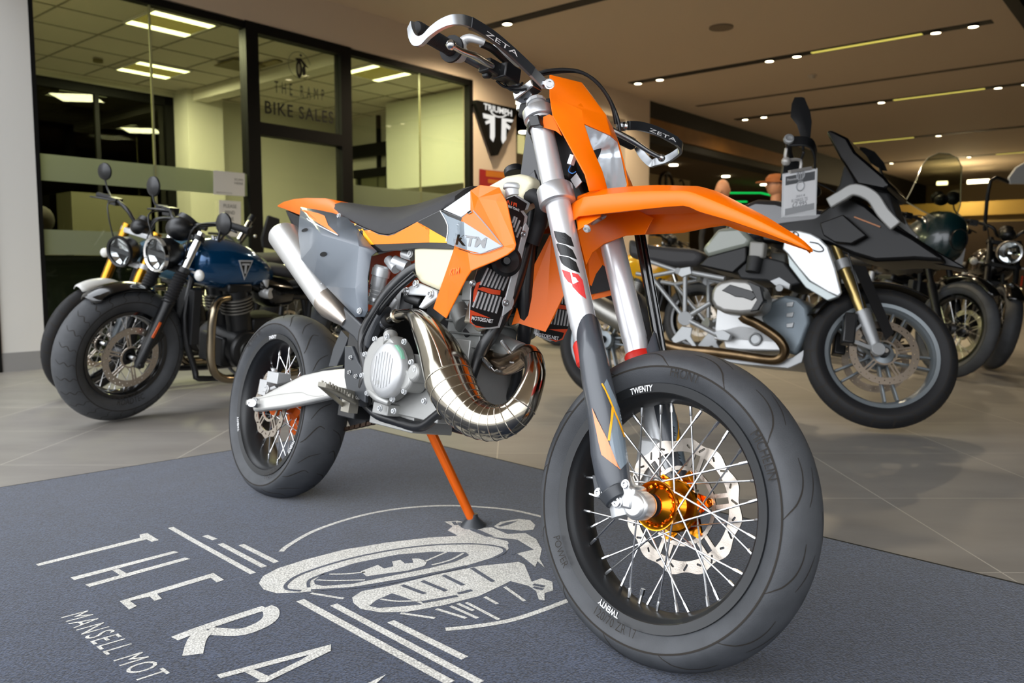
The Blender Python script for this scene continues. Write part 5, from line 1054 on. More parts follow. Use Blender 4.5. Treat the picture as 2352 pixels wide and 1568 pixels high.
# ---- handlebar and controls
def hb(mir, pts): return [ST.m(p) if mir else p for p in pts]
bar = Q(ST, [(957, 66, -.385), (1047, 118, -.245), (1105, 150, -.18)])+[ST.w(1.03, -.10, 1.195), ST.w(1.045, -.05, 1.175), ST.w(1.045, 0, 1.172)]
bar = bar+[ST.m(p) for p in bar[:-1][::-1]]
mk('handlebar', [tube(bar, [.011, .011, .011, .0125, .014, .014, .014, .0125, .011, .011, .011], 16, k=5)], GRD, bk)
hdl = [o for o in bk.children if o.name.startswith('handlebar')][0]
gA, gB = bar[0], bar[1]
for mir in (False, True):
    a, b = hb(mir, [gA, gB]); d = unit(b-a)
    gr_ = [tube([a+d*t for t in (-.004, .0, .11, .128)], [.014, .0165, .0165, .018], 20), tube([b-d*.02, b-d*.013], .030, 28)]
    for i in range(22): gr_.append(tube([a+d*(.006+i*.0052), a+d*(.0078+i*.0052)], .0171, 16))
    mk('grip', gr_, RUBD, hdl, angle=50)
    g = [tube([b-d*.008, b+d*.004, b+d*.022], [.024, .024, .019], 24)]
    if not mir: g.append(tube(Q(ST, [(1058, 118, -.235), (1062, 98, -.225), (1078, 88, -.22), (1100, 93, -.21), (1112, 98, -.20)]), [.013, .012, .010, .0085, .008], 14, k=4))
    mk('throttle_housing' if not mir else 'grip_collar', g, CAST, hdl)
    # lever
    lv = hb(mir, Q(ST, [(1036, 103, -.375), (1060, 117, -.335), (1090, 128, -.28), (1110, 140, -.23), (1130, 152, -.19)]))
    mk('lever', [tube(lv, [.0065, .006, .0078, .008, .007], 12, k=4), ball(lv[0], .0105, n=16)], SIL, hdl)
    g = [box(hb(mir, [ST.p(1130, 158, -.175)])[0], ST.X, ST.Y, ST.Z, .035, .05, .03), tube(hb(mir, Q(ST, [(1120, 150, -.19), (1150, 170, -.15), (1190, 180, -.11)])), [.013, .017, .016], 14), box(hb(mir, [ST.p(1165, 170, -.14)])[0], ST.X, ST.Y, ST.Z, .04, .05, .035), tube(hb(mir, Q(ST, [(1112, 172, -.18), (1125, 172, -.18)])), .009, 8)]
    mk('master_cylinder' if not mir else 'clutch_cylinder', g, BLACK, hdl, bevel=.004)
    # handguard
    hg = hb(mir, Q(ST, [(943, 58, -.404), (947, 80, -.410), (957, 95, -.415), (972, 92, -.412), (990, 74, -.418), (1015, 56, -.416), (1045, 46, -.404), (1080, 52, -.370), (1130, 83, -.30), (1180, 125, -.23), (1222, 165, -.175), (1252, 195, -.138)]))
    
    HG = mk('handguard', [ribbon(hg, ST.Z, .0205, .008, k=6), tube([hg[-1]-ST.Z*.004, hg[-1]+ST.Z*.004], .012, 14)], pm('handguard_alloy', '#9ea1a4', .3, .95), hdl, bevel=.0015, angle=50)
    cv = hg[-5:]; out = unit(ST.X) 
    cq = catmull(cv, 6); n3 = len(cq)
    mk('handguard_cover', [ribbon([p+ST.X*.0008 for p in cq[:int(n3*.78)]], ST.Z, .0220, .0092)], pm('cover_dark', '#2c2e31', .35, coat=.2), HG, bevel=.001)
    if not mir:
        skh = Skin([o for o in HG.children]); mk('handguard_lettering', [skh.text('ZETA', (1114, 80), (74, 51), (3.5, -9.5), .001, sx=1.1)], WHT, HG, smooth=False)
    else:
        skh = Skin([o for o in HG.children]+[HG]); mk('handguard_lettering', [skh.text('ZETA', (1490, 300.5), (62, 26), (2.5, -7.), .001, sx=1.1)], WHT, HG, smooth=False)
    mk('handguard_bolt', [bolt(hg[-1]+ST.X*.012, ST.X*.8+ST.Y*(.6 if mir else -.6), .009, .006)], SIL, HG)
EE = ST.X*math.cos(R_(24.8))+ST.Z*math.sin(R_(24.8))
g = [box(ST.w(1.045, 0, 1.155), ST.X, ST.Y, ST.Z, .05, .10, .030), box(ST.p(1211, 211, -.055), EE, ST.Y, -LD, .062, .034, .022), box(ST.m(ST.p(1211, 211, -.055)), EE, ST.Y, -LD, .062, .034, .022)]
mk('bar_mount', g, SIL, bk, bevel=.003)
mk('stem_cover', [box(ST.w(1.09, 0, 1.135), ST.X, ST.Y, ST.Z, .10, .12, .035)], BLKM, bk, bevel=.006)
mk('bar_pad', [box(ST.p(1165, 128, -.10), ST.X, ST.Y, ST.Z, .02, .10, .018)], SILM, hdl, bevel=.004)
g = [tube(Q(ST, [(1238, 168, -.04), (1262, 162, -.03), (1300, 160, 0), (1335, 166, .03), (1370, 188, .06), (1400, 228, .09), (1418, 270, .11), (1424, 300, .12)]), .0045, 8, k=5), tube(Q(ST, [(1240, 172, -.04), (1290, 165, 0), (1338, 168, .03), (1376, 196, .06), (1404, 240, .09), (1414, 285, .11)]), .0035, 8, k=5), tube(Q(ST, [(1105, 100, -.20), (1130, 112, -.17), (1160, 140, -.12), (1190, 165, -.08)]), [.009, .009, .007, .005], 8, k=4),
     tube(Q(ST, [(1140, 185, -.15), (1160, 200, -.13), (1190, 200, -.11), (1200, 190, -.10)]), .003, 6, k=5), tube(Q(ST, [(1150, 178, -.14), (1172, 206, -.12), (1210, 205, -.1)]), .003, 6, k=5)]
for a, b, c in ((1236, 340, .0), (1228, 345, .02), (1244, 350, -.03)): g.append(tube(Q(BK, [(a, b, c), (a-14, b+40, c), (a-32, b+88, -.02), (a-40, b+105, -.03)]), .0045, 8, k=3))
mk('control_cable', g, BLACK, bk)
mk('plastic_shield', [plate([BK.p(a, b, .02) for a, b in ((1200, 440), (1243, 395), (1262, 470), (1215, 480))], BK.Y, .01)], pm('shield_grey', '#5a6068', .4), bk, bevel=.003)
mk('hose', [tube(Q(BK, [(1205, 455, -.04), (1230, 450, -.05), (1245, 470, -.04), (1240, 510, -.02), (1222, 560, -.02)]), .017, 12, k=4), tube(Q(BK, [(1075, 760, -.06), (1085, 775, -.04), (1100, 795, -.03)]), .014, 12, k=4)], RUBD, bk)
# ================================================================ PARKED MOTORCYCLES BEHIND
GRO = [([(0, .05), (.05, .16), (.02, .32), (.08, .48), (.05, .66), (.11, .85)], .0035)]
KNOB = [([(0, .02), (.02, .3), (.0, .55), (.03, .98)], .008), ([(.0, .35), (.12, .40), (.24, .35)], .006)]
TEALB = pm('tank_blue', '#0a4a78', .14, .55, coat=1.); FINM = pm('fin_silver', '#8c8a84', .35, .9); HDR = pm('header_pipe', '#a89b84', .22, 1.)
RETR = pm('mirror_glass', '#9aa0a2', .05, 1.)
def sect(zt, zb, w, n=16, p=2.6):
    out = []
    for j in range(n):
        a = 2*math.pi*j/n; c, s = math.cos(a), math.sin(a)
        out.append((w*math.copysign(abs(c)**(2/p), c), (zt+zb)/2+(zt-zb)/2*math.copysign(abs(s)**(2/p), s)))
    return out
def body(fr, st, n=20, k=4):
    """rounded body through stations (x, top z, bottom z, half width)"""
    q = catmull([V(*a) for a in st], k); return loft([[fr.w(a[0], y, z) for y, z in sect(a[1], a[2], max(a[3], .003), n)] for a in q], closed=True, caps=True)
def moto(label, group, O, heading, steer, P):
    fr = Frame(O, heading, P.get('lean', 9.6)); wb, R = P['wb'], P['R']; hx, hz = P['head']
    rk = math.degrees(math.atan2(wb-.04-hx, hz-R)); sf = fr.steer(steer, rk, (hx-.05, 0, hz)) if steer else fr
    t = thing('motorcycle', fr.w(wb/2, 0, 0), label, 'motorcycle', group)
    L = P.get('lod', 1); gm = P.get('groove', GRO)
    def W_(f, x, R_2, tw, rb, rw, nm, disc):
        return wheel(f, x, R_2+.004, t, nm, dict(R=R_2, tw=tw, rb=rb, rw=rw, rimmat=P.get('rim', BLKG), seg=64 if L else 40, ng=26 if L else 0, grooves=gm, hub=[(.02, -.06), (.035, -.055), (.045, -.045), (.03, -.03), (.025, 0), (.03, .03), (.045, .045), (.035, .055), (.02, .06)], hubmat=BLACK, ax=.10,
                     spokes=P.get('spokes', 28), fr=.042, fh=.04, cross=.9, disc=disc, gph=.05, side=P.get('side', []) if L else [], tyremat=P.get('tyre', RUB)))
    W_(sf, wb, R, P['tw'], P['rb'], P.get('rw', P['tw']*.62), 'front_wheel', [(.150, .118, .075, .0, 6, .055)]+([(.150, .118, -.075, .0, 6, .055)] if P.get('twin') else []))
    W_(fr, 0, P.get('Rr', R), P.get('twr', .08), P.get('rbr', P['rb']), P.get('twr', .08)*.7, 'rear_wheel', [(.11, .09, -.07, 0, 5, .05)])
    fy = P.get('fy', .10); T0, T1 = V(hx, 0, hz), V(wb-.035, 0, R-.01); LDr = (T1-T0)
    def lg(u, sd, o=0.): p = T0+LDr*u; return sf.w(p[0]+o, sd*fy, p[2])
    for sd in (1, -1):
        g = [(*tube([lg(-.03, sd), lg(.40, sd)], P.get('rf', .0215), 20), 0), (*tube([lg(P.get('low', .52), sd), lg(P.get('low', .52)+.03, sd), lg(.9, sd), lg(1.02, sd), lg(1.06, sd)], [.027, .031, .027, .024, .016], 20), 1), (*tube([lg(.38, sd), lg(.55, sd)], P.get('rf', .0215)*.97, 16), 0)]
        fo = mk('fork_leg', g, [P.get('fork', CHR), P.get('lower', BLACK)], t)
        if P.get('gaiter'): mk('fork_gaiter', tube([lg(.30+.25*i/22, sd) for i in range(23)], [.035 if i % 2 else .028 for i in range(23)], 18), RUBD, fo)
        mk('axle_nut', cyl(lg(1.03, sd), lg(1.03, sd)+sf.Y*sd*.03, .012), BLACK, fo)
        mk('fork_clamp', [tube([lg(.0, sd), lg(.035, sd)], .03, 18), tube([lg(.26, sd), lg(.30, sd)], .033, 18)], P.get('clamp', BLACK), fo)
    mk('triple_clamp', [box((lg(.015, 1)+lg(.015, -1))/2, sf.X, sf.Y, sf.Z, .07, .2, .03), box((lg(.28, 1)+lg(.28, -1))/2, sf.X, sf.Y, sf.Z, .06, .2, .03)], P.get('clamp', BLACK), t, bevel=.004)
    # front mudguard
    c = sf.w(wb, 0, R); rows = []; a0, a1 = P.get('fend', (40, 105)); rf = R+P.get('fgap', .018)
    for i in range(15):
        a = R_(a0+(a1-a0)*i/14); w_ = P['tw']*(1.05 if 0 < i < 14 else .7)
        rows.append([c+(rf-(.028*(abs(u)/w_)**2.2))*(math.cos(a)*sf.X+math.sin(a)*sf.Z)+sf.Y*u for u in np.linspace(-w_, w_, 9)])
    mk('front_mudguard', loft(rows), P.get('fendmat', BLKG), t, solid=.004, angle=60)
    # headlight
    lx, lz, lr = P['light']; lc = sf.w(lx, 0, lz); ax = unit(sf.X-sf.Z*.08)
    h = mk('headlight', [lathe(lc, ax, [(0, -.13), (lr*.5, -.12), (lr*.92, -.06), (lr, 0), (lr*1.05, .012), (lr*.98, .022), (lr*.9, .018), (lr*.88, .0)], 32)], [P.get('shell', BLACK)], t, angle=60)
    mk('headlight_ring', lathe(lc, ax, [(lr*1.02, .004), (lr*1.09, .012), (lr*1.03, .028), (lr*.90, .024), (lr*.90, .010)], 32), P.get('ring', CHR), h)
    mk('headlight_glass', lathe(lc, ax, [(lr*.9, .018), (lr*.6, .026), (0, .03)], 32), LENS, h)
    g = [lathe(lc, ax, [(lr*.9, .010), (lr*.5, -.03), (0, -.05)], 32)]
    if P.get('bar_light', 1): g.append((*box(lc+ax*.012, ax, sf.Y, sf.Z, .01, lr*1.6, lr*.28), 1))
    mk('reflector', g, [CHR, BLACK], h)
    # clocks, handlebar, mirrors
    cx0, cz0, cr0 = P.get('clock', (hx+.0, hz+.08, .062)); mk('clock', [ball(sf.w(cx0, 0, cz0), cr0, sc=(1, 1, .85), n=20), cyl(sf.w(cx0-.03, 0, cz0+.015), sf.w(cx0-.05, 0, cz0+.035), cr0*.9)], BLACK, t)
    bx, by, bz = P['bar']; pts = [sf.w(bx, -by, bz), sf.w(bx+.03, -by*.62, bz+.01), sf.w(hx+.01, -by*.28, bz-.02), sf.w(hx-.01, -.06, hz+.045), sf.w(hx-.01, 0, hz+.04)]; pts = pts+[sf.m(p) for p in pts[:-1][::-1]]
    hb_ = mk('handlebar', tube(pts, .0125, 12, k=4), BLACK, t)
    for sd in (1, -1):
        a, b = sf.w(bx, sd*by, bz), sf.w(bx+.024, sd*by*.68, bz+.008); mk('grip', tube([a, b], .018, 14), RUBD, hb_)
        mk('lever', [tube([sf.w(bx+.07, sd*by*.98, bz-.01), sf.w(bx+.075, sd*by*.8, bz), sf.w(bx+.05, sd*by*.58, bz+.005)], .0055, 8, k=3), box(sf.w(bx+.03, sd*by*.60, bz), sf.X, sf.Y, sf.Z, .06, .06, .045)], BLACK, hb_, bevel=.003)
    for (mx, my, mz) in P.get('mirrors', []):
        c = sf.w(mx, my, mz); ml = mk('mirror', [lathe(c, sf.X, [(0, .022), (.03, .02), (.052, .006), (.055, -.002), (.05, -.004)], 24), tube([c+sf.X*.01, sf.w(mx+.0, my*.93, mz-.09), sf.w(bx+.02, my*.72, bz+.02)], .006, 8, k=5)], P.get('mirmat', BLACK), t)
        mk('mirror_glass', disc(c-sf.X*.004, .050, sf.X, .002), RETR, ml)
    # tank, seat, tail
    if P.get('tank'):
        tk_ = mk('fuel_tank', body(fr, P['tank']), P['paint'], t, angle=80)
        mk('filler_cap', disc(fr.w(P['tank'][2][0]-.02, 0, P['tank'][2][1]-.006), .035, fr.Z, .018), CHR if P.get('lod', 1) else BLACK, tk_)
        if P.get('badge'):
            bx_, bz_ = P['badge']; sk_ = None
            c = fr.w(bx_, P['tank'][2][3]+.004, bz_); q = [c+fr.X*a+fr.Z*b for a, b in ((-.045, .04), (.045, .04), (.0, -.065))]
            g = [plate(q, fr.Y, .004), (*plate([c+fr.Y*.0045+fr.X*a+fr.Z*b for a, b in ((-.034, .032), (.034, .032), (0, -.05))], fr.Y, .001), 1), (*plate([c+fr.Y*.006+fr.X*a+fr.Z*b for a, b in ((-.024, .024), (.024, .024), (.024, .014), (.006, .014), (.006, -.03), (-.006, -.03), (-.006, .014), (-.024, .014))], fr.Y, .001), 0)]
            mk('badge', g, [SILM, BLKG], tk_, smooth=False)
    mk('seat', body(fr, P['seat'], 16), SEAT, t, angle=80)
    mk('tail', body(fr, P.get('tail', [(.45, .70, .60, .08), (.2, .72, .64, .09), (-.1, .70, .62, .08), (-.3, .66, .60, .06)]), 14), P.get('tailmat', BLKG), t, angle=80)
    # frame and engine
    g = []
    for sd in (1, -1):
        g += [tube([fr.w(hx-.07, sd*.03, hz-.06), fr.w(hx+.02, sd*.06, hz-.42), fr.w(hx-.03, sd*.10, .26), fr.w(hx-.10, sd*.12, .20), fr.w(.55, sd*.12, .20), fr.w(.46, sd*.12, .34), fr.w(.44, sd*.12, .62)], .016, 10, k=4), tube([fr.w(hx-.07, sd*.03, hz-.08), fr.w(.8, sd*.10, .68), fr.w(.44, sd*.12, .62), fr.w(.05, sd*.11, .66)], .015, 10, k=4), tube([fr.w(.46, sd*.12, .36), fr.w(.2, sd*.115, .34), fr.w(0, sd*.115, R)], .022, 10)]
        g.append(tube([fr.w(.05, sd*.13, .62), fr.w(-.01, sd*.14, R+.03)], [.028, .028], 12))
    mk('frame', g, BLACK, t)
    e_ = P.get('eng', BLACK)
    g = [box(fr.w(.78, 0, .33), fr.X, fr.Y, fr.Z, .44, .22, .16), lathe(fr.w(.88, 0, .35), fr.Y, [(0, -.18), (.085, -.18), (.105, -.165), (.11, -.13), (.11, .13), (.105, .165), (.085, .18), (0, .18)], 28), lathe(fr.w(.66, 0, .36), fr.Y, [(0, -.16), (.07, -.16), (.085, -.13), (.085, .13), (.07, .16), (0, .16)], 24), box(fr.w(.70, 0, .45), fr.X, fr.Y, fr.Z, .24, .22, .12), box(fr.w(.935, 0, .685), fr.X, fr.Y, fr.Z, .15, .28, .05)]
    for sd in (1, -1): g.append(tube([fr.w(.87, sd*.078, .40), fr.w(.925, sd*.078, .66), fr.w(.935, sd*.078, .71)], [.066, .066, .055], 20))
    en_ = mk('engine', g, e_, t, bevel=.014)
    mk('cylinder_fins', [tube([fr.w(.903+.0035*i, sd*.078, .555+.017*i), fr.w(.905+.0035*i, sd*.078, .563+.017*i)], .086, 20) for i in range(5) for sd in (1, -1)], FINM, en_)
    mk('engine_cover', [lathe(fr.w(.88, .18, .35), fr.Y, [(0, .012), (.04, .012), (.045, .0), (.055, 0), (.055, .006), (.06, .0)], 24)], P.get('covmat', pm('cover_dark_alloy', '#3a3a38', .4, .8)), en_)
    if P.get('headers', 1):
        for sd in (1, -1):
            hp = [(.99, .11, .63), (1.06, .13, .62), (1.10, .15, .56), (1.105, .155, .42), (1.09, .155, .28), (1.03, .15, .21), (.90, .15, .185), (.5, .16, .19)]
            mk('exhaust_pipe', tube([fr.w(a, sd*b, c) for a, b, c in hp], [.022]*7+[.022], 16, k=5), P.get('pipe', HDR), t)
            mk('silencer', tube([fr.w(.52, sd*.17, .19), fr.w(.45, sd*.18, .20), fr.w(-.12, sd*.20, .27), fr.w(-.14, sd*.20, .27)], [.024, .045, .048, .03], 20), P.get('pipe2', BLACK), t)
    mk('radiator', box(fr.w(hx-.02, 0, .53), fr.X, fr.Y, fr.Z, .05, .21, .29), BLKM, t, bevel=.006)
    mk('carburettor', [lathe(fr.w(.76, sd*.09, .655), unit(fr.X*-.3+fr.Y*sd), [(0, .06), (.03, .06), (.034, .03), (.03, 0), (0, 0)], 18) for sd in (1, -1)]+[cyl(fr.w(.77, sd*.12, .66), fr.w(.77, sd*.12, .73), .022) for sd in (1, -1)], CAST, t)
    for sd in (1, -1):
        c = sf.w(hx+.06, sd*.20, hz-.18); i_ = mk('indicator', [ball(c, .030, frame=(sf.Y, sf.Z, sf.X), sc=(1, 1, .7), n=16), tube([c-sf.X*.01, sf.w(hx+.03, sd*.10, hz-.18)], .006, 8)], [pm('indicator_lens', '#d5d5d0', .15, coat=.5)], t)
    mk('cable', [tube([sf.w(bx+.03, sd*by*.55, bz), sf.w(hx+.10, sd*.18, bz-.02), sf.w(hx+.06, sd*.09, hz-.15), fr.w(hx-.05, sd*.05, hz-.25)], .0045, 6, k=5) for sd in (1, -1)], BLACK, t)
    mk('footpeg', [cyl(fr.w(.62, sd*.12, .27), fr.w(.62, sd*.27, .27), .012) for sd in (1, -1)]+[tube([fr.w(.72, .13, .24), fr.w(.85, .15, .20), fr.w(.9, .18, .23)], .007, 6)], BLACK, t)
    mk('brake_caliper', box(sf.w(wb-.10, .085, R+.09), unit(sf.X+sf.Z), sf.Y, unit(sf.Z-sf.X), .055, .05, .11), BLACK, t, bevel=.008)
    mk('side_stand', tube([fr.w(.70, .12, .20), fr.w(.64, .17, .10), fr.w(.62, .27, .012+.17*.27)], .011, 8), BLACK, t)
    return t, fr, sf

TK_B = [(1.19, .86, .76, .05), (1.15, .905, .70, .12), (1.02, .935, .665, .150), (.88, .915, .665, .150), (.76, .85, .68, .13), (.68, .79, .69, .08)]
b1, f1, s1 = moto('blue tanked retro roadster with chrome headlight ring parked beside the office glass', 'parked motorcycles', (-1.103, 5.2557, 0), -125.8, 5,
    dict(wb=1.5, R=.343, tw=.072, rb=.222, head=(1.185, .955), light=(1.335, .845, .085), gaiter=True, clock=(1.22, .975, .075), bar=(1.10, .36, 1.03), mirrors=[(1.25, .35, 1.06), (1.14, -.36, 1.14)], tank=TK_B, paint=TEALB, badge=(.93, .80),
         seat=[(.72, .79, .74, .05), (.60, .80, .73, .12), (.42, .77, .70, .13), (.30, .78, .72, .10)], low=.50, fend=(55, 112), fgap=.02, side=[('ROADTEC', R_(-95), True)], fork=CHR, groove=GRO))
mk('fork_reflector', ribbon([s1.p(369, 740, .128), s1.p(350, 776, .128)], s1.X, .014, .006), AMB, b1, bevel=.002)
mk('side_panel', body(f1, [(.80, .74, .66, .14), (.70, .74, .56, .15), (.58, .72, .56, .14)], 14), BLKG, b1, angle=80)
b2, f2, s2 = moto('black scrambler with gold fork legs and white front mudguard, leftmost of the parked motorcycles', 'parked motorcycles', (-1.6868, 6.1409, 0), -125.8, 18,
    dict(wb=1.53, R=.345, tw=.045, rb=.265, Rr=.33, rbr=.23, head=(1.25, 1.0), rf=.030, low=.66, fork=GOLDF, lower=pm('slider_grey', '#4a4f52', .4, .5), clamp=SILM, fy=.115, light=(1.385, .885, .088), ring=BLACK, clock=(1.26, 1.03, .06), bar=(1.19, .42, 1.13), mirrors=[(1.16, -.42, 1.28)],
         tank=[(1.24, .90, .80, .05), (1.19, .95, .74, .11), (1.05, .97, .70, .135), (.9, .95, .70, .135), (.78, .89, .72, .11), (.7, .85, .73, .07)], paint=pm('tank_pale_blue', '#4f86a8', .2, .3, coat=.8), seat=[(.74, .87, .80, .07), (.6, .88, .79, .12), (.3, .88, .80, .12), (.0, .90, .83, .09)],
         fendmat=pm('mudguard_white', '#cfcfca', .35, coat=.3), fend=(66, 112), fgap=.035, groove=KNOB, tyre=RUBD))
# dark machine mostly hidden behind the orange tail
gp3 = thing('motorcycle', wp(600, 800, 1.0)*V(1, 1, 0), 'dark motorcycle behind the orange tail, only its black screen panel and chrome grip showing', 'motorcycle', 'parked motorcycles')
o3 = 1.15
def w3(x, y, o=o3): return wp(x, y, o)
mk('screen_panel', plate([w3(597, 546), w3(612, 494), (w3(638, 502)), w3(640, 576), w3(600, 568)], D2, .03), BLKM, gp3, bevel=.008)
mk('grip', [tube([w3(549, 551, o3+.05), w3(574, 508, o3+.05)], .020, 16), (*tube([w3(574, 508, o3+.05), w3(581, 496, o3+.05)], .026, 16), 1), (*ball(w3(586, 542, o3+.05), .014), 0)], [CHR, BLACK], gp3)
mk('handlebar', [tube([w3(580, 520), w3(560, 548), w3(545, 562), w3(520, 540, o3-.1), w3(480, 535, o3-.3)], .011, 10, k=4), tube([w3(510, 560, o3-.05), w3(550, 565), w3(580, 590)], .009, 8, k=4)], BLACK, gp3)
mk('body', [body(Frame(wp(610, 700, .95)*V(1, 1, 0), -125.8, 9), [(.25, .80, .60, .06), (.1, .84, .5, .13), (-.2, .80, .40, .14), (-.5, .70, .45, .10)], 16), box(wp(640, 760, .95)*V(1, 1, 0)+UP*.38, D1, D2, UP, .5, .25, .36)], BLKG, gp3, angle=80)
mk('wheel', [lathe(wp(560, 800, .8)*V(1, 1, 0)+UP*.32, unit(V(.81, -.585, 0)), [(.22, -.04), (.29, -.06), (.32, 0), (.29, .06), (.22, .04)], 32)], RUBD, gp3)

# ================================================================ ADVENTURE MOTORCYCLE (white panel, right)
gs0 = Frame((0, 0, 0), -40., 10.)
WBG, RG = 1.507, .342; HG_ = (1.17, 0, 1.02)
gsf = Frame((0, 0, 0), -40, 10.); sgf = gsf.steer(32, 26, HG_); tgt = V(1.72, 3.76, .345)-(-sgf.Y)*.05
dlt = tgt-sgf.w(WBG, 0, RG+.004); dlt[2] = .004; GF = Frame(dlt, -40, 10.); GSF = GF.steer(32, 26, HG_)
gs = thing('motorcycle', GF.w(.75, 0, 0), 'tall black and silver adventure motorcycle with a white side panel and hanging price tag', 'motorcycle')
GRYW = pm('wheel_grey', '#7b8286', .38, .5); GSIL = pm('frame_silver', '#97999a', .42, .5); ENB = pm('engine_blue_grey', '#6b757c', .45, .4, var=.1, vscale=8); BK2 = pm('panel_black', '#050506', .4, spec=.3)
def castwheel(fr, x, R, tw, rb, nm, n_sp, discs):
    w_, pt = wheel(fr, x, R+.004, gs, nm, dict(R=R, tw=tw, rb=rb, rw=tw*.72, rimmat=GRYW, seg=72, ng=22, grooves=KNOB, hub=[(.02, -.06), (.05, -.055), (.055, -.03), (.035, -.01), (.035, .01), (.055, .03), (.05, .055), (.02, .06)], hubmat=GRYW, ax=.11, spokes=0, tyremat=RUBD, disc=discs, discmat=pm('disc_worn', '#a09486', .35, 1.)))
    for i in range(n_sp):
        a = 2*math.pi*(i//2)/(n_sp/2)+(.13 if i % 2 else -.13)
        mk('spoke', ribbon([pt(a*1+(.25 if i % 2 else -.25), .045, 0), pt(a, rb-.035, 0)], fr.Y, .035, .011), GRYW, w_, bevel=.003)
    return w_
castwheel(GSF, WBG, RG, .058, .255, 'front_wheel', 10, [(.153, .120, -.075, 0, 5, .06), (.153, .120, .075, 0, 5, .06)])
castwheel(GF, 0, .335, .08, .232, 'rear_wheel', 10, [(.135, .11, .07, 0, 5, .05)])
def gq(pts, y, f=GF): return [f.p(a, b, y) for a, b in pts]
def gpl(name, pts, y, t, m, bevel=.004, sym=True, f=GF, **k):
    g = plate(gq(pts, y, f), f.Y, t); return mk(name, both(f, g) if sym else g, m, gs, bevel=bevel, **k)
n_ = dict(A=(1557, 622), B=(1574, 623), C=(1665, 640), D=(1573, 731), E=(1489, 599), F=(1495, 634), H=(1633, 695), I=(1650, 770), J=(1462, 628))
def gt(a, b, r=.012, y=-.14): return tube([GF.p(*n_[a], y), GF.p(*n_[b], y)], r, 10)
g = [gt('A', 'E'), gt('A', 'F'), gt('B', 'C', .014), gt('B', 'D', .013), gt('D', 'H', .014), gt('D', 'I', .014), gt('D', 'F', .012), gt('J', 'F')]
for k_, r in (('A', .018), ('D', .038)): g.append(cyl(GF.p(*n_[k_], -.12), GF.p(*n_[k_], -.165), r, 24))
g.append(plate(gq([(1560, 616), (1585, 612), (1588, 628), (1566, 636), (1556, 630)], -.16), GF.Y, .03)); g.append(plate(gq([(1640, 762), (1660, 757), (1678, 768), (1672, 782), (1650, 780)], -.16), GF.Y, .03))
mk('trellis_frame', g+[(list(map(GF.m, a)), b) for a, b in g], GSIL, gs, bevel=.002)
gpl('footrest_plate', [(1566, 748), (1590, 752), (1586, 772), (1600, 795), (1594, 800), (1575, 780), (1548, 790), (1541, 778)], -.16, .01, GSIL)
gpl('lower_casting', [(1655, 757), (1700, 745), (1745, 752), (1790, 772), (1795, 806), (1700, 804), (1665, 800)], -.11, .22, CAST, .008, False)
lc_ = [o for o in gs.children if o.name.startswith('lower_casting')][0]
mk('oil_window', [lathe(GF.p(1735, 779, -.115), -GF.Y, [(0, .004), (.022, .004), (.026, .012), (.032, .010), (.034, 0)], 20), cyl(GF.p(1657, 768, -.12), GF.p(1657, 768, -.14), .014), cyl(GF.p(1668, 771, -.12), GF.p(1668, 771, -.14), .012)], GSIL, lc_)
gpl('engine_front', [(1772, 690), (1803, 676), (1833, 684), (1854, 704), (1858, 742), (1842, 788), (1828, 816), (1813, 812), (1788, 785), (1760, 752), (1745, 730)], -.12, .24, ENB, .02, False)
ef = [o for o in gs.children if o.name.startswith('engine_front')][0]
mk('engine_rib', [plate(gq([(1806, 695+i*24), (1823, 692+i*24), (1820, 704+i*24), (1806, 704+i*24)], -.128), GF.Y, .01) for i in range(3)]+[cyl(GF.p(1790, 661, -.14), GF.p(1790, 661, -.20), .018), plate(gq([(1768, 645), (1790, 636), (1815, 652), (1812, 664), (1780, 655)], -.14), GF.Y, .02)], GSIL, ef, bevel=.002)
hdp = [(1632, 672), (1639, 655), (1655, 645), (1680, 639), (1715, 641), (1745, 655), (1754, 680), (1752, 704), (1738, 719), (1700, 722), (1660, 718), (1640, 707), (1630, 690)]
hp_ = plate(gq(hdp, -.33), GF.Y, .12)
mk('cylinder_head', ([GF.m(v) for v in hp_[0]], hp_[1]), pm('head_silver', '#8d8c89', .38, .7), gs, bevel=.022, bseg=4)
hd_ = mk('cylinder_head', hp_, pm('head_silver', '#8d8c89', .38, .7), gs, bevel=.022, bseg=4)
mk('head_cover', [plate(gq([(1657, 667), (1676, 653), (1727, 668), (1738, 680), (1726, 690), (1706, 683), (1688, 681), (1672, 673)], -.336), GF.Y, .012), plate(gq([(1716, 645), (1746, 658), (1753, 690), (1740, 712), (1722, 715), (1738, 688)], -.338), GF.Y, .05)], BLACK, hd_, bevel=.003)
mk('cylinder_barrel', [cyl(GF.p(1725, 690, -.22), GF.p(1735, 692, 0), .055), cyl(GF.m(GF.p(1725, 690, -.22)), GF.m(GF.p(1735, 692, 0)), .055), box(GF.p(1740, 740, -.0), GF.X, GF.Y, GF.Z, .36, .22, .22)], CAST, gs, bevel=.004)
ep_ = [(1704, 724, -.26), (1712, 732, -.25), (1735, 742, -.22), (1765, 760, -.20), (1790, 780, -.18), (1802, 802, -.16), (1795, 820, -.15), (1770, 826, -.15), (1700, 816, -.15), (1644, 809, -.15), (1560, 800, -.15), (1500, 780, -.16)]
mk('exhaust_pipe', [tube([GF.p(*a) for a in ep_], [pxr(GF.p(*a), 11.5) for a in ep_], 16, k=4)], pm('heated_steel', '#6d5a42', .3, 1., var=.35, vscale=12), gs)
mk('silencer', tube([GF.w(.30, -.16, .38), GF.w(.24, -.17, .42), GF.w(-.12, -.20, .58), GF.w(-.16, -.20, .60)], [.04, .062, .066, .05], 24), pm('silencer_grey', '#8e8c86', .35, .9), gs)
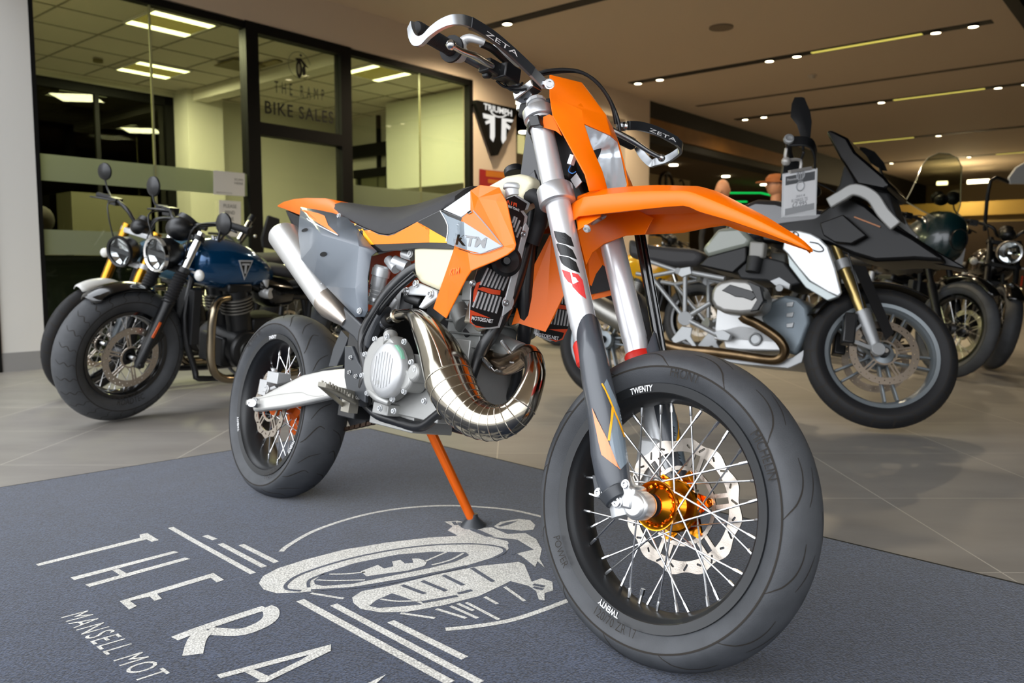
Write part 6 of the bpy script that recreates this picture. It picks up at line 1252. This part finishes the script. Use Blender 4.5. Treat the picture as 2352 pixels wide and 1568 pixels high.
gpl('skid_plate', [(1660, 822), (1700, 826), (1770, 832), (1820, 820), (1850, 800), (1842, 832), (1810, 846), (1765, 842), (1700, 836), (1662, 830)], -.13, .26, GSIL, .004, False)
gpl('seat', [(1440, 545), (1460, 555), (1500, 562), (1547, 566), (1600, 570), (1614, 587), (1598, 610), (1547, 612), (1484, 600), (1440, 588)], -.13, .26, SEAT, .03, False)
gpl('fuel_tank', [(1640, 556), (1672, 505), (1700, 470), (1735, 455), (1785, 458), (1850, 476), (1900, 480), (1900, 510), (1800, 530), (1720, 550)], -.12, .24, pm('tank_dark', '#26262a', .22, coat=.6), .03, False)
gpl('tank_side', [(1610, 572), (1648, 524), (1700, 520), (1724, 546), (1716, 566), (1675, 576), (1624, 590)], -.15, .30, pm('tank_grey', '#7c8178', .35, coat=.4), .02, False)
gpl('side_panel', [(1603, 610), (1624, 588), (1716, 563), (1714, 600), (1683, 628), (1612, 612)], -.145, .29, BK2, .01, False)
gpl('air_intake', [(1721, 553), (1756, 556), (1752, 592), (1718, 590)], -.165, .05, pm('intake_grey', '#85847f', .4), .01)
gpl('engine_shroud', [(1716, 590), (1760, 590), (1800, 600), (1840, 650), (1800, 660), (1760, 645), (1700, 640), (1690, 622)], -.13, .26, BLKM, .01, False)
mk('rubber_boot', tube([GF.p(1735, 592, -.14), GF.p(1728, 625, -.15)], [.04, .035], 16), BLKM, gs)
wpn = [(1797, 572), (1803, 540), (1812, 529), (1834, 529), (1862, 536), (1882, 547), (1901, 566), (1918, 615), (1932, 672), (1925, 681), (1900, 670), (1859, 645), (1833, 615), (1808, 582)]
WP_ = mk('white_side_panel', both(GF, plate(gq(wpn, -.19), GF.Y, .02)), pm('panel_silver_white', '#bcbfc0', .3, .35, coat=.5), gs, bevel=.006)
skw = Skin([WP_]); mk('panel_mark', [dline(skw, [(1860, 556), (1880, 560), (1892, 574), (1880, 578), (1862, 572)], 3, .002), skw.poly(oval(1826, 541, 9.5, 9.5, 0), .002, 6)], BK2, WP_, smooth=False)
mk('panel_roundel', [skw.poly([(1826, 541), (1826, 534), (1832, 536), (1833, 541)], .004, 6), skw.poly([(1826, 541), (1826, 548), (1820, 546), (1819, 541)], .004, 6)], WHT, WP_, smooth=False)
gpl('lower_panel', [(1808, 582), (1859, 645), (1925, 681), (1900, 690), (1850, 660), (1812, 610)], -.17, .03, pm('panel_lower_grey', '#9ea6a6', .3, .3), .004)
gpl('fairing', [(1740, 530), (1790, 505), (1870, 495), (1905, 470), (1950, 450), (1990, 470), (2040, 512), (2100, 545), (2160, 585), (2168, 600), (2100, 596), (2010, 600), (1960, 585), (1900, 560), (1840, 545), (1800, 560), (1750, 556)], -.12, .24, BK2, .02, False)
gpl('duct_panel', [(1882, 512), (1936, 492), (1990, 540), (1955, 560), (1916, 556), (1890, 540)], -.16, .04, pm('duct_grey', '#0d0d0e', .4, spec=.3), .006)
fa = [o for o in gs.children if o.name.startswith('fairing')][0]
mk('amber_stripe', ribbon([GF.p(1962, 498, -.125), GF.p(2022, 521, -.125)], GF.Z, .006, .003), pm('stripe_amber', '#9c5a18', .4), fa)
ARC = [(1904, 468, -.20), (1935, 450, -.20), (1964, 436, -.20), (2003, 452, -.19), (2028, 488, -.18), (2058, 520, -.17)]
mk('headlight_arch', both(GF, ribbon([GF.p(*a) for a in ARC], GF.Z, .055, .03, k=4)), pm('arch_grey', '#8e8e8c', .4, .3), gs, bevel=.006)
gpl('windscreen', [(1896, 303), (1906, 296), (1946, 316), (1964, 348), (2034, 408), (2045, 424), (2030, 436), (1968, 424), (1930, 366)], -.16, .32, pm('smoked_screen', '#040405', .25, spec=.35), .012, False)
gpl('cockpit', [(1900, 470), (1925, 425), (1942, 360), (1968, 420), (2040, 440), (2060, 500), (2020, 470), (1965, 440)], -.09, .18, BLKM, .012, False)
gpl('beak', [(2040, 500), (2080, 530), (2150, 575), (2215, 612), (2212, 618), (2140, 604), (2060, 570)], -.05, .10, BK2, .01, False)
GFK = pm('fork_champagne', '#a8935e', .3, .9)
def gleg(sd):
    return [GSF.w(1.20, sd*.10, .92), GSF.w(1.28, sd*.10, .74), GSF.w(1.40, sd*.10, .50), GSF.w(1.47, sd*.10, RG+.0)]
for sd in (-1, 1):
    L_ = gleg(sd); fk_ = mk('fork_leg', [(*tube([L_[0]*1, L_[1]], .020, 18), 0), (*tube([L_[1], L_[2]], .026, 18), 0), (*tube([L_[2]*.9+L_[1]*.1, L_[2], L_[3]], [.033, .033, .024], 18), 1)], [GFK, GSIL], gs)
    mk('fork_clamp', tube([L_[1]+(L_[0]-L_[1])*.12, L_[1]-(L_[0]-L_[1])*.12], .036, 18), GSIL, fk_)
    mk('caliper_bracket', [ribbon([L_[3], L_[3]-GSF.X*.13+GSF.Z*.03+GSF.Y*sd*.01], GSF.Z, .018, .012), ribbon([L_[2]-GSF.Z*.03, L_[3]-GSF.X*.13+GSF.Z*.04], GSF.Y, .012, .012), cyl(L_[3], L_[3]+GSF.Y*sd*.03, .03, 20)], GSIL, fk_, bevel=.002)
    mk('brake_caliper', box(L_[3]-GSF.X*.13+GSF.Z*.085+GSF.Y*sd*-.008, GSF.X, GSF.Y, GSF.Z, .055, .06, .15), BLACK, fk_, bevel=.008)
    mk('fork_guard', plate([L_[1]+GSF.X*.04+GSF.Y*sd*.02, L_[1]+GSF.X*.10+GSF.Y*sd*.02, L_[3]+GSF.X*.06+GSF.Z*.09+GSF.Y*sd*.02, L_[3]+GSF.X*.03+GSF.Z*.05+GSF.Y*sd*.02], GSF.Y, .004), BK2, fk_)
mk('triple_clamp', box((gleg(1)[1]+gleg(-1)[1])/2, GSF.X, GSF.Y, GSF.Z, .06, .24, .03), GSIL, gs, bevel=.004)
c = GSF.w(WBG, 0, RG); rows = []
for i in range(15):
    a = R_(60+95*i/14); rows.append([c+(RG+.035-(.03*(abs(u)/.07)**2))*(math.cos(a)*GSF.X+math.sin(a)*GSF.Z)+GSF.Y*u for u in np.linspace(-.07, .07, 9)])
mk('front_mudguard', loft(rows), BK2, gs, solid=.004, angle=60)
# bar, hand guards, mirrors
RB = GSF.l(GSF.p(1810, 325, -.44)); bx_, bz_ = RB[0], RB[2]
pts = [GSF.w(bx_, -.44, bz_), GSF.w(bx_+.06, -.25, bz_+.0), GSF.w(1.13, -.08, bz_-.03), GSF.w(1.12, 0, bz_-.03)]; pts += [GSF.m(p) for p in pts[:-1][::-1]]
hb2 = mk('handlebar', tube(pts, .014, 12, k=4), BLACK, gs)
for sd in (-1, 1):
    f_ = (lambda P: P) if sd < 0 else GSF.m
    mk('bar_end', [lathe(f_(GSF.w(bx_, -.455, bz_)), -GSF.Y*(-sd), [(0, .01), (.012, .012), (.014, .016), (.022, .014), (.024, 0)], 20)], GSIL, hb2)
    hg = [f_(GSF.w(bx_, -.44, bz_)), f_(GSF.w(bx_+.10, -.43, bz_+.01)), f_(GSF.w(bx_+.15, -.30, bz_-.01)), f_(GSF.w(bx_+.14, -.20, bz_-.06))]
    mk('hand_guard', ribbon(hg, GSF.Z, .05, .012, k=5), BLACK, hb2, bevel=.004)
    mk('controls', [box(f_(GSF.w(bx_+.05, -.24, bz_-.03)), GSF.X, GSF.Y, GSF.Z, .08, .08, .08), tube([f_(GSF.w(bx_+.08, -.40, bz_-.02)), f_(GSF.w(bx_+.08, -.27, bz_-.02))], .007, 8)], BLACK, hb2, bevel=.006)
mp_ = [(1825, 223), (1833, 225), (1846, 256), (1850, 280), (1846, 322), (1841, 322), (1830, 287), (1815, 268), (1818, 238)]
mk('mirror', [plate([GSF.p(a, b, -.33) for a, b in mp_], unit(GSF.X-GSF.Y*.3), .03), tube([GSF.p(1843, 318, -.33), GSF.p(1845, 345, -.30)], .007, 8)], BLACK, gs, bevel=.006)
mk('mirror', [plate([GSF.p(a, b, .30) for a, b in [(1973, 336), (1996, 346), (2018, 372), (2026, 392), (2000, 375), (1975, 365)]], unit(GSF.X), .03), tube([GSF.p(2020, 385, .30), GSF.p(2032, 415, .27)], .007, 8)], BLACK, gs, bevel=.006)
mk('cable', [tube([GSF.w(bx_+.06, -.22, bz_-.03), GSF.w(1.25, -.14, bz_-.10), GSF.w(1.28, -.12, .85), GSF.w(1.38, -.13, .55), GSF.w(1.40, -.12, .47)], .004, 6, k=5)], BLACK, gs)
mk('side_stand', tube([GF.w(.70, .10, .20), GF.w(.72, .20, .10), GF.w(.74, .28, .055)], .011, 8), BLACK, gs)
# ---- price tags
def tag_sheet(name, pxs, P0, nrm, lines, label, grp=None):
    q = [hit_plane(a, b, P0, nrm) for a, b in pxs]; nn = nrm if nrm@(CAM-P0) > 0 else -nrm
    t = thing(name, q[3], label, 'price tag', grp); a, b, c, d = q
    mk('sleeve', plate([p for p in q], nn, .002), pm('tag_sleeve', '#dfe1e3', .5), t, smooth=False)
    g = [plate([a+(b-a)*u+(d-a)*v+nn*.003 for u, v in ((.04, .03), (.96, .03), (.96, .97), (.04, .97))], nn, .0005), (*plate([a+(b-a)*u+(d-a)*v+nn*.004 for u, v in ((.08, .08), (.92, .06), (.92, .26), (.08, .28))], nn, .0005), 1), (*plate([a+(b-a)*u+(d-a)*v+nn*.004 for u, v in ((.08, .82), (.92, .80), (.92, .95), (.08, .97))], nn, .0005), 2)]
    for txt, u, v, w_, h, mi in lines:
        o_ = a+(b-a)*u+(d-a)*v+nn*.0055; g.append((*text_plane(txt, o_, b-a, a-d, h*np.linalg.norm(d-a), width=w_*np.linalg.norm(b-a)), mi))
    mk('card', g, [pm('tag_paper', '#f4f5f7', .7), pm('tag_grey', '#5f6164', .6), pm('tag_mid', '#a9abae', .6), pm('tag_ink', '#8a8c90', .6), WHT], t, smooth=False)
    return t, q, nn
P0 = GSF.w(bx_, -.40, bz_)
tg_, q, nn = tag_sheet('price_tag', [(1797, 399), (1877, 386), (1874, 494), (1795, 499)], P0, unit(V(.35, -1, 0)), [('Preowned', .12, .19, .28, .06, 4), ('2014', .38, .60, .26, .05, 3), ('R1200GS TE', .26, .70, .46, .07, 3), ('£7,995', .28, .81, .42, .10, 3)], 'large white price tag hanging from the near handlebar of the adventure motorcycle')
cR = (q[0]+q[1])/2+(q[3]-q[0])*.38+nn*.005
mk('emblem', [tube([cR+UP*.006+.022*(math.cos(a)*unit(q[1]-q[0])+math.sin(a)*UP) for a in np.linspace(0, 6.283, 20)], .003, 6), tube([cR+UP*.058+.022*(math.cos(a)*unit(q[1]-q[0])+math.sin(a)*UP) for a in np.linspace(0, 6.283, 20)], .003, 6)]+[box(cR+UP*.055+unit(q[1]-q[0])*x_, unit(q[1]-q[0]), nn, UP, .006, .002, .042) for x_ in (-.012, 0, .012)], [MATS['tag_mid']], tg_, smooth=False)
mk('hanger', [tube([(q[0]+q[1])/2-UP*.005, (q[0]+q[1])/2+UP*.05, P0-UP*.06, P0-UP*.01], .008, 6, k=3), ribbon([q[0]*.8+q[1]*.2+UP*.004, q[0]*.2+q[1]*.8+UP*.006], nn, .02, .014), ball(P0-UP*.07, .022, n=10)], pm('tag_clip', '#a5a29e', .35, .3), tg_)

# ================================================================ MORE MOTORCYCLES DEEPER IN THE SHOWROOM
DK = pm('deep_black_paint', '#08080a', .18, coat=.6)
b5, f5, s5 = moto('dark teal touring motorcycle with a tall clear windscreen behind the adventure motorcycle', 'parked motorcycles', G(2175, 868)-unit(V(math.cos(R_(-72)), math.sin(R_(-72)), 0))*1.53, -72, 0,
    dict(wb=1.53, R=.34, tw=.05, rb=.25, head=(1.18, 1.0), light=(1.40, .98, .075), ring=BLACK, clock=(1.2, 1.28, .05), bar=(1.12, .40, 1.12), mirrors=[], tank=[(1.22, .98, .74, .06), (1.12, 1.02, .68, .15), (.95, 1.0, .66, .17), (.75, .92, .68, .12)], paint=DK, seat=[(.74, .88, .80, .08), (.55, .87, .78, .13), (.2, .93, .84, .13), (0, .93, .86, .1)], lod=0, spokes=20, fend=(40, 120), fgap=.05, fork=BLACK))
mk('fairing', body(s5, [(1.43, 1.06, .92, .05), (1.37, 1.16, .84, .12), (1.22, 1.19, .76, .16), (1.02, 1.10, .74, .15)], 16), pm('fairing_teal', '#0a2426', .25, coat=.5), b5, angle=80)
wsp = [(2080, 462), (2092, 440), (2105, 412), (2118, 380), (2132, 362), (2156, 351), (2180, 353), (2200, 364), (2209, 384), (2207, 430), (2206, 470), (2196, 500), (2150, 500), (2110, 480)]
wn_ = unit(s5.X+s5.Z*.35); ws = [hit_plane(a, b, s5.w(1.36, 0, .95), wn_) for a, b in wsp]
wsc = mk('windscreen', plate(ws, s5.X, .005), glassmat('screen_clear', '#cfd2c8'), b5, smooth=False)
mk('windscreen_rim', tube(ws+[ws[0]], .004, 6), pm('screen_edge', '#b5b09a', .1, coat=.8), wsc)
b6, f6, s6 = moto('dark roadster with a round headlight at the right edge of the picture', 'parked motorcycles', G(2270, 848)-unit(V(math.cos(R_(-104)), math.sin(R_(-104)), 0))*1.5, -104, 0,
    dict(wb=1.5, R=.325, tw=.06, rb=.24, head=(1.18, .98), light=(1.33, .90, .085), ring=pm('ring_dark', '#555', .2, 1.) if False else SIL, clock=(1.2, 1.04, .06), bar=(1.10, .40, 1.10), mirrors=[(1.12, .44, 1.22), (1.12, -.42, 1.27)], tank=TK_B, paint=DK, seat=[(.72, .83, .76, .08), (.55, .82, .74, .13), (.2, .84, .76, .12), (0, .85, .78, .1)], lod=0, spokes=20, twin=True, fork=BLACK, bar_light=0))
mk('amber_marker', ribbon([s6.w(1.30, .14, .74), s6.w(1.32, .14, .66)], s6.Y, .012, .008), pm('marker_red', '#b0300c', .4), b6)
b7, f7, s7 = moto('yellow tanked motorcycle glimpsed under the orange front fender', 'parked motorcycles', hit_plane(1545, 560, V(0, 7.4, 0), V(0, 1, 0))*V(1, 1, 0)+V(-1.0, .7, 0), -40, 0,
    dict(wb=1.5, R=.325, tw=.06, rb=.24, head=(1.15, .98), light=(1.32, .88, .085), clock=(1.16, 1.04, .06), bar=(1.08, .36, 1.05), mirrors=[], tank=[(1.2, .93, .70, .06), (1.12, .98, .62, .15), (.95, .98, .60, .17), (.75, .9, .62, .12)], paint=pm('paint_yellow', '#e0a512', .2, coat=.8), tailmat=MATS['paint_yellow'], seat=[(.72, .84, .76, .08), (.55, .82, .74, .13), (.3, .84, .76, .1)], lod=0, spokes=16))
P9 = s6.w(1.25, -.2, 1.2)
mk('hand_guard', [plate([hit_plane(a, b, P9, unit(V(.3, -1, 0))) for a, b in ((2313, 408), (2330, 385), (2352, 372), (2400, 362), (2400, 424), (2316, 423))], unit(V(.3, -1, 0)), .02)], pm('guard_white', '#b9b8b2', .4), b6, bevel=.006)
mk('guard_stay', [tube([hit_plane(2316, 418, P9, unit(V(.3, -1, 0))), hit_plane(2275, 415, P9, unit(V(.3, -1, 0))), s6.w(1.15, -.15, 1.05)], .014, 10, k=3)], BLACK, b6)
tag_sheet('price_tag', [(2181, 566), (2217, 570), (2207, 624), (2151, 612)], s6.w(1.42, -.28, .8), unit(V(.2, -1, 0)), [('Preowned', .2, .2, .5, .08, 3), ('Street', .3, .5, .5, .1, 3), ('£5,495', .2, .75, .6, .12, 3)], 'small blurred white price tag hanging between the windscreen bike and the round headlight')

# ================================================================ PEOPLE IN THE BACKGROUND
def person(label, head, face, height, shirt, hair=None, cap=None):
    """standing figure: head centre, facing direction"""
    t = thing('person', V(head[0], head[1], 0), label, 'person'); f = unit(V(face[0], face[1], 0)); l = np.cross(UP, f); c = V(head[0], head[1], 0); H = height
    def w(a, b, z): return c+f*a+l*b+UP*z*H
    joints = [(0, 0, .53, .10), (0, 0, .64, .085), (0, 0, .76, .105), (0, 0, .83, .045), (0, 0, .88, .05),
              (0, .17, .80, .042), (.02, .22, .64, .034), (.12, .20, .50, .026), (0, -.17, .80, .042), (.02, -.22, .64, .034), (.10, -.20, .50, .026),
              (0, .09, .50, .065), (.01, .10, .28, .046), (0, .10, .05, .032), (.12, .10, .02, .03), (0, -.09, .50, .065), (.01, -.10, .28, .046), (0, -.10, .05, .032), (.12, -.10, .02, .03)]
    eds = [(0, 1), (1, 2), (2, 3), (3, 4), (2, 5), (5, 6), (6, 7), (2, 8), (8, 9), (9, 10), (0, 11), (11, 12), (12, 13), (13, 14), (0, 15), (15, 16), (16, 17), (17, 18)]
    me = bpy.data.meshes.new('figure'); b = BASE[t.name]; me.from_pydata([tuple(w(j[0], j[1], j[2])-b) for j in joints], eds, []); o = bpy.data.objects.new('clothed_body', me); COL.objects.link(o); o.parent = t; BASE[o.name] = b
    md = o.modifiers.new('skin', 'SKIN'); 
    for i, j in enumerate(joints): me.skin_vertices[0].data[i].radius = (j[3], j[3])
    me.skin_vertices[0].data[0].use_root = True; s_ = o.modifiers.new('sub', 'SUBSURF'); s_.levels = s_.render_levels = 2; me.materials.append(shirt)
    SK = pm('skin', '#c08a6a', .5)
    hc = w(.01, 0, .935); fr_ = (f, l, UP)
    mk('head', [ball(hc, .105, frame=fr_, sc=(.95, .76, 1.15), n=20), ball(hc+f*.10-UP*.01, .017, frame=fr_, sc=(1, .8, 1.3), n=10), ball(hc+l*.078, .022, frame=fr_, sc=(.6, .4, 1.2), n=10), ball(hc-l*.078, .022, frame=fr_, sc=(.6, .4, 1.2), n=10), tube([w(0, 0, .83), w(0, 0, .90)], .055, 12)], SK, t)
    if hair is not None: mk('hair', ball(hc-f*.012+UP*.02, .112, frame=fr_, sc=(.93, .78, 1.02), n=16), hair, t)
    if cap is not None: mk('cap', [lathe(hc+UP*.03, UP, [(.108, 0), (.104, .05), (.07, .09), (0, .10)], 20), box(hc+f*.14+UP*.035, f, l, UP, .12, .13, .012)], cap, t)
    for sd, zz in ((1, .5), (-1, .5)):
        hh_ = w(.14, sd*.20, .475); mk('hand', [ball(hh_, .045, frame=fr_, sc=(.5, .9, 1.1), n=10)]+[tube([hh_-UP*.03+l*a, hh_-UP*(.075+.01*k_)+l*a+f*.01], [.009, .007], 6) for k_, a in enumerate((-.03, -.01, .01, .03))]+[tube([hh_+l*.04*-sd, hh_+l*.055*-sd-UP*.04], .009, 6)], SK, t)
    return t
hp = hit_plane(1660, 437, V(0, 0, 1.63), UP) ; person('bald person in a dark jacket standing beyond the orange front fender', hp, (-.4, -1, 0), 1.74, pm('jacket_dark', '#16171a', .8))
hp = hit_plane(1783, 423, V(0, 0, 1.68), UP); person('person in a tan cap and dark jacket beside the large price tag', hp, (-1, -.2, 0), 1.78, pm('jacket_dark', '#16171a', .8), cap=pm('cap_tan', '#9c5c30', .8))
# ================================================================ loose far-apart pieces become parts of their own
def split_far(o):
    me = o.data; n = len(me.vertices)
    if n > 60000 or o.get('kind') or o.parent is None: return
    par = list(range(n))
    def find(a):
        while par[a] != a: par[a] = par[par[a]]; a = par[a]
        return a
    for ed in me.edges:
        a, b = find(ed.vertices[0]), find(ed.vertices[1])
        if a != b: par[a] = b
    root = np.array([find(i) for i in range(n)]); ids, isl = np.unique(root, return_inverse=True); k = len(ids)
    if k < 2 or k > 900: return
    pts = np.array([v.co[:] for v in me.vertices]); lo = np.full((k, 3), np.inf); hi = np.full((k, 3), -np.inf); np.minimum.at(lo, isl, pts); np.maximum.at(hi, isl, pts)
    size = (hi-lo).max(axis=1); gap = np.maximum(0., np.maximum(lo[:, None]-hi[None], lo[None]-hi[:, None]))
    near = np.sqrt((gap**2).sum(axis=2)) <= np.maximum(.021, .5*np.maximum(size[:, None], size[None]))
    comp = list(range(k))
    def f2(a):
        while comp[a] != a: a = comp[a]
        return a
    for a, b in zip(*np.nonzero(np.triu(near, 1))):
        ra, rb = f2(a), f2(b)
        if ra != rb: comp[ra] = rb
    piece = np.array([f2(i) for i in range(k)])[isl]; us = np.unique(piece)
    if len(us) < 2: return
    us = sorted(us, key=lambda u: -np.sum(piece == u))
    def sub(u):
        m = me.copy(); bm = bmesh.new(); bm.from_mesh(m); bm.verts.ensure_lookup_table(); bmesh.ops.delete(bm, geom=[bm.verts[i] for i in np.nonzero(piece != u)[0]], context='VERTS'); bm.to_mesh(m); bm.free(); return m
    ms = [sub(u) for u in us]
    for m in ms[1:]:
        c = o.copy(); c.data = m; COL.objects.link(c); BASE[c.name] = BASE.get(o.name)
    o.data = ms[0]
for o_ in [o for o in COL.objects if o.type == 'MESH']: split_far(o_)
